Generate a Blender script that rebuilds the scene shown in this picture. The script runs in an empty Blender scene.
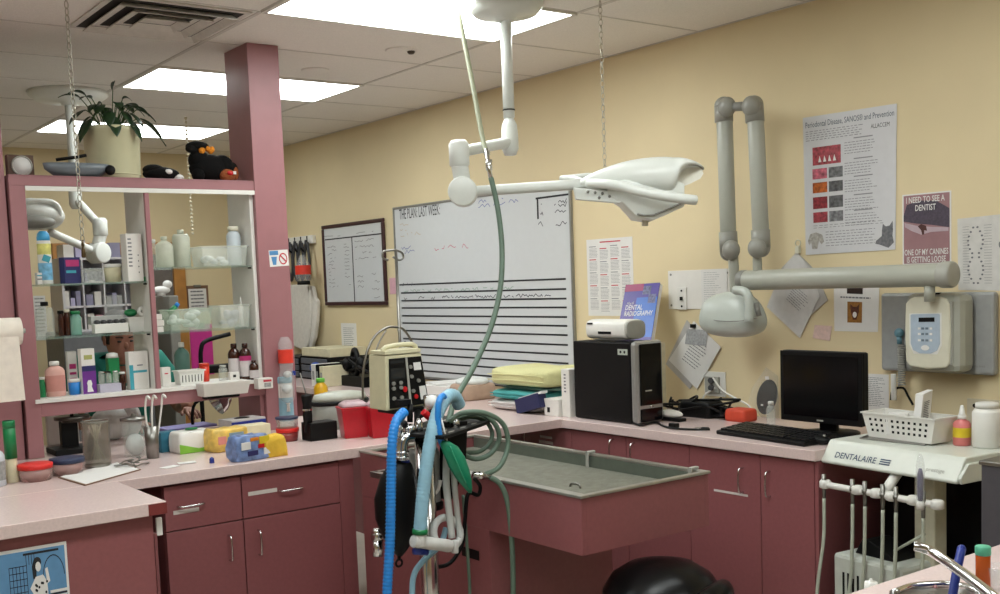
import bpy, bmesh, math, random
from mathutils import Vector, Matrix, noise
random.seed(7)
PI = math.pi
S = bpy.context.scene
COL = S.collection
# ------------------------------------------------------------------ camera
FPX, YAW, PITCH, ROLL, CY = 1078.1, 0.641563, -0.0847167, -0.0372069, 371.8
CAM = Vector((0, 0, 1.59))
def _axes():
    cy, sy, cp, sp = math.cos(YAW), math.sin(YAW), math.cos(PITCH), math.sin(PITCH)
    f = Vector((sy*cp, cy*cp, sp)); r = Vector((cy, -sy, 0)); u = r.cross(f)
    cr, sr = math.cos(ROLL), math.sin(ROLL)
    return cr*r + sr*u, -sr*r + cr*u, f
RT, UP, FW = _axes()
cam = bpy.data.cameras.new('camera'); cam_o = bpy.data.objects.new('camera', cam); COL.objects.link(cam_o)
cam.sensor_width = 36; cam.lens = 36*FPX/1000; cam.shift_y = (CY-297)/1000; cam.clip_start = .05
cam_o.matrix_world = Matrix(((RT.x, UP.x, -FW.x, CAM.x), (RT.y, UP.y, -FW.y, CAM.y), (RT.z, UP.z, -FW.z, CAM.z), (0, 0, 0, 1)))
S.camera = cam_o
# ------------------------------------------------------------------ world and exposure
S.view_settings.view_transform = 'Standard'; S.view_settings.look = 'None'
S.view_settings.gamma = 1; S.view_settings.use_curve_mapping = False
S.view_settings.exposure = 0.0
w = bpy.data.worlds.new('world'); S.world = w; w.use_nodes = True
w.node_tree.nodes['Background'].inputs[0].default_value = (.9, .9, .92, 1)
w.node_tree.nodes['Background'].inputs[1].default_value = .2
LIGHT_E = 12.5        # radiance of the fluorescent troffers
# ------------------------------------------------------------------ helpers
def at(px, py, ax, v):
    d = RT*((px-500)/FPX) - UP*((py-CY)/FPX) + FW
    i = 'xyz'.index(ax); return CAM + d*((v-CAM[i])/d[i])
def mpp(P): return (Vector(P)-CAM).dot(FW)/FPX
def lin(h):
    h = h.lstrip('#'); c = [int(h[i:i+2], 16)/255 for i in (0, 2, 4)]
    return tuple(x/12.92 if x <= .04045 else ((x+.055)/1.055)**2.4 for x in c)
MATS = {}
def mat(name, hx=None, rough=.5, metal=0, var=.06, scale=30, bump=0, emit=0, alpha=1, trans=0, coat=0):
    if name in MATS: return MATS[name]
    m = bpy.data.materials.new(name); m.use_nodes = True; nt = m.node_tree; b = nt.nodes['Principled BSDF']
    c = lin(hx); tc = nt.nodes.new('ShaderNodeTexCoord'); n = nt.nodes.new('ShaderNodeTexNoise')
    n.inputs['Scale'].default_value = scale; n.inputs['Detail'].default_value = 4
    nt.links.new(tc.outputs['Object'], n.inputs['Vector'])
    rp = nt.nodes.new('ShaderNodeValToRGB')
    rp.color_ramp.elements[0].position = .3; rp.color_ramp.elements[1].position = .7
    rp.color_ramp.elements[0].color = (*[x*(1-var) for x in c], 1)
    rp.color_ramp.elements[1].color = (*[min(1, x*(1+var)) for x in c], 1)
    nt.links.new(n.outputs['Fac'], rp.inputs['Fac']); nt.links.new(rp.outputs['Color'], b.inputs['Base Color'])
    b.inputs['Roughness'].default_value = rough; b.inputs['Metallic'].default_value = metal
    b.inputs['Alpha'].default_value = alpha; b.inputs['Transmission Weight'].default_value = trans
    b.inputs['Coat Weight'].default_value = coat
    if max(c) < .012: b.inputs['Specular IOR Level'].default_value = .22
    if bump:
        bp = nt.nodes.new('ShaderNodeBump'); bp.inputs['Strength'].default_value = bump; bp.inputs['Distance'].default_value = .01
        nt.links.new(n.outputs['Fac'], bp.inputs['Height']); nt.links.new(bp.outputs['Normal'], b.inputs['Normal'])
    if emit:
        b.inputs['Emission Color'].default_value = (.94, 1, .985, 1); b.inputs['Emission Strength'].default_value = emit
    MATS[name] = m; return m
class MB:
    def __init__(s): s.v = []; s.f = []; s.sm = []
    def add(s, vs, fs, smooth=False):
        o = len(s.v); s.v += [Vector(v) for v in vs]; s.f += [tuple(i+o for i in f) for f in fs]; s.sm += [smooth]*len(fs); return s
    def box(s, c, d, rz=0, M=None):
        x, y, z = d[0]/2, d[1]/2, d[2]/2
        vs = [Vector((a*x, b*y, e*z)) for a in (-1, 1) for b in (-1, 1) for e in (-1, 1)]
        R = M if M else Matrix.Rotation(rz, 3, 'Z')
        return s.add([R @ v + Vector(c) for v in vs], [(0,1,3,2),(4,6,7,5),(0,4,5,1),(2,3,7,6),(0,2,6,4),(1,5,7,3)])
    def bb(s, x0, x1, y0, y1, z0, z1): return s.box(((x0+x1)/2, (y0+y1)/2, (z0+z1)/2), (abs(x1-x0), abs(y1-y0), abs(z1-z0)))
    def lathe(s, prof, n=20, c=(0, 0, 0), M=None, caps=True, sq=1):
        vs = []; fs = []; c = Vector(c)
        for r, z in prof:
            for k in range(n):
                a = 2*PI*k/n; v = Vector((r*math.cos(a), sq*r*math.sin(a), z))
                vs.append((M @ v if M else v) + c)
        for i in range(len(prof)-1):
            for k in range(n):
                k2 = (k+1) % n; fs.append((i*n+k, i*n+k2, (i+1)*n+k2, (i+1)*n+k))
        if caps:
            fs.append(tuple(reversed(range(n)))); fs.append(tuple(range((len(prof)-1)*n, len(prof)*n)))
        return s.add(vs, fs, True)
    def cyl(s, a, b, r, r2=None, n=16):
        a, b = Vector(a), Vector(b); d = b-a; L = d.length
        M = d.to_track_quat('Z', 'Y').to_matrix(); return s.lathe([(r, 0), (r if r2 is None else r2, L)], n, a, M)
    def tube(s, pts, r, n=8, sub=0, rf=None):
        p = [Vector(q) for q in pts]
        if sub: p = smooth_path(p, sub)
        vs = []; fs = []; N = len(p); up = None
        for i in range(N):
            t = (p[min(i+1, N-1)]-p[max(i-1, 0)]).normalized()
            if up is None: up = t.orthogonal().normalized()
            up = (up - t*up.dot(t)); up = up.normalized() if up.length > 1e-5 else t.orthogonal().normalized()
            sd = t.cross(up); rr = r if rf is None else rf(i/(N-1))*r
            vs += [p[i]+(up*math.cos(2*PI*k/n)+sd*math.sin(2*PI*k/n))*rr for k in range(n)]
        for i in range(N-1):
            for k in range(n): fs.append((i*n+k, i*n+(k+1) % n, (i+1)*n+(k+1) % n, (i+1)*n+k))
        fs.append(tuple(reversed(range(n)))); fs.append(tuple(range((N-1)*n, N*n)))
        return s.add(vs, fs, True)
    def sph(s, c, r, n=16, m=10, M=None):
        r = r if hasattr(r, '__len__') else (r, r, r); prof = []
        vs = []; fs = []
        for i in range(m+1):
            t = PI*i/m
            for k in range(n):
                a = 2*PI*k/n; v = Vector((r[0]*math.sin(t)*math.cos(a), r[1]*math.sin(t)*math.sin(a), -r[2]*math.cos(t)))
                vs.append((M @ v if M else v)+Vector(c))
        for i in range(m):
            for k in range(n): fs.append((i*n+k, i*n+(k+1) % n, (i+1)*n+(k+1) % n, (i+1)*n+k))
        return s.add(vs, fs, True)
    def prism(s, pts, d, smooth=False):           # polygon pts (3D) extruded by vector d
        n = len(pts); p = [Vector(q) for q in pts]; d = Vector(d)
        fs = [tuple(range(n)), tuple(reversed(range(n, 2*n)))] + [(i, (i+1) % n, n+(i+1) % n, n+i) for i in range(n)]
        return s.add(p+[q+d for q in p], fs, smooth)
    def loft(s, rings, smooth=True, caps=True):
        n = len(rings[0]); vs = [Vector(q) for r in rings for q in r]; fs = []
        for i in range(len(rings)-1):
            for k in range(n): fs.append((i*n+k, i*n+(k+1) % n, (i+1)*n+(k+1) % n, (i+1)*n+k))
        if caps: fs.append(tuple(reversed(range(n)))); fs.append(tuple(range((len(rings)-1)*n, len(rings)*n)))
        return s.add(vs, fs, smooth)
    def torus(s, c, R, r, M=None, n=20, m=6):
        pts = []; fs = []
        for i in range(n):
            a = 2*PI*i/n
            for k in range(m):
                b = 2*PI*k/m; v = Vector(((R+r*math.cos(b))*math.cos(a), (R+r*math.cos(b))*math.sin(a), r*math.sin(b)))
                pts.append((M @ v if M else v)+Vector(c))
        for i in range(n):
            for k in range(m):
                i2, k2 = (i+1) % n, (k+1) % m; fs.append((i*m+k, i2*m+k, i2*m+k2, i*m+k2))
        return s.add(pts, fs, True)
def smooth_path(p, sub):
    o = []
    for i in range(len(p)-1):
        a = p[max(i-1, 0)]; b = p[i]; c = p[i+1]; d = p[min(i+2, len(p)-1)]
        for k in range(sub):
            t = k/sub; o.append(.5*((2*b)+(c-a)*t+(2*a-5*b+4*c-d)*t*t+(3*b-a-3*c+d)*t**3))
    o.append(p[-1]); return o
def P(name, m, ma, parent=None, bevel=0, world=False, label=None, sub=0):
    vs = m.v
    if parent is not None and world:
        off = parent.location.copy(); R = parent.rotation_euler.to_matrix().inverted()
        if parent.parent: off = off + parent.parent.location
        vs = [R @ (v-off) for v in vs]
    me = bpy.data.meshes.new(name); me.from_pydata([tuple(v) for v in vs], [], m.f)
    bm = bmesh.new(); bm.from_mesh(me); bmesh.ops.recalc_face_normals(bm, faces=bm.faces); bm.to_mesh(me); bm.free()
    me.polygons.foreach_set('use_smooth', m.sm); me.materials.append(ma); me.update()
    o = bpy.data.objects.new(name, me); COL.objects.link(o)
    if parent is not None: o.parent = parent
    if bevel:
        b = o.modifiers.new('bevel', 'BEVEL'); b.width = bevel; b.segments = 2; b.limit_method = 'ANGLE'; b.angle_limit = .7
    if sub:
        b = o.modifiers.new('sub', 'SUBSURF'); b.levels = sub; b.render_levels = sub
    if label: o['label'] = label
    return o
def T(name, label, cat, loc=(0, 0, 0), rz=0, group=None):
    o = bpy.data.objects.new(name, None); COL.objects.link(o); o.location = loc; o.rotation_euler = (0, 0, rz); o.empty_display_size = .05
    return tag(o, label, cat, group)
def tag(o, label, cat, group=None, kind=None):
    o['label'] = label; o['category'] = cat
    if group: o['group'] = group
    if kind: o['kind'] = kind
    return o
def struct(name, m, ma, bevel=0, parent=None):
    o = P(name, m, ma, parent, bevel)
    if parent is None: o['kind'] = 'structure'
    return o
def dup(root, loc, label=None, rz=None):
    r = root.copy(); COL.objects.link(r); r.location = loc
    if rz is not None: r.rotation_euler = (0, 0, rz)
    if label: r['label'] = label
    for ch in list(root.children):
        c = ch.copy(); COL.objects.link(c); c.parent = r
        for g in list(ch.children):
            d = g.copy(); COL.objects.link(d); d.parent = c
    return r
class Frame:                                       # a flat sheet in the world; s to the right, t down, both 0..1
    def __init__(s, TL, TR, BR, BL): s.c = [Vector(q) for q in (TL, TR, BR, BL)]; s.n = (s.c[3]-s.c[0]).cross(s.c[1]-s.c[0]).normalized()
    def pt(s, a, b, e=0):
        top = s.c[0].lerp(s.c[1], a); bot = s.c[3].lerp(s.c[2], a); return top.lerp(bot, b)+s.n*e
    def rect(s, m, a0, b0, a1, b1, e=.001, th=.0006):
        q = [s.pt(a0, b0, e), s.pt(a1, b0, e), s.pt(a1, b1, e), s.pt(a0, b1, e)]; return m.prism(q, s.n*th)
    def poly(s, m, pts, e=.001, th=.0006): return m.prism([s.pt(a, b, e) for a, b in pts], s.n*th)
    def disc(s, m, a, b, ra, rb, e=.001, th=.0006, n=16): return s.poly(m, [(a+ra*math.cos(2*PI*k/n), b+rb*math.sin(2*PI*k/n)) for k in range(n)], e, th)
    def lines(s, m, a0, b0, a1, n, db, h, e=.001, ragged=.25, words=6):   # rows of small dashes standing for fine print
        for i in range(n):
            x = a0; end = a1-(a1-a0)*random.random()*ragged
            while x < end:
                L = (a1-a0)/words*random.uniform(.4, 1); s.rect(m, x, b0+i*db, min(end, x+L), b0+i*db+h, e, .0004); x += L+(a1-a0)*.025
    def scrawl(s, m, a0, b0, a1, h, e=.001, dens=70, th=.0032):           # illegible handwriting as a zigzag stroke
        L = (s.pt(a1, b0)-s.pt(a0, b0)).length; n = max(4, int(L*dens)); last = None
        H = h; 
        for i in range(n):
            if random.random() < .16: last = None; continue
            p = (a0+(a1-a0)*(i+random.uniform(-.3, .3))/n, b0+H*random.uniform(0, 1))
            if last:
                A, B = s.pt(*last, e), s.pt(*p, e); d = (B-A); k = s.n.cross(d).normalized()*th/2
                m.prism([A-k, B-k, B+k, A+k], s.n*.0004)
            last = p
def wall_frame(pts, x=3.97): return Frame(*[at(px, py, 'x', x) for px, py in pts])
def rect_frame(px0, py0, px1, py1, x=3.97):        # upright rectangle on the right wall from two opposite corners
    A = at(px0, py0, 'x', x); B = at(px1, py1, 'x', x)
    return Frame((x, A.y, A.z), (x, B.y, A.z), (x, B.y, B.z), (x, A.y, B.z))
def text(name, s, fr, a0, b0, a1, b1, ma, parent, e=.0015, bold=0, world=True, keep=False):
    c = bpy.data.curves.new(name, 'FONT'); c.body = s; c.extrude = 0; c.offset = bold; c.resolution_u = 2
    o = bpy.data.objects.new(name, c); COL.objects.link(o); bpy.context.view_layer.update()
    me = bpy.data.meshes.new_from_object(o.evaluated_get(bpy.context.evaluated_depsgraph_get()))
    COL.objects.unlink(o); bpy.data.objects.remove(o)
    X = [v.co.x for v in me.vertices]; Y = [v.co.y for v in me.vertices]
    x0, x1, y0, y1 = min(X), max(X), min(Y), max(Y); m = MB()
    vs = [fr.pt(a0+(a1-a0)*(v.co.x-x0)/(x1-x0), b1+(b0-b1)*(v.co.y-y0)/(y1-y0), e) for v in me.vertices]
    m.add(vs, [tuple(p.vertices) for p in me.polygons]); bpy.data.meshes.remove(me)
    return P(name, m, ma, parent, world=world)
# ------------------------------------------------------------------ materials
TAN = mat('tan_wall_paint', '#dfcea7', .75, var=.025, scale=3, bump=.04)
PINK = mat('rose_laminate', '#8f5658', .38, var=.05, scale=60)
PINKP = mat('rose_painted_wood', '#9f6e72', .4, var=.04, scale=12)
CTR = mat('pale_pink_worktop', '#dcc6c2', .2, var=.05, scale=120)
WHT = mat('white_plastic', '#e4e2dc', .35, var=.02)
WHM = mat('white_melamine', '#e6e3dd', .45, var=.02)
CREAM = mat('cream_plastic', '#d9d5c2', .4, var=.03)
GRY = mat('light_grey_plastic', '#a5a49c', .4, var=.03)
DGR = mat('mid_grey_plastic', '#86857f', .4, var=.03)
BLK = mat('black_plastic', '#0b0b0c', .5, var=.1)
BLKR = mat('black_rubber', '#0b0b0c', .45, var=.1)
BLKV = mat('black_vinyl', '#0a0a0b', .28, var=.1, scale=80, bump=.05)
CHR = mat('chrome', '#d8d8d8', .16, 1, var=.03)
STEEL = mat('brushed_steel', '#8d8b86', .35, 1, var=.08, scale=40)
PAPER = mat('white_paper', '#e3e1de', .7, var=.02)
INK = mat('black_ink', '#26262a', .8, var=.02)
GINK = mat('grey_print', '#6f6f74', .8, var=.02)
REDI = mat('red_ink', '#c03040', .7, var=.02)
BLUI = mat('blue_ink', '#2b3f7c', .7, var=.02)
RED = mat('red_plastic', '#c2141f', .35, var=.04)
SHARP = mat('red_translucent_plastic', '#b51424', .3, var=.06)
BLU = mat('blue_plastic', '#1f7fd0', .35, var=.04)
DBLU = mat('dark_blue_plastic', '#1a2f86', .4, var=.04)
TEAL = mat('teal_cloth', '#1d7a6c', .8, var=.08, scale=20, bump=.2)
GRN = mat('green_plastic', '#127a45', .4, var=.05)
YEL = mat('yellow_plastic', '#dcc02c', .4, var=.05)
WOOD = mat('orange_oak', '#b07a3a', .45, var=.18, scale=9)
CLR = mat('clear_plastic', '#e8ecec', .1, var=.01, alpha=.22)
FROST = mat('frosted_plastic', '#dfe3da', .25, var=.03, alpha=.3)
GLASS = mat('clear_glass', '#dfe9e4', .04, var=.01, alpha=.22)
SHELFG = mat('green_edged_glass', '#8fb0a4', .05, var=.01, alpha=.3)
AMBER = mat('amber_glass', '#3a1a10', .1, var=.05)
SKIN = mat('skin', '#a0705c', .55, var=.05)
HAIR = mat('dark_hair', '#2a1d18', .6, var=.2)
# ------------------------------------------------------------------ room shell
W, H, FY = 3.97, 2.74, 8.9
TAN2 = TAN
struct('wall_right', MB().bb(W, W+.1, -3, FY+.1, 0, H+.1), TAN)
struct('wall_back', MB().bb(-3, W, FY, FY+.1, 0, H+.1), TAN)
struct('wall_left', MB().bb(-3.1, -3, -3, FY+.1, 0, H+.1), TAN)
struct('wall_front', MB().bb(-3, W, -3.1, -3, 0, H+.1), TAN)
struct('floor', MB().bb(-3, W, -3, FY, -.1, 0), mat('beige_vinyl_floor', '#b9b0a4', .35, var=.12, scale=4))
X0, PX, Y0, PY = 3.2, 1.2, 3.93, .622
TILE = mat('acoustic_tile', '#ece8e2', .9, var=.05, scale=160, bump=.3)
struct('ceiling', MB().bb(-3, W, -3, FY, H, H+.1), TILE)
BAR = mat('ceiling_grid_metal', '#cfcac4', .6, var=.05)
g = MB(); x = X0
while x > -3: g.bb(x-.010, x+.010, -3, FY, H-.003, H); x -= PX
y = Y0-.311-PY*11
while y < FY:
    g.bb(-3, W, y-.005, y+.005, H-.0022, H); y += PY
struct('trim_1', g, BAR)
struct('trim_2', MB().bb(W-.012, W, -3, FY, H-.004, H), BAR)
struct('baseboard_right', MB().bb(W-.012, W, -3, FY, 0, .1), mat('brown_vinyl_base', '#4a3630', .5))
struct('baseboard_back', MB().bb(-3, W-.012, FY-.012, FY, 0, .1), MATS['brown_vinyl_base'])
# ------------------------------------------------------------------ ceiling lights
LENS = mat('lit_prismatic_lens', '#ffffff', .4, emit=LIGHT_E); LENS_FAR_LOW = mat('lit_prismatic_lens_far_turned_down', '#ffffff', .4, emit=LIGHT_E*.6); LENS_DIM = mat('lit_prismatic_lens_dim_fill', '#ffffff', .4, emit=LIGHT_E*.5)  # weaker lenses for far and fill lights, turned down to balance wall brightness
FRM = mat('white_enamel', '#dcd9d2', .4, var=.02)
def troffer(xc, yc, label, lens=None):
    t = T('ceiling_light', label, 'ceiling light', (xc, yc, H), group='fluorescent troffers')
    f = MB(); a, b = .595, .3
    for sx in (-1, 1): f.bb(sx*a-.012, sx*a+.012, -b, b, -.010, -.0001)
    for sy in (-1, 1): f.bb(-a, a, sy*b-.010, sy*b+.010, -.010, -.0001)
    P('frame', f, FRM, t); P('lens', MB().bb(-a+.014, a-.014, -b+.012, b-.012, -.008, -.0002), lens or LENS, t)
XL = X0-PX/2
troffer(XL, Y0, 'large bright ceiling light over the swing-arm lamp, nearest of the three')
troffer(XL, Y0+3*PY, 'bright ceiling light crossing behind the top of the pink post', LENS)
troffer(XL, Y0+6*PY, 'farthest ceiling light, low behind the potted plant', LENS_FAR_LOW)
for k, (xx, yy) in enumerate(((XL-PX, Y0-3*PY), (XL-2*PX, Y0), (XL-2*PX, Y0-3*PY), (XL, Y0-3*PY), (XL-2*PX, Y0-6*PY), (XL, Y0-6*PY))):  # added unseen troffers, placed and dimmed to fill the room with light
    troffer(xx, yy, 'added fill ceiling light, unseen outside the picture', LENS_DIM if k else LENS)
# vent
t = T('ceiling_vent', 'square louvred air vent in the ceiling above the plant', 'vent', (X0-PX-.32, Y0+PY, H))
f = MB(); b2 = MB()
f.box((0, 0, -.004), (.58, .58, .006)); P('face_plate', f, mat('vent_enamel', '#d2cdc6', .5), t)
lv = MB(); dk = MB()
for k, r in enumerate((.265, .19, .115)):
    for rr, m_, z0, z1 in ((r, dk, -.0085, -.0072),):
        w_ = .045
        for s_ in (-1, 1):
            m_.bb(-rr, rr, s_*rr-w_*(s_ > 0), s_*rr+w_*(s_ < 0), z0, z1); m_.bb(s_*rr-w_*(s_ > 0), s_*rr+w_*(s_ < 0), -rr+w_, rr-w_, z0, z1)
    for s_ in (-1, 1):
        r2 = r-.045; lv.prism([(-r2, s_*r2, -.007), (r2, s_*r2, -.007), (r2+.026, s_*(r2+.026), -.03), (-r2-.026, s_*(r2+.026), -.03)], (0, 0, .003))
        lv.prism([(s_*r2, -r2, -.007), (s_*r2, r2, -.007), (s_*(r2+.026), r2+.026, -.03), (s_*(r2+.026), -r2-.026, -.03)], (0, 0, .003))
P('slot', dk, mat('vent_dark_slot', '#2a2624', .8), t); P('louvre', lv, MATS['vent_enamel'], t)
for px, py, rr, lb in ((315, 70, .075, 'flat round ceiling cap nearest the pink post'), (402, 50, .085, 'round ceiling patch with a small dark sprinkler head')):
    c = at(px, py, 'z', H); t = T('ceiling_cover', lb, 'ceiling cap', c)
    P('plate', MB().lathe([(rr, 0), (rr, -.003), (rr*.9, -.006)], 24), TILE, t)
    if px > 350: P('sprinkler_head', MB().lathe([(.02, -.006), (.018, -.014), (.012, -.02)], 12, (.04, -.02, 0)), mat('dark_bronze', '#4a423a', .4, .6), t)
# ------------------------------------------------------------------ chains
def chain(name, label, top, zbot, lw=.013, ll=.036, r=.0026, mtl=None):
    m = MB(); z = H; i = 0; top = Vector(top)
    while z-top.z < 0: break
    z = top.z
    while z > zbot:
        M = Matrix.Rotation(i % 2*PI/2+.4, 3, 'Z') @ Matrix.Rotation(PI/2, 3, 'X') @ Matrix.Diagonal((.55, 1, 1)).to_3x3()
        m.torus((0, 0, z-top.z-ll/2), ll/2-r, r, M, 10, 5); z -= ll*.74; i += 1
    o = P(name, m, mtl or mat('zinc_chain', '#b9b4a6', .35, .7)); o.location = top; return o
c1 = at(66, 0, 'z', H)
o = chain('hanging_chain', '', c1, 1.8); tag(o, 'pale steel chain hanging in front of the hutch beside the potted plant', 'chain')
c2 = at(600, 0, 'z', H)
o = chain('hanging_chain', '', c2, 2.06, .01, .034, .0022); tag(o, 'pale chain hanging from the ceiling behind the surgical lamp head', 'chain')
t = T('plumb_weight', 'small dark brass fitting on the end of the chain before the hutch', 'weight', (c1.x+.0, c1.y, 1.74))
P('body', MB().lathe([(.004, .07), (.006, .05), (.004, .045), (.008, .03), (.009, .005), (.006, 0)], 10), mat('aged_brass', '#5a4a30', .4, .7), t)
# ------------------------------------------------------------------ post and hutch
HYF, HYB = 4.8, 5.08
struct('column_right', MB().bb(2.178, 2.338, HYF-.004, HYF+.26, .91, H-.001), PINKP, .002)
struct('column_left', MB().bb(.78, 1.085, HYF+.02, HYF+.3, .91, H-.001), PINKP, .002)
HT = 2.10
t = T('hutch_cabinet', 'pink and white open-backed wall hutch with glass shelves on the worktop', 'shelf cabinet', (1.1, HYF, .911))
def W2(m): return m
fr = MB(); wi = MB()
XL0, XR0 = 1.095, 2.177
zb = 1.16
fr.bb(XL0, XR0, HYF, HYF+.02, HT-.045, HT); fr.bb(XL0, XR0, HYF, HYB, HT-.012, HT)
fr.bb(XL0, XL0+.062, HYF, HYF+.02, .912, HT-.045); fr.bb(XL0, XL0+.015, HYF+.02, HYB, .912, HT-.012)
fr.bb(1.655, 1.675, HYF, HYF+.02, zb, HT-.045)
fr.bb(XL0+.062, XR0, HYF, HYF+.02, zb-.075, zb-.018)
fr.bb(XR0-.02, XR0, HYF+.02, HYB, .912, zb-.03)
P('face_frame', fr, PINKP, t, .0015, True)
P('top_panel', MB().bb(XL0+.015, XR0, HYF+.021, HYB, HT-.03, HT-.0125), WHM, t, .001, True)
P('side_panel', MB().bb(XL0+.0155, XL0+.04, HYF+.021, HYB, zb-.01, HT-.031), WHM, t, .001, True)
P('divider', MB().bb(1.655, 1.675, HYF+.021, HYB, zb, HT-.031), WHM, t, .001, True)
P('side_panel', MB().bb(XR0-.018, XR0, HYF+.021, HYB, zb, HT-.031), WHM, t, .001, True)
P('bottom_shelf', MB().bb(XL0+.04, XR0, HYF-.01, HYB, zb-.017, zb), WHM, t, .001, True)
P('light_strip', MB().bb(XL0+.062, XR0-.0, HYF-.006, HYF+.0, HT-.066, HT-.046), WHT, t, .002, True)
SH = dict(a=1.645, b=1.418, c=1.705, d=1.412, e=zb)
for k, (xa, xb) in (('a', (XL0+.04, 1.655)), ('b', (XL0+.04, 1.655)), ('c', (1.675, XR0-.018)), ('d', (1.675, XR0-.018))):
    P('glass_shelf', MB().bb(xa, xb, HYF+.03, HYB, SH[k]-.008, SH[k]-.0005), SHELFG, t, 0, True)
    P('shelf_clip', MB().bb(xb-.012, xb, HYF+.04, HYF+.055, SH[k]-.016, SH[k]-.009), BLK, t, 0, True)
# no-drinks sticker on the post
t = T('warning_sticker', 'small white sticker with a red no-food symbol on the pink post', 'sticker', at(279, 258, 'y', HYF-.004))
fS = Frame(*[at(px, py, 'y', HYF-.0045) for px, py in ((268.5, 250.5), (287.5, 249.5), (289, 265.5), (270, 267))])
m = MB(); fS.rect(m, 0, 0, 1, 1, .0002); P('sheet', m, PAPER, t, 0, True)
m = MB(); fS.rect(m, .03, .04, .48, .3, .001); fS.poly(m, [(.1, .4), (.4, .4), (.33, .9), (.17, .9)], .001); P('cup_symbol', m, mat('sticker_blue', '#4d86b8', .5), t, 0, True)
m = MB()
n = 20
for k in range(n):
    a, b = 2*PI*k/n, 2*PI*(k+1)/n
    fS.poly(m, [(.72+.22*math.cos(a), .55+.36*math.sin(a)), (.72+.22*math.cos(b), .55+.36*math.sin(b)), (.72+.17*math.cos(b), .55+.28*math.sin(b)), (.72+.17*math.cos(a), .55+.28*math.sin(a))], .001)
fS.poly(m, [(.56, .38), (.6, .31), (.88, .7), (.84, .78)], .0016); P('red_ring', m, REDI, t, 0, True)
# ------------------------------------------------------------------ counters and base cabinets
CT = .91
def worktop(name, label, pts, z=CT, th=.042):
    o = P(name, MB().prism([(x, y, z-th) for x, y in pts], (0, 0, th)), CTR, None, .003); tag(o, label, 'worktop'); return o
worktop('worktop', 'L-shaped pale pink laminate worktop under the hutch running to the right wall', [(1.13, 3.97), (3.325, 3.97), (3.325, 2.5), (3.969, 2.5), (3.969, 7.6), (3.325, 7.6), (3.325, 5.2), (-.6, 5.2), (-.6, 3.97)])
worktop('jutting_worktop', 'pale pink worktop jutting forward at lower left, nearest the viewer', [(1.2, 3.46), (1.2, 3.969), (-.6, 3.969), (-.6, 3.46)])
def handle_v(xc, yc, zc, ax, parent, L=.1):
    m = MB()
    if ax == 'y': pts = [(xc, yc, zc+L/2), (xc, yc-.025, zc+L/2-.005), (xc, yc-.03, zc), (xc, yc-.025, zc-L/2+.005), (xc, yc, zc-L/2)]
    else: pts = [(xc, yc, zc+L/2), (xc-.025, yc, zc+L/2-.005), (xc-.03, yc, zc), (xc-.025, yc, zc-L/2+.005), (xc, yc, zc-L/2)]
    m.tube(pts, .004, 8, 4); return P('handle', m, CHR, parent, 0, True)
def handle_h(xc, yc, zc, ax, parent, L=.11):
    m = MB()
    if ax == 'y': pts = [(xc-L/2, yc, zc), (xc-L/2+.005, yc-.022, zc), (xc, yc-.027, zc), (xc+L/2-.005, yc-.022, zc), (xc+L/2, yc, zc)]
    else: pts = [(xc, yc-L/2, zc), (xc-.022, yc-L/2+.005, zc), (xc-.027, yc, zc), (xc-.022, yc+L/2-.005, zc), (xc, yc+L/2, zc)]
    m.tube(pts, .004, 8, 4); return P('handle', m, CHR, parent, 0, True)
TAPE = mat('white_label_tape', '#d9d2cc', .5)
DARKP = mat('rose_laminate_body', '#7d4a4c', .45)
# cabinets below the hutch (faces toward the viewer, y = 4.01)
FYF = 4.0
TZ = CT-.043
xs = [at(165, 520, 'y', FYF).x, at(241, 480, 'y', FYF).x, at(339, 470, 'y', FYF).x, 2.199]
def cab_y(x0, x1, label, hx, tape, hside):
    t = T('base_cabinet', label, 'cabinet', ((x0+x1)/2, FYF+.3, 0), group='cabinets below the hutch')
    P('body', MB().bb(x0+.001, x1-.001, FYF+.02, FYF+.6, .1, TZ-.001), DARKP, t, 0, True)
    P('toe_kick', MB().bb(x0+.001, x1-.001, FYF+.08, FYF+.6, .0, .099), BLK, t, 0, True)
    d = P('drawer', MB().bb(x0+.002, x1-.002, FYF, FYF+.019, .685, TZ-.012), PINK, t, .0015, True)
    handle_h(hx, FYF, .775, 'y', d, .1)
    if tape: P('label_strip', MB().bb(tape[0], tape[1], FYF-.001, FYF-.0002, tape[2], tape[2]+.016), TAPE, d, 0, True)
    dr = P('door', MB().bb(x0+.002, x1-.002, FYF, FYF+.019, .11, .68), PINK, t, .0015, True)
    handle_v(hside, FYF, .58, 'y', dr)
q = lambda px, py: at(px, py, 'y', FYF)
cab_y(xs[0], xs[1], 'pink base cabinet with drawer just right of the jutting desk', q(190, 500).x, (q(173, 508).x, q(199, 508).x, q(180, 512).z-.008), q(229, 545).x)
cab_y(xs[1], xs[2], 'pink base cabinet with drawer next to the steel wet table', q(290, 486).x, (q(248, 492).x, q(277, 490).x, q(262, 492).z-.008), q(258, 535).x)
o = P('filler_panel', MB().bb(xs[2]+.002, 2.196, FYF+.006, FYF+.02, 0, TZ-.001), PINK); tag(o, 'narrow pink filler panel between the hutch cabinets and wet table', 'panel')
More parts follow.
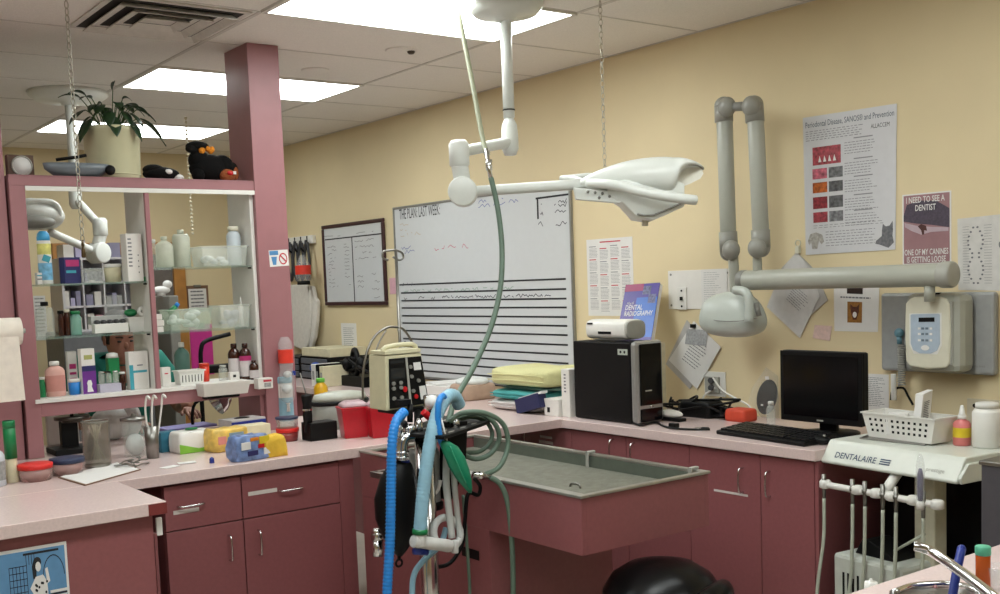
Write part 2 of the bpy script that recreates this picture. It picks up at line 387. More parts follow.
# jutting desk body with poster
t = T('desk_cabinet', 'pink panelled cabinet under the jutting desk top at lower left', 'cabinet', (.3, 3.75, 0))
P('body', MB().bb(-.58, 1.165, 3.50, 3.969, 0, TZ-.001), PINK, t, .002, True)
P('edge_trim', MB().bb(1.1655, 1.175, 3.497, 3.515, 0, .80), DARKP, t, 0, True)
P('worn_corner', MB().bb(1.14, 1.2005, 3.4585, 3.4595, CT-.041, CT-.004), mat('chipped_red_edge', '#7a2f2c', .6), t, 0, True)
P('door_catch', MB().bb(1.176, 1.196, 3.50, 3.51, .79, .85), WHT, t, .002, True)
fP = Frame(*[at(px, py, 'y', 3.498) for px, py in ((-60, 563), (66, 541), (69, 594), (-58, 610))])
A = at(66, 541, 'y', 3.498); fP = Frame((A.x-.36, 3.498, A.z), (A.x, 3.498, A.z), (A.x, 3.498, A.z-.34), (A.x-.36, 3.498, A.z-.34))
t = T('cartoon_poster', 'blue retro cartoon poster taped to the desk front at lower left', 'poster', A)
m = MB(); fP.rect(m, 0, 0, 1, 1, .0003); P('sheet', m, PAPER, t, 0, True)
m = MB(); fP.rect(m, .02, .03, .98, .97, .001); P('blue_ground', m, mat('poster_blue', '#5f8fb8', .6), t, 0, True)
m = MB()
for k in range(6): fP.rect(m, .52+k*.028, .16, .524+k*.028, .46, .0018)
for k in range(6): fP.rect(m, .52, .16+k*.06, .664, .166+k*.06, .0018)
for k in range(4): fP.rect(m, .66+k*.022, .07, .664+k*.022, .16, .0018)
fP.rect(m, .64, .05, .93, .07, .0018)
fP.disc(m, .75, .15, .033, .05, .002); fP.poly(m, [(.72, .13), (.74, .22), (.735, .29), (.71, .3), (.705, .18)], .002)
for k in range(18): fP.disc(m, .72+.1*random.random(), .32+.4*random.random(), .008, .013, .0032)
for k in range(12):
    a, b = PI*k/12, PI*(k+1)/12; fP.poly(m, [(.88+.09*math.cos(a), .3-.2*math.sin(a)), (.88+.09*math.cos(b), .3-.2*math.sin(b)), (.88+.085*math.cos(b), .3-.19*math.sin(b)), (.88+.085*math.cos(a), .3-.19*math.sin(a))], .0018)
fP.rect(m, .84, .46, .98, .475, .0018)
P('ink_drawing', m, INK, t, 0, True)
m = MB(); fP.disc(m, .755, .19, .022, .045, .0024); fP.poly(m, [(.73, .28), (.79, .27), (.82, .34), (.83, .78), (.7, .8), (.71, .45), (.68, .38)], .0024); fP.poly(m, [(.81, .22), (.83, .21), (.845, .34), (.82, .36)], .0024); fP.rect(m, .84, .43, .98, .455, .0024); fP.poly(m, [(.9, .48), (.98, .48), (.94, .56)], .0024)
P('white_figure', m, PAPER, t, 0, True)
text('caption', "wasn't too", fP, .26, .2, .43, .26, INK, t, .002); text('caption', 'out kitchen', fP, .24, .3, .42, .36, INK, t, .002); text('caption', 'too', fP, .26, .41, .33, .46, INK, t, .002)
# cabinets along the right wall (faces at x = 3.345)
FX = 3.345
ys = [at(px, py, 'x', FX).y for px, py in ((483, 420), (522, 430), (571, 430), (626, 440), (689, 450), (760, 458))]+[2.52]
labs = ['first pink base cabinet behind the wet table, with a drawer', 'pink cabinet door with taped drawer label under the towels', 'pink base cabinet under the black computer tower', 'pink base cabinet right of the one under the computer tower', 'pink base cabinet with a strip of white tape on its door', 'end pink base cabinet beside the dental cart']
qx = lambda px, py: at(px, py, 'x', FX)
hp = [(504, 437), (529, 438), (614, 450), (635, 454), (743, 480), (770, 484)]
for i in range(6):
    a, b = ys[i], ys[i+1]
    t = T('base_cabinet', labs[i], 'cabinet', (FX+.3, (a+b)/2, 0), group='cabinets along the right wall')
    P('body', MB().bb(FX+.02, FX+.61, b+.001, a-.001, .1, TZ-.001), DARKP, t, 0, True)
    P('toe_kick', MB().bb(FX+.08, FX+.61, b+.001, a-.001, 0, .099), BLK, t, 0, True)
    if i < 2:
        d = P('drawer', MB().bb(FX, FX+.019, b+.002, a-.002, .70, TZ-.005), PINK, t, .0015, True)
        if i == 1:
            m = MB(); A, B = qx(540, 435), qx(552, 435); m.bb(FX-.001, FX-.0002, B.y, A.y, A.z-.012, A.z+.0)
            A, B = qx(539, 441), qx(553, 441); m.bb(FX-.001, FX-.0002, B.y, A.y, A.z-.008, A.z+.006); P('label_strip', m, TAPE, d, 0, True)
        c = qx(*hp[i]); handle_v(FX, c.y, min(c.z, .8), 'x', d, .07)
        P('door', MB().bb(FX, FX+.019, b+.002, a-.002, .11, .695), PINK, t, .0015, True)
    else:
        d = P('door', MB().bb(FX, FX+.019, b+.002, a-.002, .11, TZ-.005), PINK, t, .0015, True)
        c = qx(*hp[i]); handle_v(FX, c.y, c.z, 'x', d, .1)
    if i == 4:
        A, B = qx(714, 491), qx(748, 497); m = MB(); k = Vector((-.0008, 0, 0)); up = Vector((0, 0, .009))
        m.prism([A, B, B+up, A+up], k); P('tape_strip', m, TAPE, d, 0, True)
o = P('end_panel', MB().bb(FX+.0, 3.965, 2.502, 2.518, 0, TZ-.001), PINK); tag(o, 'pink end panel of the wall cabinets beside the dental cart', 'panel')
m = MB()
for (a, b) in ((4.45, 7.55),): m.bb(FX+.005, 3.965, ys[0]+.002, b, 0, TZ-.001)
o = P('base_cabinet', m, DARKP); tag(o, 'plain pink cabinet run hidden behind the anaesthesia stand', 'cabinet')
o = P('cabinet_back', MB().bb(-.55, 2.19, 4.62, 5.15, 0, TZ-.001), DARKP); tag(o, 'pink back of the cabinets under the hutch', 'cabinet')
# ------------------------------------------------------------------ wet table
TX0, TX1, TY0, TY1, TT = 2.21, 2.80, 2.555, 3.965, .9
t = T('wet_table', 'steel-topped pink veterinary wet table jutting out in the centre', 'table', ((TX0+TX1)/2, 3.3, 0))
tb = MB(); wt = .02
tb.bb(TX0, TX0+wt, TY0, TY1, .705, TT-.01); tb.bb(TX1-wt, TX1, TY0, TY1, .705, TT-.01); tb.bb(TX0+wt, TX1-wt, TY0, TY0+wt, .705, TT-.01)
tb.bb(TX0+wt, TX1-wt, TY1-wt, TY1, .705, TT-.01); tb.bb(TX0+wt, TX1-wt, TY0+wt, TY1-wt, .705, .72)
P('tub_box', tb, PINK, t, .001, True)
P('pedestal', MB().bb(TX0+.001, TX1-.001, 3.06, TY1, 0, .704), PINK, t, .001, True)
r = MB(); rw = .03
for (a, b, c, d) in ((TX0-.006, TX0+rw, TY0-.006, TY1), (TX1-rw*.6, TX1+.006, TY0-.006, TY1), (TX0+rw, TX1-rw*.6, TY0-.006, TY0+rw*.6), (TX0+rw, TX1-rw*.6, TY1-rw, TY1)):
    r.bb(a, b, c, d, TT-.0095, TT)
P('steel_rim', r, mat('bright_steel', '#b4b1aa', .3, .75, var=.05), t, .002, True)
r = MB(); r.bb(TX1-.018-.004, TX1-.018, TY0+.02, TY1-.03, TT-.10, TT-.01); r.bb(TX0+.03, TX0+.034, TY0+.02, TY1-.03, TT-.10, TT-.01)
P('tub_liner', r, mat('greenish_liner', '#6c746a', .4, .4), t, 0, True)
gr = MB(); y = TY0+.02
while y < TY1-.03: gr.bb(TX0+.03, TX1-.022, y, y+.008, TT-.060, TT-.054); y += .014
for k in range(5): xx = TX0+.08+k*.11; gr.bb(xx, xx+.01, TY0+.02, TY1-.03, TT-.068, TT-.0605)
P('drain_grate', gr, mat('dull_steel_grate', '#96968a', .45, .35, var=.12), t, 0, True)
P('tub_floor', MB().bb(TX0+.02, TX1-.02, TY0+.02, TY1-.02, TT-.105, TT-.10), mat('dark_steel', '#4c4b48', .5, .6), t, 0, True)
for px, py in ((591, 455), (694, 467)):
    c = at(px, py, 'x', TX1-.01); c.z = TT
    m = MB(); m.bb(c.x-.018, c.x+.018, c.y-.008, c.y+.008, TT+.0005, TT+.009); m.bb(c.x-.024, c.x-.018, c.y-.008, c.y+.008, TT-.055, TT+.009); P('grate_clip', m, GRY, t, .002, True)
c = at(576, 489, 'z', TT); P('leash_cleat', MB().tube([(c.x+.01, c.y+.04, TT+.001), (c.x+.012, c.y+.035, TT+.012), (c.x+.014, c.y-.0, TT+.012), (c.x+.015, c.y-.005, TT+.001)], .004, 8, 3), STEEL, t, 0, True)
# small toe recess in the pedestal side
a = at(462, 546, 'x', TX0); b_ = at(479, 556, 'x', TX0)
P('side_slot', MB().bb(TX0-.002, TX0+.0005, b_.y, a.y, a.z-.035, a.z), BLK, t, 0, True)
# ------------------------------------------------------------------ swing-arm surgical lamps
LW = mat('lamp_white_enamel', '#dfe2dd', .3, var=.02)
def lamp(label, base, arm2, hub, headc, hd_dir, scale=1, drop=.56):
    base = Vector(base); t = T('surgical_lamp', label, 'lamp', base)
    m = MB().lathe([(.16*scale, 0), (.16*scale, -.02), (.13*scale, -.05), (.045, -.06), (.04, -.075)], 28); P('ceiling_flange', m, LW, t)
    e1 = Vector((0, 0, -drop))
    P('post', MB().cyl((0, 0, -.06), e1+Vector((0, 0, .1)), .024, n=18), LW, t)
    P('post_collar', MB().cyl(e1+Vector((0, 0, .13)), e1+Vector((0, 0, .135)), .0265, n=18), BLK, t)
    m = MB().lathe([(.018, .1), (.032, .07), (.036, .02), (.036, -.03), (.024, -.055)], 18, e1); P('knuckle', m, LW, t)
    a2 = Vector(arm2)-base
    P('upper_arm', MB().tube([e1, e1.lerp(a2, .5), a2], .023, 12, 3), LW, t)
    m = MB().lathe([(.03, .045), (.04, .03), (.04, -.05), (.03, -.06)], 18, a2); P('knuckle', m, LW, t)
    h = Vector(hub)-base
    P('drop_link', MB().tube([a2+Vector((0, 0, -.05)), a2.lerp(h, .6), h], .034, 12, 4), LW, t)
    d = (Vector(headc)-Vector(hub)).normalized(); side = d.cross(Vector((0, 0, 1))).normalized()
    m = MB().cyl(h-side*.045, h+side*.045, .058, n=24); P('spring_hub', m, LW, t, .006)
    he = Vector(headc)-base
    P('balance_arm', MB().tube([h, h.lerp(he, .5), he], .021, 12, 2), LW, t)
    return t, he, d, side
b0 = at(505, 3, 'z', H)
kn = at(510, 142, 'y', b0.y)
el = at(459, 152, 'y', b0.y-.12); hb = at(463, 192, 'y', b0.y-.12); hc = at(585, 184, 'y', b0.y-.42)
t, he, d, side = lamp('white ceiling surgical lamp with winged head in front of the whiteboard', b0, el, hb, hc, None, 1, H-kn.z)
# winged head: body outline in the plane of the beam axis (u along the picture's right, v up)
u = d.copy(); v = Vector((0, 0, 1)); u.z = 0; u.normalize(); wv = u.cross(v)      # wv toward the viewer
sc = mpp(hc)
def hp_(px, py, w_=0):            # point on the head's own centre plane, pushed sideways by w_
    r_ = RT*((px-500)/FPX) - UP*((py-CY)/FPX) + FW; o_ = he+b0
    return CAM + r_*((o_-CAM).dot(wv)/r_.dot(wv)) - b0 + wv*w_
hd = MB()
rings = []
for px, yt, yb, ww in ((578, 181, 186, .015), (584, 177, 188, .035), (596, 171, 191, .06), (612, 165, 194, .095), (630, 160, 196, .125), (650, 157.5, 198, .145), (664, 157, 199, .15), (673, 158, 198, .14), (675, 158, 176, .14), (684, 159.5, 170, .13), (695, 163, 169, .1), (704, 169, 171.5, .05)):
    pc, hh = (yt+yb)/2, (yb-yt)/2
    rings.append([hp_(px, pc-math.copysign(abs(math.sin(a))**.9, math.sin(a))*hh, math.copysign(abs(math.cos(a))**.8, math.cos(a))*ww) for a in [2*PI*k/24 for k in range(24)]])
P('lamp_housing', MB().loft(rings), LW, t, sub=1)
P('mouth_trim', MB().tube([hp_(671, 187, .12), hp_(672, 172, .13), hp_(680, 168, .12), hp_(694, 168, .09), hp_(700, 170, .05)], .003, 6, 4), DGR, t)
P('reflector', MB().loft([[hp_(px, py, w0) for px, py in ((673, 172), (680, 168), (692, 167), (699, 170), (701, 175), (698, 180), (688, 185), (680, 188), (675, 186))] for w0 in (.06, .045)], False), mat('lamp_pale_reflector', '#eceadf', .25), t)
bt = MB().loft([[hp_(px, yy, ww) for ww in (wd_, -wd_) for yy in ((y0, y1) if ww > 0 else (y1, y0))] for px, y0, y1, wd_ in ((606, 184, 197, .08), (621, 182, 205, .11), (634, 180, 219, .12), (650, 180, 221.5, .12), (668, 181, 214, .11), (681, 186, 208, .10))])
P('lower_hood', bt, LW, t, .006)
P('hood_seam', MB().tube([hp_(634, 216, .126), hp_(650, 217, .126), hp_(680, 204, .106)], .004, 6, 2), DGR, t)
wg = MB()
wg.tube([hp_(588, 184, .03), hp_(612, 188, .13), hp_(640, 196, .17), hp_(670, 201, .17), hp_(690, 203, .15)], .019, 10, 4, rf=lambda q_: 1)
wg.tube([hp_(588, 183, -.03), hp_(575, 176, -.11), hp_(562, 175, -.15)], .012, 10, 4); wg.tube([hp_(562, 175, -.15), hp_(600, 172, -.15), hp_(650, 178, -.16)], .012, 10, 4)
P('wing_handle', wg, LW, t)
P('focus_knob', MB().cyl(hp_(645, 220, 0), hp_(645, 226, 0), .013, n=12), CREAM, t)
P('control_panel', MB().loft([[hp_(573, 188, .03), hp_(623, 194, .10), hp_(618, 205, .10), hp_(575, 200, .03)], [hp_(573, 188, .0), hp_(623, 194, .06), hp_(618, 205, .06), hp_(575, 200, .0)]], False), LW, t, .004)
dots = MB()
for px, py in ((587, 193), (594, 194), (601, 195), (598, 199), (608, 198)): P('button', MB().sph(hp_(px, py, .045+.0011*(px-573)), .006, 8, 5), DGR, t)
# second lamp, beyond the hutch
b1 = at(68, 92, 'z', H); y2 = b1.y
k1 = at(68, 199, 'y', y2); e2 = at(100, 226, 'y', y2-.2); h2 = at(98, 253, 'y', y2-.2); c3 = at(50, 232, 'y', y2-.35)
t, he, d, side = lamp('far white surgical lamp seen through and above the hutch', b1, e2, h2, c3, None, 1.35, H-k1.z)
sc = mpp(c3)
def h2_(px, py, dy=0): return at(px, py, 'y', y2-.35+dy)-b1
rg = []
for px, py, rx, hh in ((62, 217, .10, 4), (56, 217, .13, 13), (40, 214, .15, 16), (22, 214, .15, 17), (5, 216, .1, 10)):
    rg.append([h2_(px, py)+Vector((0, rx*math.cos(a), sc*hh*math.sin(a))) for a in [2*PI*k/16 for k in range(16)]])
P('lamp_housing', MB().loft(rg), LW, t, sub=1)
P('wing_handle', MB().tube([h2_(20, 203, -.1), h2_(40, 201, -.12), h2_(54, 203, -.12), h2_(60, 212, -.12), h2_(55, 219, -.1), h2_(46, 210, -.12)], .014, 8, 4), LW, t)
P('reflector', MB().sph(h2_(34, 222, -.14), (.11, .03, .035)), DGR, t)
# ------------------------------------------------------------------ gas hose
hz = [at(456, 0, 'z', H)+Vector((0, 0, .0))]
Yh = [3.65, 3.55, 3.45]
g1 = [hz[0], at(470, 70, 'y', 3.6), at(481, 130, 'y', 3.48), at(486, 152, 'y', 3.42)]
g1[0].z = H-.001
t = T('oxygen_hose', 'long green hose dropping from the ceiling through a steel coupler to the stand', 'hose', hz[0])
P('upper_hose', MB().tube(g1, .010, 10, 6), mat('pale_green_hose', '#a9ad92', .5), t, 0, True)
P('coupler', MB().cyl(at(486, 149, 'y', 3.42), at(491, 180, 'y', 3.38), .009, n=12).lathe([(.013, -.02), (.013, .02)], 12, at(489, 165, 'y', 3.4)).lathe([(.012, -.008), (.012, .008)], 12, at(487, 153, 'y', 3.42)), CHR, t, 0, True)
HG = mat('green_hose', '#5f7465', .5)
g2 = [at(491, 178, 'y', 3.38), at(498, 210, 'y', 3.36), at(502, 250, 'y', 3.33), at(500, 290, 'y', 3.3), at(490, 330, 'y', 3.26), at(472, 370, 'y', 3.2), at(455, 400, 'y', 3.12), at(448, 424, 'y', 3.08)]
P('lower_hose', MB().tube(g2, .0105, 10, 8), HG, t, 0, True)
# ------------------------------------------------------------------ right wall, things on it
def sheet(name, label, cat, fr, th=.0012, ma=None, tape=False):
    t = T(name, label, cat, fr.pt(.5, 1)); m = MB(); fr.rect(m, 0, 0, 1, 1, .0004, th); P('sheet', m, ma or PAPER, t, 0, True); return t
# small planner board
f = rect_frame(323.5, 226, 389, 305); t = T('planner_board', 'small whiteboard in a dark maroon frame with two handwritten columns', 'whiteboard', f.pt(.5, 1))
BRD = mat('dry_erase_white', '#d3d6d8', .2, var=.01)
m = MB(); f.rect(m, .02, .02, .98, .98, .001, .012); P('writing_surface', m, BRD, t, 0, True)
m = MB(); fw = .045
for q_ in ((0, 0, 1, fw), (0, 1-fw, 1, 1), (0, fw, fw*.7, 1-fw), (1-fw*.7, fw, 1, 1-fw)): f.rect(m, *q_, .001, .022)
P('frame', m, mat('maroon_frame', '#3a1e22', .4), t, .006, True)
m = MB(); f.rect(m, .04, .17, .96, .185, .0135); f.rect(m, .49, .185, .503, .955, .0135); P('ruled_line', m, INK, t, 0, True)
m = MB()
for k in range(12): f.scrawl(m, .08, .26+k*.045, .2+.06*random.random(), .022, .0137, 60); f.scrawl(m, .36, .24+k*.045, .46, .02, .0137, 60)
for k in range(4): f.scrawl(m, .54, .22+k*.07, .54+.37*random.uniform(.5, 1), .025, .0137, 60)
for k in range(4): f.scrawl(m, .56+.0*k, .64+k*.06, .68, .03, .0137, 50); f.scrawl(m, .78, .62+k*.09, .92, .025, .0137, 50)
f.scrawl(m, .04, .13, .9, .02, .0137, 25)
P('handwriting', m, GINK, t, 0, True)
# big whiteboard
TLp, BRp = at(396, 208.5, 'x', W), at(577, 340, 'x', W)
YA, YB = TLp.y+.02, BRp.y-.0; ZT = 2.118; ZB = .945
f = Frame((W, YA, ZT), (W, YB, ZT), (W, YB, ZB), (W, YA, ZB))
t = T('whiteboard', 'large wall whiteboard with black ruled rows on its lower half', 'whiteboard', f.pt(.5, 1))
m = MB(); f.rect(m, .005, .01, .995, .99, .001, .01); P('writing_surface', m, BRD, t, 0, True)
m = MB()
for q_ in ((0, 0, 1, .012), (0, .988, 1, 1), (0, .012, .008, .988), (.992, .012, 1, .988)): f.rect(m, *q_, .001, .017)
P('frame', m, mat('aluminium_frame', '#9a9a96', .35, .6), t, .002, True)
m = MB()
def bt_(px, py):
    p = at(px, py, 'x', W-.012); return (YA-p.y)/(YA-YB), (ZT-p.z)/(ZT-ZB)
sr = [(400, 284.8, 572, 280), (400, 292, 572, 288.3), (400, 301, 572, 298.5)]
for k, y in enumerate((284.8, 293, 300.8, 308, 315.8, 323, 330.5, 338.5, 346.2, 353.5, 361, 369, 376.5, 384)):
    b = bt_(402, y)[1]; f.rect(m, .03 if k else .02, b-.0045, .965, b+.0045, .0115)
for (p0, p1) in (((536, 198), (570, 194)), ((537, 198), (538.2, 218))):
    a, b = bt_(*p0); c, d_ = bt_(*p1); f.rect(m, min(a, c)-.002, min(b, d_)-.002, max(a, c)+.003, max(b, d_)+.005, .0118)
P('black_tape_line', m, INK, t, 0, True)
def btxt(s, px0, py0, px1, py1, ma=INK):
    a0, b0 = bt_(px0, py0); a1, b1 = bt_(px1, py1); text('handwriting', s, f, a0, b0, a1, b1, ma, t, .0118)
btxt('THE PLAN: LAST WEEK:', 399, 209.5, 440, 214.5)
m = MB(); ms = MB(); mr = MB(); mg = MB()
def bs(mm, px0, py, px1, h=3, dens=45):
    a0, b0 = bt_(px0, py); a1, b1 = bt_((px0+px1)/2, py); a1 = bt_(px1, py)[0]; f.scrawl(mm, a0, b0, a1, h*.0075, .0118, dens*1.3, .0045)
for (x0, y0, x1) in ((478, 199.5, 505), (478, 204, 520), (400, 246, 422), (404, 250, 416)): bs(ms, x0, y0, x1)
P('blue_handwriting', ms, mat('faded_blue_marker', '#6d78a8', .6), t, 0, True)
for (x0, y0, x1) in ((400, 224, 411), (400, 229, 415), (400, 233, 422)): bs(mg, x0, y0, x1)
P('faded_handwriting', mg, mat('faded_tan_marker', '#bdb09e', .6), t, 0, True)
bs(mr, 433, 246.5, 470, 3.4); P('red_handwriting', mr, mat('faded_red_marker', '#c26a80', .6), t, 0, True)
for (x0, y0, x1) in ((554, 200, 568), (554, 203, 568), (555, 209, 568), (558, 215, 566), (554, 222, 568), (539, 203, 543), (540, 212, 544), (538, 222, 547), (404, 296, 408), (417, 296, 425), (431, 296, 436)): bs(m, x0, y0, x1, 3.2, 60)
bs(m, 440, 295.5, 556, 2.6, 70); bs(m, 402, 283, 413, 2.4, 90); bs(m, 404, 341, 414, 2.4, 90)
P('dark_handwriting', m, mat('dark_marker', '#3b3a48', .6), t, 0, True)
m = MB(); bs(m, 404, 289.5, 515, 2.3, 60); P('green_handwriting', m, mat('green_marker', '#8fa89c', .6), t, 0, True)
# pink paper beside the board
f = rect_frame(388, 277, 399.5, 295); f.c = [c+Vector((-.001, 0, 0)) for c in f.c]
f = rect_frame(389.5, 278, 396.5, 294); t = sheet('note', 'small pink note between the two whiteboards', 'note', f, ma=mat('pink_paper', '#d9a8b4', .7))
f = rect_frame(341, 323, 358, 362); t = sheet('wall_notice', 'narrow white notice below the small whiteboard', 'paper', f)
m = MB(); f.lines(m, .15, .12, .85, 16, .05, .012, .0018); P('print', m, GINK, t, 0, True)
# calendar
f = rect_frame(586.5, 240, 634.5, 316); t = sheet('wall_calendar', 'white year-planner sheet with red headings right of the whiteboard', 'calendar', f)
m = MB(); mr = MB()
for cx in range(4):
    for ry in range(5):
        a = .06+cx*.235; b = .09+ry*.17+(cx % 2)*.03; f.rect(mr if (cx+ry) % 2 else m, a, b, a+.15, b+.012, .0018); f.lines(m, a, b+.03, a+.19, 7, .018, .006, .0018, .15, 5)
P('print', m, mat('pale_print', '#9a9a9c', .8), t, 0, True); f.rect(mr, .3, .035, .75, .05, .0018); P('red_print', mr, REDI, t, 0, True)
# periodontal poster
f = wall_frame([(803, 118), (897, 103.5), (895.5, 249.5), (806, 255)], W-.002)
t = sheet('periodontal_poster', 'large glossy periodontal disease poster with five rows of tooth photos', 'poster', f, .001, mat('glossy_paper', '#d3d3d6', .22, var=.02))
text('title', 'Periodontal Disease, SANOS® and Prevention', f, .03, .035, .975, .085, mat('slate_ink', '#3c4a5c', .6), t, .0018)
m = MB(); f.lines(m, .03, .105, .66, 5, .016, .005, .0018, .1, 14); 
for k, b in enumerate((.2, .345, .47, .6, .71)):
    f.rect(m, .56, b-.01, .76, b-.002, .0018); f.lines(m, .46, b+.018, .84, 5, .019, .005, .0018, .3, 9)
f.lines(m, .24, .84, .8, 6, .02, .005, .0018, .1, 12); f.lines(m, .1, .79, .9, 2, .016, .004, .0018, .1, 16)
P('print', m, mat('poster_fine_print', '#8c8c90', .8), t, 0, True)
text('logo', 'ALLACCEM', f, .74, .115, .93, .145, INK, t, .0018)
PH = [mat('tooth_photo_'+n, c, .4, var=.55, scale=60) for n, c in (('red', '#a0404a'), ('grey', '#77777a'), ('pink', '#b86070'), ('grey_dark', '#6a6a6c'), ('orange', '#b05a20'), ('grey_mid', '#565658'), ('crimson', '#8c3038'), ('charcoal', '#5c5c5e'))]
m = MB(); f.rect(m, .105, .225, .42, .355, .0018); P('tooth_photo', m, PH[0], t, 0, True)
m = MB()
for k in range(4): f.poly(m, [(.17+k*.055, .335), (.185+k*.055, .29), (.205+k*.055, .335)], .0026)
P('tooth_photo_detail', m, PAPER, t, 0, True)
for r_, b in enumerate((.38, .48, .585, .695)):
    for c_ in (0, 1):
        m = MB(); f.rect(m, .1+c_*.185, b, .265+c_*.175, b+(.075 if r_ != 2 else .085), .0018); P('tooth_photo', m, PH[(r_*2+c_+2) % 8], t, 0, True)
ANG = mat('grey_pet_print', '#6c6c70', .6, var=.3, scale=90)
m = MB(); f.poly(m, [(.8, .93), (.86, .9), (.86, .86), (.87, .815), (.9, .835), (.94, .83), (.97, .80), (.975, .86), (.97, .9), (.985, .95), (.93, .985), (.84, .96), (.79, .95)], .0018); P('cat_picture', m, ANG, t, 0, True)
m = MB(); f.poly(m, [(.03, .9), (.06, .85), (.13, .84), (.2, .86), (.22, .91), (.19, .93), (.16, .9), (.14, .96), (.08, .96), (.07, .91), (.045, .93)], .0018); P('dog_picture', m, mat('pale_pet_print', '#a8a49e', .6, var=.3, scale=90), t, 0, True)
# meme poster
f = rect_frame(902.5, 195, 951.5, 263.5); t = sheet('joke_poster', 'purple and brown joke poster about needing a dentist', 'poster', f)
m = MB(); f.rect(m, .03, .02, .97, .98, .0018); P('picture_ground', m, mat('dusty_mauve_print', '#9b7478', .5, var=.1, scale=12), t, 0, True)
m = MB(); f.poly(m, [(.03, .3), (.1, .15), (.35, .1), (.7, .12), (.97, .24), (.97, .5), (.6, .45), (.3, .42), (.03, .38)], .0026); P('slipper_upper', m, mat('dark_knit_print', '#4b4250', .7, var=.25, scale=120), t, 0, True)
m = MB(); f.poly(m, [(.05, .4), (.3, .45), (.6, .48), (.95, .5), (.95, .55), (.6, .55), (.4, .58), (.2, .52), (.06, .46)], .003); P('slipper_sole', m, mat('pale_sole_print', '#b9a4ac', .6), t, 0, True)
m = MB(); f.poly(m, [(.33, .46), (.4, .43), (.5, .46), (.52, .53), (.46, .52), (.46, .58), (.42, .58), (.4, .52)], .0034); P('tooth_picture', m, mat('brown_print', '#4a2622', .6), t, 0, True)
for s_, b, a0, a1 in (('I NEED TO SEE A', .045, .09, .88), ('DENTIST', .16, .28, .7), ('ONE OF MY CANINES', .78, .05, .95), ('IS GETTING LOOSE', .885, .1, .9)): text('lettering', s_, f, a0, b, a1, b+.085, PAPER, t, .0042, .012)
# dental chart at the right edge
f = Frame(at(957.5, 219, 'x', W), at(1012, 213, 'x', W), at(1012, 291, 'x', W), at(958.5, 290, 'x', W)); t = sheet('dental_chart', 'white tooth-chart sheet at the right edge of the wall', 'chart', f, .001, mat('soft_white_paper', '#cfccc8', .7))
m = MB()
for b0_, b1_ in ((.2, .9),):
    for k in range(14):
        for sx in (-1, 1):
            q_ = k/13; wd = .04+.1*abs(math.sin(q_*PI*2)); f.disc(m, .34+sx*wd, .14+.76*q_, .022, .014, .0018, n=8)
    for k in range(22): f.rect(m, .1, .12+k*.037, .22, .124+k*.037, .0018); f.rect(m, .5, .12+k*.037, .64, .124+k*.037, .0018)
m.tube([f.pt(.82, .45, .002), f.pt(.78, .41, .002), f.pt(.8, .36, .002), f.pt(.95, .35, .002)], .002, 6, 4)
P('print', m, GINK, t, 0, True)
# photo sheet with dog portraits
f = wall_frame([(834, 281), (879.5, 283), (878, 332), (834.5, 331)], W-.001); t = sheet('photo_sheet', 'white sheet with two small pictures, the lower an orange dog face', 'paper', f)
m = MB(); f.rect(m, .3, .1, .65, .24, .0018); P('upper_picture', m, mat('dark_photo', '#2a1a16', .4, var=.5, scale=80), t, 0, True)
m = MB(); f.rect(m, .31, .4, .64, .82, .0018); P('lower_picture', m, mat('orange_photo', '#9a6a2c', .4, var=.3, scale=60), t, 0, True)
m = MB(); f.poly(m, [(.38, .45), (.44, .5), (.52, .5), (.58, .44), (.57, .6), (.52, .76), (.44, .76), (.39, .6)], .0024); P('dog_face', m, mat('brown_fur_print', '#5a2f20', .6, var=.4, scale=120), t, 0, True)
m = MB(); f.disc(m, .48, .66, .045, .06, .003); P('dog_muzzle', m, PAPER, t, 0, True)
m = MB(); f.lines(m, .15, .3, .82, 1, .05, .03, .0018, 0, 8); P('print', m, GINK, t, 0, True)
# pink sticky scrap
f = wall_frame([(815, 325), (832, 326), (830, 341), (813, 338)], W-.002); t = sheet('sticky_note', 'crumpled pale pink sticky note right of the hanging papers', 'note', f, .002, mat('pale_pink_note', '#d9bcb4', .7, var=.1, scale=60))
# hanging papers with clip
f1 = Frame(*[at(px, py, 'x', W-.006) for px, py in ((797, 252), (828, 306), (800, 338), (766, 302))])
t = T('hanging_papers', 'grey-white papers hung cornerwise from a clip below the poster', 'papers', f1.pt(.5, 1))
m = MB(); m.prism([at(px, py, 'x', W-.004) for px, py in ((797, 252), (815, 270), (828, 300), (803, 322), (775, 300), (780, 270))], (-.002, 0, 0)); P('rear_sheet', m, mat('grey_white_paper', '#bcb9b6', .7), t, 0, True)
m = MB(); m.prism([at(px, py, 'x', W-.008) for px, py in ((797, 252), (810, 268), (820, 296), (800, 338), (767, 307), (776, 284), (786, 264))], (-.002, 0, 0)); P('front_sheet', m, mat('grey_white_paper2', '#cdcac8', .7), t, 0, True)
fk = Frame(*[at(px, py, 'x', W-.0104) for px, py in ((794, 282), (815, 300), (803, 320), (782, 300))])
m = MB(); fk.lines(m, .1, .1, .9, 8, .1, .02, .0006, .3, 6); P('print', m, GINK, t, 0, True)
m = MB(); p0 = at(798, 250, 'x', W-.012); m.box(p0, (.018, .02, .03)); m.torus(p0+Vector((0, 0, .03)), .014, .003, Matrix.Rotation(PI/2, 3, 'Y')); P('bulldog_clip', m, CREAM, t, .003, True)
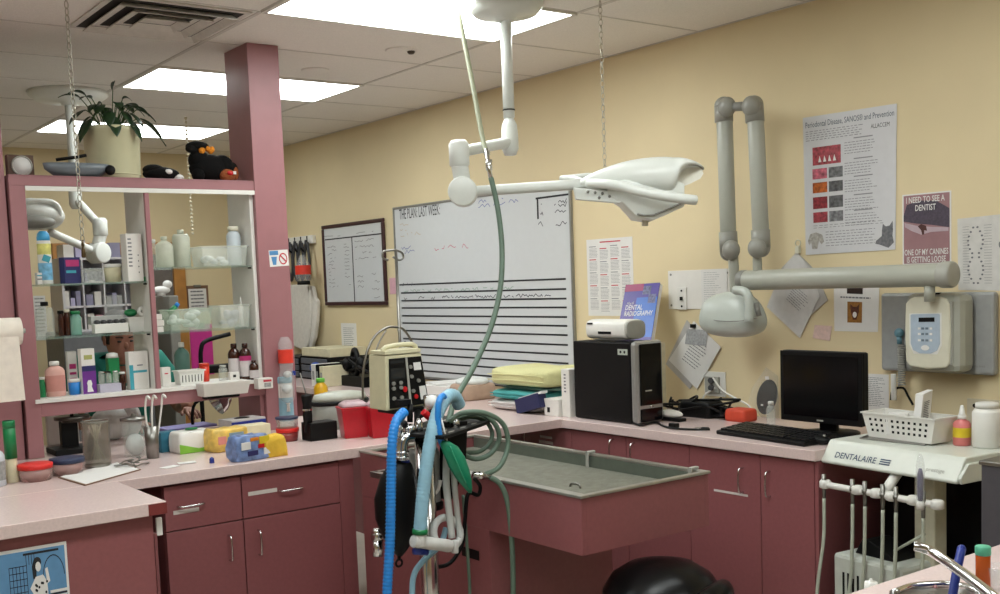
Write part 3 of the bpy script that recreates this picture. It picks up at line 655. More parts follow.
# clipboard papers lower left
t = T('clipped_papers', 'printed white papers hanging askew from a black clip above the worktop', 'papers', at(693, 388, 'x', W-.004))
m = MB(); m.prism([at(px, py, 'x', W-.003) for px, py in ((687, 320), (666, 364), (690, 389), (714, 350))], (-.002, 0, 0)); P('rear_sheet', m, MATS['grey_white_paper'], t, 0, True)
m = MB(); m.prism([at(px, py, 'x', W-.007) for px, py in ((694, 321), (721, 347), (697, 389), (669, 360))], (-.002, 0, 0)); P('front_sheet', m, PAPER, t, 0, True)
fk = Frame(*[at(px, py, 'x', W-.0094) for px, py in ((694, 334), (714, 348), (698, 378), (678, 362))])
m = MB(); fk.lines(m, .08, .1, .9, 9, .09, .02, .0006, .3, 6); P('print', m, GINK, t, 0, True)
m = MB(); m.prism([at(px, py, 'x', W-.011) for px, py in ((687, 329), (708, 330), (706, 346), (685, 344))], (-.001, 0, 0)); P('card', m, mat('grey_card', '#a9aaac', .6, var=.25, scale=90), t, 0, True)
m = MB(); p0 = at(693, 326, 'x', W-.015); m.box(p0, (.014, .03, .018)); P('clip', m, BLK, t, .002, True)
# white panel with switch + overlapping paper
f = rect_frame(668.5, 271, 732, 309); t = T('white_notice_board', 'blank white plastic panel on the wall left of the x-ray arm', 'panel', f.pt(.5, 1)); m = MB(); f.rect(m, 0, 0, 1, 1, .0004, .004); P('panel', m, WHM, t, .001, True)
m = MB()
for a, b in ((.05, .1), (.05, .9), (.95, .1)): f.disc(m, a, b, .014, .03, .005, .002)
P('screw', m, DGR, t, 0, True)
f = rect_frame(702, 269.5, 729, 332); f.c = [c+Vector((-.006, 0, 0)) for c in f.c]; t = sheet('instruction_sheet', 'white printed sheet half hidden behind the x-ray tube head', 'paper', f)
m = MB(); f.lines(m, .1, .05, .8, 22, .035, .008, .0018, .4, 5); P('print', m, mat('pale_print2', '#b4b4b4', .8), t, 0, True)
f = rect_frame(678.5, 287.5, 688, 309.5); f.c = [c+Vector((-.005, 0, 0)) for c in f.c]; t = T('light_switch', 'white wall switch plate on the blank white panel', 'switch', f.pt(.5, 1))
m = MB(); f.rect(m, 0, 0, 1, 1, .0004, .006); P('plate', m, WHT, t, .001, True)
m = MB(); f.rect(m, .38, .42, .62, .58, .007, .006); f.disc(m, .5, .15, .1, .05, .007); f.disc(m, .5, .85, .1, .05, .007); P('toggle', m, BLK, t, 0, True)
# outlet with cords
f = rect_frame(705, 371, 726.5, 397); t = T('power_outlet', 'grey wall outlet with two white cords plugged in', 'outlet', f.pt(.5, 1))
m = MB(); f.rect(m, 0, 0, 1, 1, .0004, .006); P('plate', m, WHT, t, .001, True)
m = MB(); f.rect(m, .1, .2, .75, .85, .007, .012); P('socket_face', m, GRY, t, .002, True)
m = MB()
for b in (.35, .65): f.disc(m, .45, b, .13, .12, .02, .01, 10)
P('plug', m, mat('dark_grey_plug', '#4a4a4c', .5), t, 0, True)
for k, pts in enumerate((((713, 378), (722, 390), (735, 398), (748, 405), (752, 412)), ((715, 388), (704, 396), (703, 406), (710, 411), (720, 413), (730, 414)))):
    n_ = len(pts); m = MB(); m.tube([at(px, py, 'x', W-.02-.1*i_/(n_)) for i_, (px, py) in enumerate(pts)], .005, 8, 5)
    P('power_cord', m, WHT, t, 0, True)
f = rect_frame(858, 373, 889, 412); t = sheet('chart_print', 'small printed diagram sheet on the wall right of the monitor', 'paper', f)
m = MB(); f.lines(m, .1, .1, .9, 16, .05, .012, .0018, .3, 6); P('print', m, GINK, t, 0, True)
# hooks bar
f = rect_frame(288, 236, 317, 256); t = T('hook_rack', 'white hook rail with cables on the far wall beside the pink post', 'rack', f.pt(.5, 1))
m = MB(); f.rect(m, 0, .1, 1, .45, .001, .03); P('rail', m, WHT, t, .003, True)
m = MB()
for k in range(4): p0 = f.pt(.15+k*.22, .45, .03); P('hook', MB().tube([p0+Vector((0, 0, .06)), p0, p0+Vector((-.03, 0, -.06)), p0+Vector((-.06, 0, -.03))], .008, 8, 4), BLK, t, 0, True)
m = MB()
for k in range(5): a = .05+k*.2; m.tube([f.pt(a, .3, .05), f.pt(a-.06, 1.2, .06), f.pt(a+.05, 2.0, .06), f.pt(a+.12, 1.3, .06), f.pt(a+.04, .4, .05)], .012, 6, 5)
P('cable', m, mat('dark_grey_cable', '#35363a', .5), t, 0, True)
# bag of saline w/ red tag
c = at(303, 268, 'x', W-.13); t = T('hanging_bottle', 'clear bottle with red label hanging under the hook rail', 'bottle', c)
P('body', MB().lathe([(.05, -.10), (.06, -.09), (.06, .02), (.03, .07), (.02, .1)], 16), CLR, t); P('label', MB().lathe([(.061, -.05), (.061, .02)], 16, caps=False), mat('red_orange_label', '#e23a28', .5), t)
P('cap', MB().lathe([(.05, -.13), (.05, -.10)], 16), BLK, t)
# white towel hanging
t = T('hanging_towel', 'white cloth hanging below the hook rail beside the pink post', 'towel', at(306, 350, 'x', W-.1))
tp = [(291, 285), (304, 284), (316, 286), (318, 297), (321, 301), (320, 322), (318, 338), (313, 352), (304, 349), (294, 345), (291, 330)]
m = MB().prism([at(px, py, 'x', W-.03) for px, py in tp], (-.035, 0, 0)); P('cloth', m, mat('white_cloth', '#e2ddd4', .85, bump=.2), t, .012, True)
P('fold', MB().tube([at(309, 286, 'x', W-.068), at(311, 315, 'x', W-.07), at(308, 348, 'x', W-.068)], .012, 8, 4), MATS['white_cloth'], t, 0, True)
# ------------------------------------------------------------------ x-ray unit
XA = W-.2
p_r, p_l = at(948, 274, 'x', XA), at(744, 281, 'x', XA)
zc = (p_r.z+p_l.z)/2
t = T('x_ray_arm', 'wall-mounted dental x-ray unit with grey folded arm and hanging tube head', 'x-ray unit', (XA, p_r.y+.05, p_r.z))
LG = mat('warm_light_grey_enamel', '#aaaba0', .35, var=.02)
P('horizontal_arm', MB().cyl((XA, p_l.y, zc), (XA, p_r.y, zc), .044, n=24), LG, t, .004, True)
P('end_cap', MB().cyl((XA, p_r.y+.03, zc), (XA, p_r.y-.025, zc), .05, n=24), GRY, t, .01, True)
P('arm_end', MB().cyl((XA, p_l.y-.02, zc), (XA, p_l.y+.02, zc), .046, n=24), DGR, t, .008, True)
def tubeseg(nm, a, b, r, ma, xx=XA):
    A, B = at(*a, 'x', xx), at(*b, 'x', xx); return P(nm, MB().cyl(A, B, r, n=22), ma, t, .003, True)
tubeseg('scissor_arm', (724.5, 118), (728.5, 242), .036, LG); tubeseg('scissor_arm', (755.5, 118), (761, 238), .036, LG)
for (a, b) in (((724, 122), (723.5, 106)), ((755, 122), (754, 105)), ((728, 232), (729, 252)), ((760.5, 230), (761, 248))):
    A, B = at(*a, 'x', XA), at(*b, 'x', XA); m = MB().cyl(A, B, .041, n=22); m.sph(B, .041, 22, 12)
    P('joint_cover', m, mat('joint_grey', '#93928a', .4, var=.03), t, 0, True)
m = MB()
JG = mat('joint_grey', '#93928a', .4, var=.03)
for px, py in ((727, 107), (751, 106), (731, 250), (757, 248)): P('pivot_disc', MB().sph(at(px, py, 'x', XA-.028), (.034, .044, .044), 20, 12), JG, t, 0, True)
P('top_link', MB().cyl(at(728, 107, 'x', XA-.02), at(750, 106, 'x', XA-.02), .02), DGR, t, 0, True)
tubeseg('stem', (757, 245), (757.5, 275), .02, LG); tubeseg('stem', (733, 255), (735, 292), .023, LG)
# tube head
hy = at(733, 313, 'x', XA); sc = mpp(hy); m = MB(); rings = []
for (py, xa, xb, dd) in ((291, 728, 742, .02), (296, 712, 751, .05), (303, 706, 757, .075), (316, 704, 762, .09), (325, 704, 763, .09), (332, 710, 760, .08), (336, 722, 752, .05), (337.5, 733, 744, .015)):
    A, B = at(xa, py, 'x', XA), at(xb, py, 'x', XA); ring = []
    for k in range(28):
        a = 2*PI*k/28; ca, sa = math.cos(a), math.sin(a); ca2 = math.copysign(abs(ca)**.7, ca); sa2 = math.copysign(abs(sa)**.7, sa)
        q_ = A.lerp(B, .5+.5*ca2); ring.append(q_+Vector((-dd*sa2, 0, 0)))
    rings.append(ring)
TH = mat('greenish_white_enamel', '#b9bfb8', .3, var=.02)
P('tube_head', MB().loft(rings), TH, t, 0, True, sub=1)
m = MB().tube([at(735, 290, 'x', XA-.09), at(745, 292, 'x', XA-.1), at(749, 300, 'x', XA-.105), at(749, 322, 'x', XA-.11)], .02, 10, 5); P('yoke', m, TH, t, 0, True)
P('seam', MB().tube([at(705, 318, 'x', XA-.06), at(720, 321, 'x', XA-.098), at(740, 321, 'x', XA-.1), at(757, 318, 'x', XA-.085)], .0022, 6, 4), DGR, t, 0, True)
m = MB().cyl(at(756, 303, 'x', XA-.07), at(759, 316, 'x', XA-.07), .012); P('grip_slot', m, DGR, t, 0, True)
P('drop_post', MB().cyl((XA, p_r.y+.075, zc-.03), (XA, p_r.y+.075, zc-.1), .02, n=16), LG, t, 0, True)
# wall plate and control box
f = wall_frame([(886, 293), (1003, 292), (1003, 376), (886, 375)], W)
f = rect_frame(886, 293, 999.5, 375); t = T('mounting_plate', 'grey wall mounting plate behind the x-ray control box', 'plate', f.pt(.5, 1))
m = MB(); f.rect(m, 0, 0, 1, 1, .001, .04); P('plate', m, mat('cool_grey_enamel', '#9c9d9c', .4), t, .012, True)
m = MB(); f.rect(m, .755, .87, .79, .92, .0415, .001); P('logo_mark', m, INK, t, 0, True)
text('logo', 'progeny dental', f, .8, .875, .93, .915, DGR, t, .0418)
cb = rect_frame(907, 297, 951, 370, W-.15); t = T('control_box', 'pale grey x-ray control box with keypad and small display', 'control box', cb.pt(.5, 1))
m = MB(); rings = []
fc = [(.0, .09), (.08, .03), (.2, .0), (.5, -.01), (.8, 0), (.93, .03), (1, .1), (1.02, .5), (1, .9), (.93, .97), (.5, 1), (.1, .97), (.0, .9), (-.02, .5)]
P('casing', MB().prism([cb.pt(a, b, 0) for a, b in fc], (-.012, 0, 0)), CREAM, t, .006, True)
bk = rect_frame(905, 294, 969, 371, W-.12)
yL, yR, zT, zB = cb.c[0].y+.015, at(968, 335, 'x', W-.10).y, cb.c[0].z+.012, cb.c[2].z-.014
P('housing', MB().bb(W-.149, W-.041, yR, yL, zB, zT), LG, t, .03, True)
P('grip_ridge', MB().bb(W-.155, W-.149, yR+.03, yR+.1, zB+.03, zT-.03), GRY, t, .003, True)
sc_ = Frame(cb.pt(.13, .24, .012), cb.pt(.8, .23, .012), cb.pt(.8, .78, .012), cb.pt(.13, .78, .012))
m = MB(); sc_.poly(m, [(0, .02), (.05, 0), (.95, 0), (1, .03), (1, .75), (.9, .92), (.7, 1), (.3, 1), (.08, .92), (0, .75)], .001, .001); P('keypad_panel', m, mat('pale_blue_grey', '#aebccb', .4), t, 0, True)
m = MB(); sc_.poly(m, [(-.05, -.02), (1.05, -.02), (1.05, .8), (.9, 1.02), (.1, 1.02), (-.05, .8)], .0002, .0007); P('panel_border', m, WHT, t, 0, True)
m = MB(); sc_.rect(m, .28, .09, .82, .2, .002, .001); P('display', m, BLK, t, 0, True)
m = MB(); mw = MB()
for b in (.34, .48, .64):
    for a in (.3, .42, .56, .7): sc_.rect(m if (a in (.42, .56)) else mw, a-.045, b, a+.045, b+.055, .002, .0012)
sc_.disc(mw, .5, .86, .14, .07, .002, .0012); P('key', m, mat('key_grey', '#6f7c88', .5), t, 0, True); P('white_key', mw, PAPER, t, 0, True)
P('top_knob', MB().box(cb.pt(.62, -.03, -.03), (.02, .02, .012)), BLK, t, .003, True)
# clear tube instrument hanging by the box
t = T('handswitch', 'white exposure handswitch with coiled cord hanging under the grey plate', 'handswitch', at(896, 400, 'x', W-.06))
P('grip', MB().cyl(at(893.5, 374, 'x', W-.06), at(894, 400, 'x', W-.06), .011), WHT, t, .002, True)
pts = []
for k in range(90): q_ = k/89; b_ = at(901.5, 344+q_*42, 'x', W-.06); pts.append(b_+Vector((.012*math.cos(k*1.3), .016*math.sin(k*1.3), 0)))
P('coiled_cord', MB().tube(pts, .003, 5), GRY, t, 0, True)
P('blue_hook', MB().sph(at(899, 333, 'x', W-.06), (.016, .02, .02)).cyl(at(899, 336, 'x', W-.06), at(899.5, 344, 'x', W-.06), .01), mat('steel_blue', '#5f8796', .4), t, 0, True)
P('black_cable', MB().tube([at(891, 400, 'x', W-.03), at(893, 390, 'x', W-.03), at(903, 388, 'x', W-.03), at(908, 396, 'x', W-.03), at(913, 405, 'x', W-.03)], .005, 6, 5), BLK, t, 0, True)
# ------------------------------------------------------------------ kits for small things
def bottle(name, label, cat, loc, r, h, ma, capma, neck=.4, capr=None, lab=None, shoulder=.72, group=None, sq=1, labz=(.15, .6)):
    t = T(name, label, cat, loc, group=group); nr = r*neck
    P('body', MB().lathe([(r*.9, 0), (r, r*.12), (r, h*shoulder), (r*.82, h*(shoulder+.08)), (nr, h*.87), (nr, h*.92)], 20, sq=sq), ma, t)
    c = capr or nr*1.25
    P('cap', MB().lathe([(c, h*.88), (c, h*.985), (c*.85, h)], 16), capma, t)
    if lab: P('label', MB().lathe([(r*1.02, h*labz[0]), (r*1.02, h*labz[1])], 20, caps=False, sq=sq), lab, t)
    return t
def tub(name, label, cat, loc, r, h, ma, lidma, lab=None, lidh=.2, taper=.9, group=None):
    t = T(name, label, cat, loc, group=group)
    P('body', MB().lathe([(r*taper, 0), (r, h*(1-lidh))], 24), ma, t)
    P('lid', MB().lathe([(r*1.04, h*(1-lidh)), (r*1.05, h*.97), (r*.95, h)], 24), lidma, t)
    if lab: P('label', MB().lathe([(r*(taper+.1*.2)+.001, h*.15), (r*.99+.001, h*.6)], 24, caps=False), lab, t)
    return t
def carton(name, label, cat, loc, d, ma, rz=0, panels=(), group=None, bev=.002):
    """box standing at loc; panels: (face, s0, t0, s1, t1, material) on 'f' front (-y) or 'r'/'l'/'t'"""
    t = T(name, label, cat, loc, rz, group); x, y, z = d
    P('box', MB().box((0, 0, z/2), d), ma, t, bev)
    F = dict(f=Frame((-x/2, -y/2, z), (x/2, -y/2, z), (x/2, -y/2, 0), (-x/2, -y/2, 0)), l=Frame((-x/2, y/2, z), (-x/2, -y/2, z), (-x/2, -y/2, 0), (-x/2, y/2, 0)),
             t=Frame((-x/2, y/2, z), (x/2, y/2, z), (x/2, -y/2, z), (-x/2, -y/2, z)), r=Frame((x/2, -y/2, z), (x/2, y/2, z), (x/2, y/2, 0), (x/2, -y/2, 0)))
    for fc_, a, b, c, e, mm in panels:
        m = MB(); F[fc_].rect(m, a, b, c, e, .0003, .0006); P('printed_panel', m, mm, t)
    t['_f'] = 0; del t['_f']
    return t, F
def bin_(name, label, cat, loc, d, ma, taper=.85, rz=0, group=None, th=.003, slots=0):
    t = T(name, label, cat, loc, rz, group); x, y, z = d; m = MB()
    def ring(k, zz, o=0): a, b = x/2*k-o, y/2*k-o; return [(-a, -b, zz), (a, -b, zz), (a, b, zz), (-a, b, zz)]
    m.loft([ring(taper, 0), ring(1, z), ring(1, z, th), ring(taper, th, th)], False)
    P('tray', m, ma, t)
    m = MB()
    for s in (-1, 1): m.bb(-x/2-.005, x/2+.005, s*y/2-.004, s*y/2+.004, z-.004, z+.002); m.bb(s*x/2-.004, s*x/2+.004, -y/2+.004, y/2-.004, z-.004, z+.002)
    P('rim', m, ma, t)
    if slots:
        m = MB()
        for r_ in range(3 if slots > 10 else 1):
            for k in range(slots if slots < 12 else 11):
                n_ = (slots if slots < 12 else 11); xx = -x*.4+x*.8*k/(n_-1); zz = z*(.3+.22*r_) if slots > 10 else z*.45; kk = taper+(1-taper)*zz/z
                m.box((xx*kk/1, -y/2*kk-.0006, zz), (x*.03, .001, z*(.1 if slots > 10 else .5)))
        P('slots', m, BLK, t)
    return t
def spot(px, py, y=4.95): return at(px, py, 'y', y)
HS = mpp(spot(150, 300))
def hx(px, z, y=4.95): v = at(px, 300, 'y', y); return Vector((at(px, 372-(z-1.59)/HS, 'y', y).x, y, z))
def onshelf(px0, px1, z, y=4.95):
    for _ in (0,): pass
    # x of a pixel column at this shelf height
    py = 300
    for i in range(4):
        p = at((px0+px1)/2, py, 'y', y); py += (p.z-z)/mpp(p)
    p = at((px0+px1)/2, py, 'y', y); return Vector((p.x, y, z)), (px1-px0)*mpp(p)
def ph(n, y=4.95): return n*HS
CARD = mat('white_card', '#dedad4', .6, var=.02)
NAVY = mat('navy_print', '#28285e', .5); PURP = mat('purple_print', '#6a2a88', .5); MAG = mat('magenta_print', '#b02a6a', .5)
CYAN = mat('teal_print', '#3f9fb0', .5); GLAB = mat('grey_label', '#9a9a98', .6, var=.25, scale=90); OLAB = mat('cream_label', '#d8d0b0', .6)
# --- left bay, upper glass shelf
p, w_ = onshelf(40, 53, SH['a']); t = T('spray_can', 'blue and white spray can on the upper left glass shelf', 'spray can', p); r_ = w_*.5
P('body', MB().lathe([(r_*.92, 0), (r_, .006), (r_, ph(40)), (r_*.9, ph(41.5))], 24), WHT, t); P('cap', MB().lathe([(r_*.95, ph(41)), (r_*.97, ph(44)), (r_*.85, ph(47.5)), (r_*.5, ph(50))], 24), mat('sky_blue_plastic', '#3f9ed0', .35), t)
P('blue_label', MB().lathe([(r_*1.01, ph(4)), (r_*1.01, ph(20))], 24, caps=False), mat('pale_blue_print', '#74aed0', .4, var=.35, scale=40), t); P('yellow_label', MB().lathe([(r_*1.01, ph(28)), (r_*1.01, ph(38))], 24, caps=False), mat('pale_yellow_print', '#d8d47a', .4, var=.3, scale=30), t); P('green_swirl', MB().box((0, -r_*1.0, ph(24)), (r_*1.1, .004, ph(6)), M=Matrix.Rotation(.4, 3, 'Y')), CYAN, t)
p, w_ = onshelf(62, 80, SH['a']); t, F = carton('medicine_box', 'navy and purple medicine box on the upper left glass shelf', 'box', p, (w_*1.0, .04, ph(25)), NAVY, .3, [('f', .1, .1, .9, .35, MAG), ('f', .1, .5, .7, .6, CYAN)])
p, w_ = onshelf(83, 102, SH['a']); t, F = carton('clear_case', 'clear plastic case with grey label beside the navy medicine box', 'case', p, (w_, .06, ph(14)), FROST, .1, [('f', .1, .2, .9, .8, GLAB)])
p, w_ = onshelf(105, 122, SH['a']); t = tub('cream_jar', 'squat cream jar left of the tall white carton', 'jar', p, w_*.5, ph(18), OLAB, WHT)
p, w_ = onshelf(124, 143, SH['a'], 4.87); t, F = carton('tall_carton', 'tall white carton with a row of dark dots on the glass shelf', 'box', p, (w_*.85, .06, ph(46)), CARD, .1)
m = MB()
for k in range(4): F['f'].disc(m, .72, .45+.12*k, .03, .016, .0004)
P('dots', m, INK, t)
m = MB(); F['f'].lines(m, .1, .1, .35, 8, .08, .03, .0004, .2, 3); P('print', m, GINK, t)
p, w_ = onshelf(134, 147, SH['a'], 4.87); t, F = carton('green_packet', 'small green packet at the edge of the upper left glass shelf', 'packet', p, (w_, .03, .02), GRN, .1)
p, w_ = onshelf(37, 41, SH['a'], 4.9); t, F = carton('card_stack', 'small stack of white cards left of the blue spray can', 'cards', p, (.02, .04, .05), CARD, .0, [('f', .0, .2, 1, .3, CYAN), ('f', 0, .5, 1, .6, GINK)])
# --- left bay, lower glass shelf
z = SH['b']
p, w_ = onshelf(38, 55, z); bottle('clear_bottle', 'clear grey bottle with black cap at the left of the lower glass shelf', 'bottle', p, w_*.5, ph(33), FROST, BLK, .35)
p, w_ = onshelf(59, 65, z); bottle('dark_vial', 'small dark vial with black cap on the lower glass shelf', 'vial', p, w_*.5, ph(24), AMBER, BLK, .8)
p, w_ = onshelf(65, 71, z); bottle('dark_vial', 'small dark vial with cream cap on the lower glass shelf', 'vial', p, w_*.5, ph(25), AMBER, CREAM, .8)
p, w_ = onshelf(71, 82, z); bottle('teal_bottle', 'pale teal clear bottle with green cap on the lower glass shelf', 'bottle', p, w_*.5, ph(23), mat('pale_teal_plastic', '#7fb8a4', .3, alpha=.6), GRN, .7)
p, w_ = onshelf(92, 125, z); t = T('needle_organizer', 'grey and white organizer with a row of small dark rolls', 'organizer', p)
P('front_tray', MB().box((0, -.03, ph(5)), (w_, .05, ph(9))), WHT, t, .002)
P('rear_tray', MB().box((0, .02, ph(13)), (w_, .05, ph(8))), mat('pale_grey_plastic', '#c0c0bc', .4), t, .002)
m = MB()
for k in range(5): m.cyl((-w_*.38+k*w_*.19, -.045, ph(11)), (-w_*.38+k*w_*.19, -.015, ph(11)), .011, n=10)
P('rolls', m, mat('charcoal_plastic', '#3a3a3c', .4), t)
m = MB().bb(-w_*.05, w_*.5, .01, .014, ph(17), ph(37)); P('clear_back', m, CLR, t)
p, w_ = onshelf(126, 150, z); t = bin_('white_tray', 'white tray at the right end of the lower left glass shelf', 'tray', p, (w_*.95, .07, ph(14)), WHT)
q_ = p+Vector((.018, -.02, ph(14)+.004)); t = T('tape_roll', 'white tape roll standing on the white tray', 'tape roll', q_); P('roll', MB().torus((0, 0, .022), .015, .009, Matrix.Rotation(PI/2, 3, 'X')), WHT, t); P('core', MB().cyl((0, -.004, .022), (0, .004, .022), .007), GRY, t)
q_ = p+Vector((-.028, .0, ph(14)+.004)); t = T('green_sponge', 'dark green rounded pad on the white tray', 'pad', q_); P('pad', MB().sph((0, 0, .018), (.03, .02, .018)), GRN, t)
# --- left bay, bottom shelf
z = zb
def bs_(a, b): return onshelf(a, b, z, 4.89)
p, w_ = bs_(40, 46); bottle('green_vial', 'small green vial at the left end of the bottom shelf', 'vial', p, w_*.5, ph(19), GRN, WHT, .8)
p, w_ = bs_(47, 66); bottle('pink_bottle', 'pink liquid bottle with white flip cap on the bottom shelf', 'bottle', p, w_*.5, ph(33), mat('pink_liquid', '#d6a498', .4), WHT, .4, lab=mat('pink_label', '#c88a80', .5), sq=.7)
p, w_ = onshelf(69, 78, z, 5.0); t, F = carton('tablet_box', 'white box with red print behind the purple carton', 'box', p, (w_, .03, ph(40)), CARD, 0, [('f', .15, .3, .85, .42, MAG), ('f', .15, .5, .85, .56, MAG), ('f', .15, .64, .85, .7, MAG)])
p, w_ = bs_(69, 81); tub('blue_jar', 'small blue-labelled jar left of the purple carton', 'jar', p, w_*.48, ph(15), BLU, WHT)
p, w_ = bs_(81, 95); t, F = carton('purple_carton', 'white and purple carton with a small dog picture', 'box', p+Vector((0, -.01, 0)), (w_, .035, ph(43)), CARD, .15, [('f', 0, .38, 1, .5, NAVY), ('f', 0, .5, 1, 1, PURP), ('f', .2, .14, .8, .24, mat('olive_print', '#9fa060', .5))])
m = MB(); F['f'].poly(m, [(.3, .96), (.34, .82), (.3, .76), (.4, .7), (.6, .7), (.68, .78), (.62, .84), (.75, .96)], .001); P('dog_picture', m, PAPER, t)
p, w_ = bs_(111, 122); t, F = carton('green_dispenser', 'green dispenser with a white top in front of the person', 'dispenser', p+Vector((0, .03, 0)), (w_, .04, ph(32)), GRN, 0)
P('white_top', MB().lathe([(w_*.55, ph(32)), (w_*.5, ph(36)), (w_*.2, ph(37))], 14), WHT, t)
p, w_ = onshelf(99, 120, z, 4.87); t, F = carton('swab_box', 'low pale box under the clear vials on the bottom shelf', 'box', p, (w_, .05, ph(8)), mat('lilac_card', '#b9b4c4', .6), 0)
for k, (a, c_) in enumerate(((102, 'grey'), (109, 'black'), (116, 'silver'))):
    q_, w2 = onshelf(a-3, a+3, z+ph(8), 4.87); bottle('glass_vial', 'small clear vial with %s cap standing on the pale box' % c_, 'vial', q_, w2*.5, ph(12), FROST, {'grey': GRY, 'black': BLK, 'silver': CHR}[c_], .7, group='vials on the pale box')
p, w_ = bs_(120, 126); bottle('amber_vial', 'tiny amber vial beside the white and teal carton', 'vial', p, w_*.5, ph(18), AMBER, WHT, .8)
p, w_ = bs_(128, 149); t, F = carton('teal_carton', 'white carton with a teal stripe at the right of the bottom shelf', 'box', p, (w_*.95, .04, ph(37)), CARD, .1, [('f', 0, .35, .2, 1, CYAN), ('f', .2, .5, .9, .56, CYAN), ('f', .4, .35, .7, .38, GINK)])
# --- right bay, upper glass shelf
z = SH['c']
p, w_ = onshelf(152, 158, z, 5.0); bottle('frosted_bottle', 'narrow frosted bottle half behind the hutch divider', 'bottle', p, w_*.55, ph(29), FROST, WHT, .5)
MILK = mat('milky_plastic', '#c9ccbb', .35, alpha=.85)
p, w_ = onshelf(157, 174, z, 4.93); bottle('milky_jug', 'milky plastic bottle with round shoulders, shorter of the two', 'bottle', p, w_*.5, ph(31), MILK, MILK, .3, shoulder=.7)
p, w_ = onshelf(174, 191, z, 4.95); bottle('milky_jug', 'tall milky square-shouldered bottle beside the clear bin', 'bottle', p, w_*.5, ph(38), MILK, MILK, .3, shoulder=.8)
p, w_ = onshelf(193, 246, z, 4.92); bin_('clear_bin', 'clear storage bin on the upper right glass shelf', 'bin', p, (w_*.9, .15, ph(20)), FROST, .9)
q_, w2 = onshelf(228, 242, z+.004, 4.92); bottle('white_bottle', 'large white bottle with cream cap standing in the clear bin', 'bottle', q_, w2*.5, ph(40), mat('bluish_white_plastic', '#c4ccd2', .4), CREAM, .6, shoulder=.75)
def lump(name, label, cat, loc, n, spread, size, ma, seed=1):
    random.seed(seed); m = MB()
    for k in range(n):
        m.sph((random.uniform(-spread[0], spread[0]), random.uniform(-spread[1], spread[1]), size*.55+random.uniform(0, spread[2])), (size*random.uniform(.6, 1.1), size*random.uniform(.6, 1), size*random.uniform(.4, .7)), 8, 6, Matrix.Rotation(random.random()*3, 3, 'Z'))
    o = P(name, m, ma); o.location = loc; return tag(o, label, cat)
GAUZE = mat('gauze_white', '#d6d9d6', .8, bump=.3)
q_, w2 = onshelf(205, 228, z+.004, 4.95); lump('gauze_rolls', 'heap of white gauze rolls inside the clear upper bin', 'gauze', q_, 9, (.05, .03, .03), .024, GAUZE)['kind'] = 'stuff'
# --- right bay, middle glass shelf
z = SH['d']
p, w_ = onshelf(153, 163, z, 4.86)
t = T('tube_boxes', 'small stack of white tube boxes by the hutch divider', 'boxes', p)
for k, (dx, hh) in enumerate(((0, 0), (.004, .028), (-.004, .056))): P('box', MB().box((dx, 0, hh+.013), (w_*.9, .04, .026)), CARD, t, .002)
BIN2 = mat('mint_clear_plastic', '#cfdccb', .25, alpha=.28)
p, w_ = onshelf(163, 210, z, 4.95); bin_('mint_bin', 'pale mint storage bin on the middle right shelf, left of the pair', 'bin', p, (w_*.92, .14, ph(21)), BIN2, .9)
q_, _ = onshelf(176, 196, z+.004, 4.95); lump('packet_heap', 'heap of white packets in the pale mint bin', 'packets', q_, 12, (.06, .03, .06), .03, GAUZE, 3)['kind'] = 'stuff'
q_, _ = onshelf(170, 176, z+ph(21)+.004, 4.95); t = T('green_tube', 'green and blue tube tip sticking up from the pale mint bin', 'tube', q_+Vector((0, 0, -.02))); P('tube', MB().cyl((-.02, 0, 0), (.012, 0, .03), .012), GRN, t); P('cap', MB().cyl((.012, 0, .03), (.026, 0, .045), .010), BLU, t)
p, w_ = onshelf(213, 248, z, 4.92); bin_('clear_bin', 'clear bin of syringes on the middle right shelf beside the post', 'bin', p, (w_*.9, .14, ph(23)), FROST, .9)
q_, _ = onshelf(222, 240, z+.004, 4.95); lump('syringe_heap', 'jumble of grey and white syringe packets in the clear bin', 'syringes', q_, 10, (.04, .03, .05), .026, mat('grey_packet', '#aeb2b8', .5, var=.2), 5)['kind'] = 'stuff'
q_, _ = onshelf(240, 244, z+.004, 4.92); t = T('nozzle', 'white pointed nozzle standing at the right of the clear bin', 'nozzle', q_); P('tip', MB().lathe([(.012, 0), (.012, .09), (.006, .1), (.002, .14)], 12), WHT, t)
# --- right bay, bottom shelf
z = zb
p, w_ = onshelf(161, 171, z, 4.9); t, F = carton('white_box', 'small upright white box left of the white basket', 'box', p, (w_*.9, .03, ph(19)), CARD, 0, [('f', .3, .3, .7, .36, REDI)])
p, w_ = onshelf(176, 191, z, 4.98); bottle('grey_green_bottle', 'dark grey-green bottle with white pump behind the basket', 'bottle', p, w_*.5, ph(42), mat('grey_green_plastic', '#4c6f66', .35), WHT, .3, shoulder=.7)
p, w_ = onshelf(176, 203, z, 4.9); bin_('slotted_basket', 'small white slotted basket on the bottom shelf', 'basket', p, (w_*.95, .08, ph(14)), WHT, .9, slots=7)
p, w_ = onshelf(200, 210, z, 4.97); tub('red_cup', 'orange-red cup beside the white slotted basket', 'cup', p, w_*.5, ph(19), mat('orange_red_plastic', '#e03a20', .35), mat('orange_red_plastic', '#e03a20'), lidh=.15)
p, w_ = onshelf(219, 228, z, 4.92); bottle('glass_vial', 'clear vial with grey cap in front of the amber bottles', 'vial', p, w_*.5, ph(16), FROST, GRY, .6)
p, w_ = onshelf(229, 239, z, 4.87); t, F = carton('white_pad', 'small white square packet in front of the amber bottles', 'packet', p, (w_, .03, ph(9)), CARD, 0, [('f', .3, .3, .6, .6, INK)])
WL = mat('white_bottle_label', '#cdc4c4', .6)
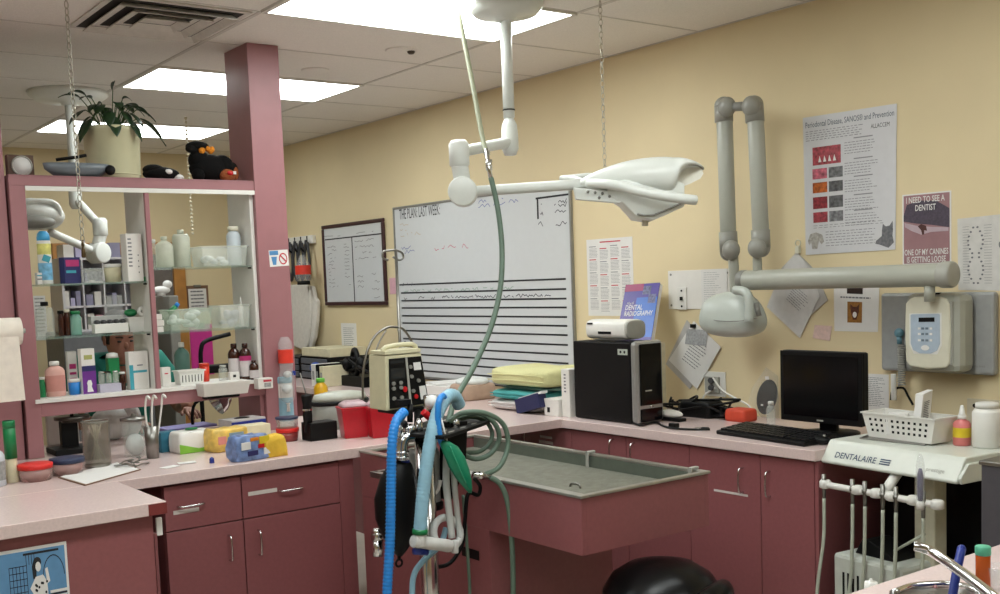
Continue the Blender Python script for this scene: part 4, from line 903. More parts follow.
p, w_ = onshelf(230, 241, z, 4.9); bottle('amber_bottle', 'amber bottle, left of the two tall ones on the bottom shelf', 'bottle', p, w_*.55, ph(38), AMBER, AMBER, .4, lab=WL, labz=(.1, .6))
p, w_ = onshelf(241, 252, z, 4.86); t = bottle('amber_bottle', 'tall amber bottle with pink-topped label beside the small amber one', 'bottle', p, w_*.52, ph(38), AMBER, AMBER, .4, lab=WL, labz=(.1, .6)); P('pink_band', MB().lathe([(w_*.54, ph(20)), (w_*.54, ph(25))], 20, caps=False), MAG, t)
p, w_ = onshelf(250, 259, z, 4.825); bottle('amber_bottle', 'short amber bottle at the right end of the bottom shelf', 'bottle', p, w_*.5, ph(20), AMBER, AMBER, .4, lab=WL, labz=(.1, .5))
p, w_ = onshelf(190, 246, z+.002, 4.79); t = T('overhanging_tray', 'long white plastic tray hanging off the front of the bottom shelf', 'tray', Vector((p.x, 4.79, z+.001)))
m = MB(); ww = w_*.44
m.loft([[(-ww*.93, -.09, -.05), (ww*.93, -.09, -.05), (ww*.93, -.012, -.05), (-ww*.93, -.012, -.05)], [(-ww, -.11, .012), (ww, -.11, .012), (ww, -.012, .012), (-ww, -.012, .012)]], False)
m.v = [Vector(v) for v in m.v]; P('tray', m, WHT, t, .004); P('black_bracket', MB().bb(-ww*.8, ww*.6, -.08, -.03, -.062, -.0505), BLK, t)
t, F = carton('label_box', 'small white box with red print at the post end of the shelf', 'box', Vector((onshelf(262, 264, z, 4.78)[0].x-.01, 4.755, z-.04)), (.075, .05, .05), CARD, 0, [('f', .35, .15, .9, .35, REDI), ('f', .4, .45, .85, .85, GLAB)])
# ------------------------------------------------------------------ on top of the hutch
def ontop(px0, px1, y=4.92): return onshelf(px0, px1, HT+.001, y)
p, w_ = ontop(8, 33, 4.92); t = T('desk_clock', 'brown square clock with a round white face on top of the hutch', 'clock', p)
hh = ph(20); P('case', MB().box((0, 0, hh/2), (w_, .04, hh)), mat('brown_wood_case', '#5a4030', .5, var=.15), t, .002)
P('face', MB().cyl((.004, -.02, hh*.5), (.004, -.024, hh*.5), hh*.42, n=28), PAPER, t); P('rim', MB().torus((.004, -.023, hh*.5), hh*.43, .004, Matrix.Rotation(PI/2, 3, 'X'), 28), GRY, t)
p, w_ = ontop(45, 110, 4.845); t = T('grey_dish', 'blue-grey shallow dish with a black knob on top of the hutch', 'dish', p)
P('dish', MB().lathe([(w_*.34, 0), (w_*.48, .03), (w_*.5, .055), (w_*.47, .055), (w_*.4, .03)], 32, sq=.4), mat('blue_grey_plastic', '#6d757c', .3), t)
P('knob', MB().sph((w_*.47, -.03, .03), (.022, .022, .022)), BLK, t); P('black_lid_bar', MB().tube([(-w_*.3, 0, .07), (0, -.03, .082), (w_*.12, -.03, .09)], .007), BLK, t)
p, w_ = ontop(86, 143, 4.98); t = T('potted_plant', 'leafy green plant in a cream pot on top of the hutch', 'plant', p)
POT = mat('cream_ceramic', '#cdc9a6', .45, var=.02); R_ = w_*.47; hp2 = ph(51)
P('pot', MB().lathe([(R_*.93, 0), (R_*.95, .02), (R_, hp2*.9), (R_*1.03, hp2*.92), (R_*1.03, hp2), (R_*.94, hp2), (R_*.9, hp2*.85)], 36), POT, t)
P('pot_band', MB().torus((0, 0, .024), R_*.96, .003, n=36), POT, t)
P('soil', MB().lathe([(R_*.92, hp2*.86), (R_*.9, hp2*.88)], 24), mat('dark_soil', '#2a2018', .95, bump=.5), t)
LEAF = mat('dark_green_leaf', '#1f3a1e', .4, var=.25, scale=20); random.seed(11)
tips = [(-.16, 0, .18), (-.10, -.05, .10), (-.07, .03, .06), (.03, 0, .24), (.08, -.04, .16), (.11, .03, .12), (.17, -.05, .08), (.21, 0, .02), (.19, -.09, -.02), (.05, -.1, .05), (-.04, -.11, .04), (-.12, .05, .02), (.0, .06, .10), (-.15, -.08, -.02), (.10, -.10, .04), (-.2, 0, .16), (.14, .06, .14), (-.13, -.04, .15), (-.05, .02, .13), (.06, .02, .12), (.12, -.06, .10), (.02, -.08, .12), (-.08, -.09, .09), (.16, 0, .11), (-.18, -.06, .05), (.08, -.12, -.01), (-.02, -.13, .0)]
for k, (dx, dy, dz) in enumerate(tips):
    base = Vector((dx*.2, dy*.2, hp2*.9)); tip = Vector((dx, dy, hp2+dz)); mid = base.lerp(tip, .55)+Vector((0, 0, .05))
    st = MB().tube([base, base.lerp(mid, .6)+Vector((0, 0, .015)), mid], .0022, 5, 4)
    m = MB(); d_ = (tip-mid); sd = d_.cross(Vector((0, 0, 1))).normalized(); up_ = sd.cross(d_).normalized(); N = 7; L = []; Rr = []; Cc = []
    for i in range(N+1):
        q_ = i/N; wd = .027*math.sin(PI*min(1, q_*1.02))**.7; c_ = mid+d_*q_*1.3-Vector((0, 0, .05*q_*q_)); L.append(c_-sd*wd+up_*.004); Cc.append(c_); Rr.append(c_+sd*wd+up_*.004)
    vs = L+Cc+Rr; n_ = N+1; fs = []
    for i in range(N): fs += [(i, i+1, n_+i+1, n_+i), (n_+i, n_+i+1, 2*n_+i+1, 2*n_+i)]
    m.add(vs, fs, True); s_ = P('stem', st, mat('green_stem', '#3d5a2c', .6), t); lf = P('leaf', m, LEAF, t)
    so = lf.modifiers.new('thick', 'SOLIDIFY'); so.thickness = .0012
p, w_ = ontop(143, 180, 4.93); t = T('black_slippers_toy', 'low black and white plush lying beside the cream pot', 'plush toy', p)
PL = mat('black_plush', '#0b0a0a', .9, bump=.6, scale=200); PO = mat('orange_plush', '#d8841c', .9, bump=.5, scale=150); PB = mat('brown_plush', '#8f4a22', .9, bump=.5, scale=150)
P('body', MB().sph((0, 0, .032), (w_*.5, .06, .032)).sph((-w_*.2, 0, .05), (.05, .04, .025)), PL, t); P('white_patch', MB().sph((w_*.1, -.052, .038), (.018, .012, .012)).sph((w_*.42, -.02, .016), (.025, .03, .015)), PAPER, t)
p, w_ = ontop(184, 237, 4.93); t = T('plush_dog', 'black plush dog with orange scarf and brown muzzle on top of the hutch', 'plush toy', p)
m = MB(); m.sph((.0, .0, .065), (.1, .065, .065)); m.sph((-.05, 0, .10), (.05, .05, .05)); m.sph((.06, 0, .07), (.06, .055, .06)); m.sph((.1, -.03, .05), (.028, .03, .045)); m.sph((-.07, -.03, .03), (.03, .035, .03))
P('body', m, PL, t); m = MB().sph((-.055, 0, .165), (.055, .045, .024)).sph((-.09, -.02, .150), (.03, .02, .02)); P('hat', m, PL, t)
m = MB(); random.seed(4)
for k in range(9): m.sph((-.06+.07*random.random(), -.035+.01*random.random(), .135+.02*random.random()), .014, 8, 6)
P('orange_scarf', m, PO, t)
P('muzzle', MB().sph((.065, -.05, .03), (.04, .025, .03)).sph((.105, -.045, .04), (.018, .02, .035)), PB, t); P('red_mouth', MB().sph((.07, -.075, .038), (.016, .008, .01)), RED, t); P('white_tag', MB().box((.09, -.078, .04), (.014, .004, .014)), PAPER, t)
# ------------------------------------------------------------------ clear tube hanging on the post
c = at(285, 370, 'y', HYF-.03); t = T('clear_dispenser', 'clear hanging dispenser with orange-red label on the front of the pink post', 'dispenser', Vector((c.x, HYF-.045, c.z)))
P('tube', MB().lathe([(.01, -.16), (.035, -.14), (.038, -.02), (.03, .0), (.034, .03), (.034, .13), (.02, .16)], 18), CLR, t); P('label', MB().lathe([(.036, .035), (.036, .1)], 18, caps=False), mat('red_orange_label', '#e23a28', .5), t)
P('contents', MB().sph((0, 0, -.09), (.026, .026, .02)).sph((.005, 0, -.02), (.02, .02, .016)), GAUZE, t); P('blue_clip', MB().box((.028, -.02, -.015), (.016, .014, .022)), DBLU, t, .002); P('nozzle', MB().lathe([(.009, -.2), (.007, -.165), (.012, -.16)], 10), WHT, t)
# ------------------------------------------------------------------ things on the hutch worktop
def onct(px, py): return at(px, py, 'z', CT+.0005)
def ms_(p): return mpp(p)
p = onct(13, 482); s = ms_(p); bottle('green_topped_canister', 'cream candle-shaped tube with tall green top at far left', 'canister', p, 6.5*s, 62*s, OLAB, GRN, .85, 6*s, shoulder=.2)
P('green_sleeve', MB().lathe([(6*s, 24*s), (5.8*s, 62*s)], 18), GRN, bpy.data.objects['green_topped_canister'])
p = onct(-3, 486); s = ms_(p); bottle('white_bottle', 'white bottle with red print cut off by the left edge', 'bottle', p, 9*s, 42*s, mat('translucent_white', '#c9ced4', .35), WHT, .4, lab=GLAB)
GL2 = mat('dish_glass', '#b98f88', .1, alpha=.55)
p = onct(36, 480); s = ms_(p); tub('glass_dish', 'glass dish with bright red lid on the left of the counter', 'food container', p, 16*s, 17*s, GL2, mat('bright_red_lid', '#d8241e', .4), lidh=.3)
p = onct(68, 474); s = ms_(p); tub('glass_dish', 'glass dish with dark blue lid in front of the smoky applicator jar', 'food container', p, 16*s, 17*s, GL2, mat('dark_blue_lid', '#26304f', .4), lidh=.3)
p = onct(98, 467); s = ms_(p); t = T('steel_jar', 'smoky steel-rimmed jar of cotton-tipped applicators', 'jar', p); P('jar', MB().lathe([(12*s, 0), (13*s, 2*s), (13.5*s, 44*s), (14*s, 46*s), (12.5*s, 46*s), (12*s, 6*s)], 28, caps=False), mat('smoked_mirror_glass', '#8f877a', .15, .3, alpha=.5), t); P('steel_base', MB().lathe([(11.5*s, .001), (11.5*s, 3*s)], 28), STEEL, t); P('steel_rim', MB().torus((0, 0, 46*s), 13.3*s, .003, n=28), STEEL, t)
t = T('applicators', 'pale wooden applicators crossed inside the smoky jar', 'applicators', p+Vector((0, 0, .03))); m = MB(); random.seed(3)
for k in range(16): a = random.random()*6.3; r_ = random.random()*9*s; m.cyl((r_*math.cos(a), r_*math.sin(a)*.6, 0), (-r_*math.cos(a)*.9, r_*math.sin(a)*.5, 32*s+.02*random.random()), .0018, n=5)
P('sticks', m, OLAB, t)
# microscope-like black stand behind
p = onct(72, 452); s = ms_(p); t = T('black_stand', 'black tiered instrument stand left of the applicator jar', 'stand', p)
P('base', MB().box((0, 0, .012), (40*s, .16, .024)), BLK, t, .003); P('arm', MB().box((.0, .03, 18*s), (16*s, .04, 26*s)), BLK, t, .003); P('tier', MB().lathe([(17*s, 33*s), (17*s, 36*s)], 24, (0.01, 0, 0)).lathe([(10*s, 30*s), (10*s, 33*s)], 20, (.01, 0, 0)), mat('smoked_steel', '#4a4640', .3, .7), t); P('knob', MB().lathe([(.008, 36*s), (.006, 41*s)], 10, (.01, 0, 0)), BLK, t)
p = onct(136, 456); s = ms_(p); t = T('glass_jar', 'clear glass jar of cotton with a flat steel lid', 'jar', p); P('jar', MB().lathe([(11*s, 0), (11.5*s, 34*s), (9*s, 38*s)], 24), GLASS, t); P('cotton', MB().sph((0, 0, 12*s), (9*s, 9*s, 11*s)), GAUZE, t); P('lid', MB().lathe([(13*s, 36*s), (13*s, 39*s), (3*s, 40*s), (2*s, 43*s)], 22), STEEL, t)
p = onct(153, 458); s = ms_(p); t = T('forceps_cup', 'narrow steel cup holding forceps on the counter', 'cup', p); P('cup', MB().lathe([(6*s, 0), (7*s, 32*s), (6.4*s, 32*s), (5.5*s, 3*s)], 18), STEEL, t)
for k, (dx, lb) in enumerate(((-.014, 'leftmost white-handled forceps in the steel cup'), (.006, 'middle white-handled forceps in the steel cup'), (.035, 'white flat-handled forceps leaning right in the steel cup'))):
    t = T('forceps', lb, 'forceps', p+Vector((dx*.35, 0, 6*s)), group='forceps in the steel cup')
    m = MB(); m.tube([(0, 0, 0), (dx*.5, 0, 20*s), (dx, 0, 42*s), (dx+.006, -.01, 56*s), (dx+.012, -.03, 54*s)], .0042, 8, 5, rf=lambda q_: .7+.6*q_); P('handle', m, WHT, t)
m = MB(); p1 = [onct(58, 478), onct(118, 463), onct(141, 470), onct(85, 486)]
t = T('clipboard', 'clipboard with white paper lying on the counter by the desk', 'clipboard', p1[0]); P('board', MB().prism([q_+Vector((0, 0, .0004)) for q_ in p1], (0, 0, .003)), mat('brown_hardboard', '#7a5a44', .6), t, 0, True)
c = sum(p1, Vector())/4; P('paper', MB().prism([c.lerp(q_, .95)+Vector((0, 0, .0036)) for q_ in p1], (0, 0, .0015)), PAPER, t, 0, True)
t = T('metal_clamp', 'tangle of small steel clamps lying on the counter', 'clamps', onct(133, 467)); m = MB(); random.seed(8)
for k in range(7):
    a = random.random()*PI; v_ = Vector((math.cos(a), math.sin(a), 0))*.045; q_ = Vector((random.uniform(-.03, .03), random.uniform(-.02, .02), .006+.004*k)); m.tube([q_-v_, q_+Vector((0, 0, .004)), q_+v_], .003, 6, 3)
    m.torus(q_+v_, .008, .0022, None, 10, 5)
P('clamps', m, STEEL, t)
t = T('instrument_papers', 'small white instruction slips on the counter', 'papers', onct(176, 465)); 
for k, (a, b, rz_) in enumerate(((170, 467, .3), (187, 463, -.2))): q_ = onct(a, b)-t.location; P('slip', MB().box((q_.x, q_.y, .001+.001*k), (.07, .045, .0008), rz_), PAPER, t)
t = T('blue_stopper', 'tiny blue stopper lying on the counter', 'cap', onct(212, 463)); P('cap', MB().lathe([(.01, 0), (.009, .018), (.003, .024)], 12), DBLU, t)
# packages
p = onct(171, 452); s = ms_(p); carton('teal_box', 'small teal-blue box left of the wipes pack', 'box', p+Vector((0, .04, 0)), (20*s, .06, 20*s), mat('teal_blue_card', '#2f6f86', .5), .15)
p = onct(197, 452); s = ms_(p); t = T('wipes_pack', 'white and green soft pack of wipes', 'wipes', p+Vector((0, .05, 0)), .1)
def soft(w, d, h, cr=.0, seed=0, z0=0, sq=.28):
    rings = []
    for zz, k in ((0, .93), (.06, .99), (.3, 1), (.55, 1), (.8, .98), (.94, .93), (1, .85), (1.0, .4)):
        ring = []
        for i in range(36):
            a = 2*PI*i/36; p_ = Vector((w/2*k*math.copysign(abs(math.cos(a))**sq, math.cos(a)), d/2*k*math.copysign(abs(math.sin(a))**sq, math.sin(a)), zz*h))
            if cr: p_ += noise.noise_vector(p_*28+Vector((seed, seed, 0)))*cr*(1 if zz > .05 else .2); p_.z = max(0, p_.z)
            ring.append(p_+Vector((0, 0, z0)))
        rings.append(ring)
    return MB().loft(rings)
P('pack', soft(40*s, .12, 21*s), WHT, t); P('green_base', MB().prism([(-20.2*s, -.0605, .001), (20.2*s, -.0605, .001), (20.2*s, -.0605, 5*s), (0, -.0605, 4*s), (-20.2*s, -.0605, 10*s)], (0, .0006, 0)) if True else MB().loft([[(46*s/2*k*math.copysign(abs(math.cos(a))**.5, math.cos(a)), .0605*k*math.copysign(abs(math.sin(a))**.5, math.sin(a)), zz) for a in [2*PI*i/24 for i in range(24)]] for zz, k in ((.001, .9), (4*s, 1.0), (8*s, 1.015))]), mat('lime_print', '#7db83a', .5), t); P('lid', MB().lathe([(.028, 22*s), (.026, 23.5*s)], 20, sq=.7), GRN, t)
p = onct(236, 452); s = ms_(p)
t = T('yellow_package', 'crumpled yellow printed package behind the colourful bag', 'package', p+Vector((0, .1, 0)), .1); P('bag', soft(40*s, .12, 22*s, .014, 1), mat('yellow_pink_print', '#dcb85a', .4, var=.35, scale=22), t); P('pink_print', MB().box((-12*s, -.064, 12*s), (9*s, .002, 8*s)), mat('salmon_print', '#d88a80', .5), t); P('blue_print', MB().box((4*s, -.064, 16*s), (16*s, .002, 5*s)), mat('dusty_blue_print', '#7f98a8', .5), t)
t = T('toy_bag', 'colourful blue, red and yellow crinkled bag in front of the yellow package', 'bag', onct(252, 460)+Vector((0, .03, 0)), .15); P('bag', soft(36*s, .09, 23*s, .016, 5), mat('crinkled_blue_foil', '#6f86b4', .35, var=.5, scale=26, bump=.5), t)
for nm, ma_, bx in (('yellow_print', YEL, (.045, .078, .05, .03)), ('red_print', RED, (.03, .055, .03, .016)), ('white_print', PAPER, (-.04, .062, .045, .03)), ('white_print', PAPER, (.055, .032, .03, .026)), ('navy_print', NAVY, (-.01, .03, .05, .02)), ('orange_print', mat('orange_print2', '#d8801c', .5), (-.0, .085, .04, .014))):
    P(nm, MB().box((bx[0], -.049, bx[1]), (bx[2], .004, bx[3]), .1), ma_, t, .001)
t = T('yellow_sponge', 'yellow sponge at the right end of the packages', 'sponge', onct(276, 457)+Vector((0, .04, 0)), .1); P('sponge', soft(26*s, .08, 20*s, .01, 3), mat('sponge_yellow', '#e0b63a', .8, bump=.4), t)
t, F = carton('flat_box', 'pale yellow flat box lying behind the sponge', 'box', onct(268, 447)+Vector((.0, .16, 0)), (.14, .09, .085), OLAB, 0)
# a box and bag are stacked: blue-white glove box on the side
p = onct(243, 436); t, F = carton('glove_box', 'blue and white cardboard glove box under the metal lamp', 'box', p+Vector((0, .0, .0)), (.18, .12, .085), mat('grey_white_card', '#b9b4b2', .6), .12, [('f', .0, .1, 1, .75, DBLU), ('f', .15, .65, .6, .95, mat('orange_print', '#b8603a', .5))])
P('tissue_slot', MB().sph((0, 0, .085), (.04, .025, .006)), BLK, t)
t = T('reflector_lamp', 'shiny metal gooseneck lamp head lying open on the counter beyond', 'lamp', Vector((hx(222, 1.0, 5.12).x, 5.14, .911)))
P('shade', MB().lathe([(.075, 0), (.07, .03), (.045, .07), (.02, .085)], 28, (0, 0, .13), Matrix.Rotation(1.1, 3, 'Y'), caps=False), CHR, t); P('neck', MB().tube([(-.02, 0, .15), (-.1, .0, .13), (-.12, 0, .04), (-.1, 0, 0)], .008, 8, 4), BLK, t)
t = T('lilac_folder', 'lilac folder lying on the counter beyond the hutch', 'folder', Vector((1.95, 5.13, .912))); P('folder', MB().box((-.05, .0, .02), (.26, .14, .012), .1), mat('lilac_plastic', '#8f88c8', .5), t, .002)
# stacked dishes at the base of the post
p = onct(290, 441)+Vector((0, .02, 0)); s = ms_(p); tub('glass_dish', 'red-lidded dish at the foot of the pink post, lower of the pair', 'food container', p, 11*s, 13*s, mat('red_contents_dish', '#8a3a38', .2), mat('bright_red_lid', '#d8241e'), lidh=.3)
tub('glass_dish', 'blue-lidded dish stacked on the red-lidded one at the post foot', 'food container', p+Vector((0, 0, 13*s+.0005)), 11*s, 11*s, FROST, mat('dark_blue_lid', '#26304f'), lidh=.2)
# paper towel roll hanging at far left
t = T('paper_towel_roll', 'white paper towel sheet hanging from a roll at the left edge', 'paper towel', at(8, 330, 'y', 4.66))
q1, q2 = at(-25, 333, 'y', 4.66), at(20, 331, 'y', 4.66); P('roll', MB().cyl(q1, q2, .055, n=24), mat('soft_towel_paper', '#e9dfd2', .9), t, 0, True)
m = MB(); A, B, C_, D = at(-25, 335, 'y', 4.61), at(18, 330, 'y', 4.61), at(25.5, 400, 'y', 4.6), at(-22, 405, 'y', 4.6); m.prism([A, B, C_, D], (0, .003, 0)); P('hanging_sheet', m, MATS['soft_towel_paper'], t, 0, True)
P('holder', MB().cyl(q1+Vector((-.02, 0, 0)), q2+Vector((.02, 0, 0)), .008).bb(q2.x+.005, q2.x+.02, 4.66, 4.82, q2.z-.01, q2.z+.01), GRY, t, 0, True)
# ------------------------------------------------------------------ corner things right of the post
def onx(px, py, y): return at(px, py, 'y', y)
p = onct(318, 440)+Vector((0, .02, 0)); s = ms_(p); t = T('clipper_dock', 'black clipper standing in its charging dock beside the post', 'clipper', p)
P('dock', MB().box((.02, 0, 9*s), (30*s, .09, 18*s)), BLK, t, .004); P('clipper_body', MB().loft([[(-.035+ww*math.cos(a), .0+ww*.8*math.sin(a), zz*s) for a in [2*PI*k/14 for k in range(14)]] for zz, ww in ((8, .018), (25, .022), (36, .02), (44, .026), (46, .024))]), BLK, t); P('antenna_rod', MB().cyl((-.03, 0, 40*s), (-.06, 0, 68*s), .003, n=8), DGR, t); P('silver_band', MB().lathe([(.023, 30*s), (.023, 32*s)], 14, (-.035, 0, 0), caps=False), CHR, t)
p = onct(311, 433)+Vector((0, .26, 0)); s = ms_(p); t = tub('wipes_canister', 'white canister with pale blue label behind the clipper', 'canister', p, 8*s, 52*s, CARD, mat('pale_blue_plastic', '#8fb8c8', .4), mat('pale_blue_plastic', '#8fb8c8'), lidh=.12, taper=1)
p = onct(322, 412); s = ms_(p); bottle('yellow_bottle', 'bright yellow bottle with green cap on the corner counter', 'bottle', p, 7*s, 34*s, mat('amber_yellow_plastic', '#d8a81c', .35), mat('lime_plastic', '#5fae3a', .4), .5)
p = onct(368, 432)+Vector((0, .26, 0)); s = ms_(p); t = T('oval_scale', 'grey oval scale with a black edge behind the sharps containers', 'scale', p)
P('body', MB().lathe([(26*s, 0), (30*s, 8*s), (30*s, 24*s), (27*s, 26*s)], 32, sq=.6), mat('scale_grey', '#8e9088', .35), t); P('black_edge', MB().lathe([(31*s, 24*s), (32*s, 26*s), (31*s, 28*s)], 32, sq=.6), BLK, t); P('pan', MB().lathe([(30*s, 28*s), (27*s, 34*s), (15*s, 36*s)], 32, sq=.6), mat('scale_pale', '#b4b7ac', .35), t)
P('cable', MB().tube([(-.02, -.12, .01), (-.07, -.16, .02), (-.04, -.2, .008), (.03, -.17, .006), (.05, -.12, .01)], .005, 6, 6), BLK, t)
def sharps(label, c, w_, h_, lid):
    t = T('sharps_container', label, 'sharps container', c, -.25, group='red sharps containers'); a, b = w_/2, w_*.4
    P('body', MB().loft([[(sx*a*k, sy*b*k, zz) for sx, sy in ((-1, -1), (1, -1), (1, 1), (-1, 1))] for zz, k in ((0, .8), (h_*.93, 1), (h_*.94, 1.05), (h_, 1.05))], False), SHARP, t, .008)
    P('lid', MB().loft([[(sx*a*k, sy*b*k, zz) for sx, sy in ((-1, -1), (1, -1), (1, 1), (-1, 1))] for zz, k in ((h_, .95), (h_*1.1, .85), (h_*1.2, .55))], False), lid, t, .006)
    return t
p = onct(361, 438); s = ms_(p); sharps('red sharps container with cloudy lid, left of the two', p+Vector((0, .06, 0)), 29*s, 31*s, mat('cloudy_lid', '#c4a6ac', .35, alpha=.8))
p = onct(386, 438); sharps('red sharps container half behind the beige monitor', p+Vector((.015, .06, 0)), 29*s, 31*s, mat('cloudy_lid', '#c4a6ac'))
# stacked black drawers and clutter against the right wall
def wl(px, py, x=3.75): return at(px, py, 'x', x)
A = wl(313, 352); B = wl(343, 352); Cc = wl(315, 392)
t = T('drawer_tower', 'black plastic drawer tower with clear drawers and papers on top', 'drawer tower', Vector((3.78, (A.y+B.y)/2, CT+.0005)))
hh = A.z-CT-.02; dl = abs(A.y-B.y); P('casing', MB().box((0.03, 0, hh/2), (.34, dl, hh)), BLK, t, .004)
for k in range(3): P('drawer', MB().bb(-.1405+.0, -.1405-.012, -dl*.42, dl*.42, hh*(.08+.3*k), hh*(.08+.3*k)+hh*.24), mat('smoky_clear', '#5c6066', .3), t, .003)
tower_y, tower_l = t.location.y, dl
P('papers', MB().box((.02, 0, hh+.03), (.3, dl*.95, .06)), OLAB, t, .003)
A = wl(287, 358); B = wl(309, 358)
t = T('drawer_tower', 'second black drawer unit, nearest the pink post', 'drawer tower', Vector((3.78, (A.y+B.y)/2, CT+.0005))); hh2 = hh*.9; dl = min(abs(A.y-B.y), 1)*.9
dl = .4; t.location.y = tower_y+tower_l/2+.23
P('casing', MB().box((.03, 0, hh2/2), (.3, dl, hh2)), BLK, t, .004)
for k in range(3): P('drawer', MB().bb(-.1205, -.1325, -dl*.42, dl*.42, hh2*(.06+.31*k), hh2*(.06+.31*k)+hh2*.25), MATS['smoky_clear'], t, .003)
def clut(px, py, x=3.6): v = at(px, py, 'x', x); v.z = CT+.0005; return v
t = T('blue_cap_bag', 'bright blue cap and bag piled in front of the black drawers', 'bag', clut(320, 386, 3.52)); P('heap', MB().sph((0, 0, .06), (.05, .08, .06)).sph((0, .05, .11), (.04, .05, .04)), mat('royal_blue_fabric', '#2c4a9c', .7, bump=.3), t)
random.seed(9); t = T('headset_pile', 'tangled black headphones and cables on the corner counter', 'headphones', clut(360, 385)); m = MB()
m.torus((0, .05, .16), .085, .018, Matrix.Rotation(PI/2, 3, 'Y') @ Matrix.Rotation(.3, 3, 'X'), 24, 8); m.sph((0, -.05, .15), (.05, .04, .055)); m.sph((0, .15, .14), (.05, .04, .05))
P('headset', m, BLKR, t)
m = MB()
for k in range(4): m.tube([(random.uniform(-.05, .05), random.uniform(-.2, .3), random.uniform(.09, .2)) for _ in range(6)], .010, 6, 4)
P('cables', m, BLKR, t); P('tray', MB().box((0.02, .03, .035), (.16, .36, .07)), BLK, t, .006)
bx, _ = None, None
for k, (px, cz, ww, ma_, lb) in enumerate(((327, .15, .06, WHT, 'white book standing on the corner counter, leftmost'), (331, .15, .04, BLK, 'black book between white books on the corner counter'), (335, .14, .05, OLAB, 'cream book beside the headphones on the corner counter'))):
    v = clut(px, 388, 3.50); t = T('binder', lb, 'binder', v); P('cover', MB().box((0, 0, cz/2), (.2, ww, cz)), ma_, t, .003); P('spine_label', MB().box((-.1005, 0, cz*.5), (.001, ww*.5, cz*.4)), GLAB, t)
# big black speaker behind the arch cable
t = T('black_fan', 'round black desk fan head behind the beige monitor', 'fan', clut(384, 390, 3.62)); P('stand', MB().lathe([(.07, 0), (.07, .02), (.02, .04), (.02, .12)], 18), BLK, t); P('head', MB().sph((0, 0, .17), (.06, .075, .075)), BLKR, t)
# paper pile and pale items left of the towels
v = clut(452, 392, 3.7); t = T('paper_pile', 'loose white papers on the worktop behind the stand', 'papers', v); P('stack', MB().box((0, 0, .03), (.3, .28, .06), .1), PAPER, t, .004); P('top_sheet', MB().box((.02, .02, .066), (.28, .22, .008), -.3), PAPER, t)
v = clut(473, 402, 3.6); t = T('tan_pouch', 'tan and white padded pouch left of the folded towels', 'pouch', v); P('pouch', soft(.22, .2, .09), mat('tan_fabric', '#b49a86', .8, bump=.3), t); P('white_top', MB().sph((0, 0, .1), (.1, .1, .03)), GAUZE, t)
# ------------------------------------------------------------------ towels
def towel(name, label, c, d, ma, seed, rz=0):
    random.seed(seed); w_, l_, h_ = d; t = T(name, label, 'towel', c, rz); rings = []
    for i in range(9):
        q_ = -1+2*i/8; k = (1-abs(q_)**6)**.25 if abs(q_) < 1 else .6; ring = []
        for j in range(28):
            a = 2*PI*j/28; ca, sa = math.cos(a), math.sin(a)
            x = w_/2*math.copysign(abs(ca)**.35, ca)*(.85+.15*k)*(1+.03*math.sin(3*a+q_*4+seed)); zz = h_/2+h_/2*math.copysign(abs(sa)**.55, sa)*(.75+.25*k)*(1+.12*math.sin(q_*5+seed)*(sa > 0))
            ring.append((x, q_*l_/2, max(0, zz)))
        rings.append(ring)
    P('folded_cloth', MB().loft(rings), ma, t, sub=1)
    m = MB()
    for k in range(2): zz = h_*(.35+.3*k); m.tube([(-w_/2-.001, -l_*.46, zz), (-w_/2-.004, 0, zz+.004), (-w_/2-.001, l_*.46, zz)], .003, 6, 4)
    P('fold_edge', m, ma, t); return t
A = at(486, 410, 'x', 3.42); B = at(518, 412, 'x', 3.42); yc = (A.y+at(548, 410, 'x', 3.42).y)/2
TW = [mat('white_terry', '#d9d3d0', .95, bump=.5, scale=200), mat('aqua_terry', '#4fa6a6', .95, bump=.5, scale=200), mat('grey_green_terry', '#6b8f86', .95, bump=.5, scale=200), mat('pale_yellow_terry', '#d9d6a0', .95, bump=.5, scale=200)]
L_ = 4.62-4.20
towel('folded_towel', 'white folded towel at the bottom of the towel stack', (3.55, 4.43, CT+.0005), (.36, L_, .055), TW[0], 1)
towel('folded_towel', 'aqua blue folded towel in the middle of the towel stack', (3.55, 4.42, CT+.056), (.36, L_-.02, .05), TW[1], 2)
towel('folded_towel', 'grey-green folded cloth just under the yellow towel', (3.58, 4.38, CT+.106), (.3, L_-.02, .02), TW[2], 3)
towel('folded_towel', 'pale yellow folded towel on top of the towel stack', (3.56, 4.40, CT+.126), (.37, L_+.06, .095), TW[3], 4, .05)
t = T('navy_book', 'navy blue book leaning beside the folded towels', 'book', Vector((3.362, 4.25, CT+.0005))); M_ = Matrix.Rotation(.0, 3, 'Z') @ Matrix.Rotation(-.25, 3, 'X')
P('cover', MB().box((0, 0, .055), (.05, .2, .075), M=M_), mat('navy_cloth', '#1d2350', .5), t, .003); P('pages', MB().box((-.002, -.02, .096), (.04, .19, .012), M=M_), GAUZE, t)
t, F = carton('small_white_box', 'small white appliance box between the navy book and binder', 'box', Vector((3.43, 4.10, CT+.0005)), (.12, .11, .085), WHT, 0); P('black_port', MB().box((-.0605, .02, .03), (.001, .02, .025)), BLK, t)
t, F = carton('white_binder', 'tall white binder standing against the computer tower', 'binder', Vector((3.50, 4.01, CT+.0005)), (.22, .06, .235), WHT, 0); m = MB(); F['l'].lines(m, .35, .1, .6, 6, .07, .03, .0004, .2, 2); P('spine_print', m, GINK, t)
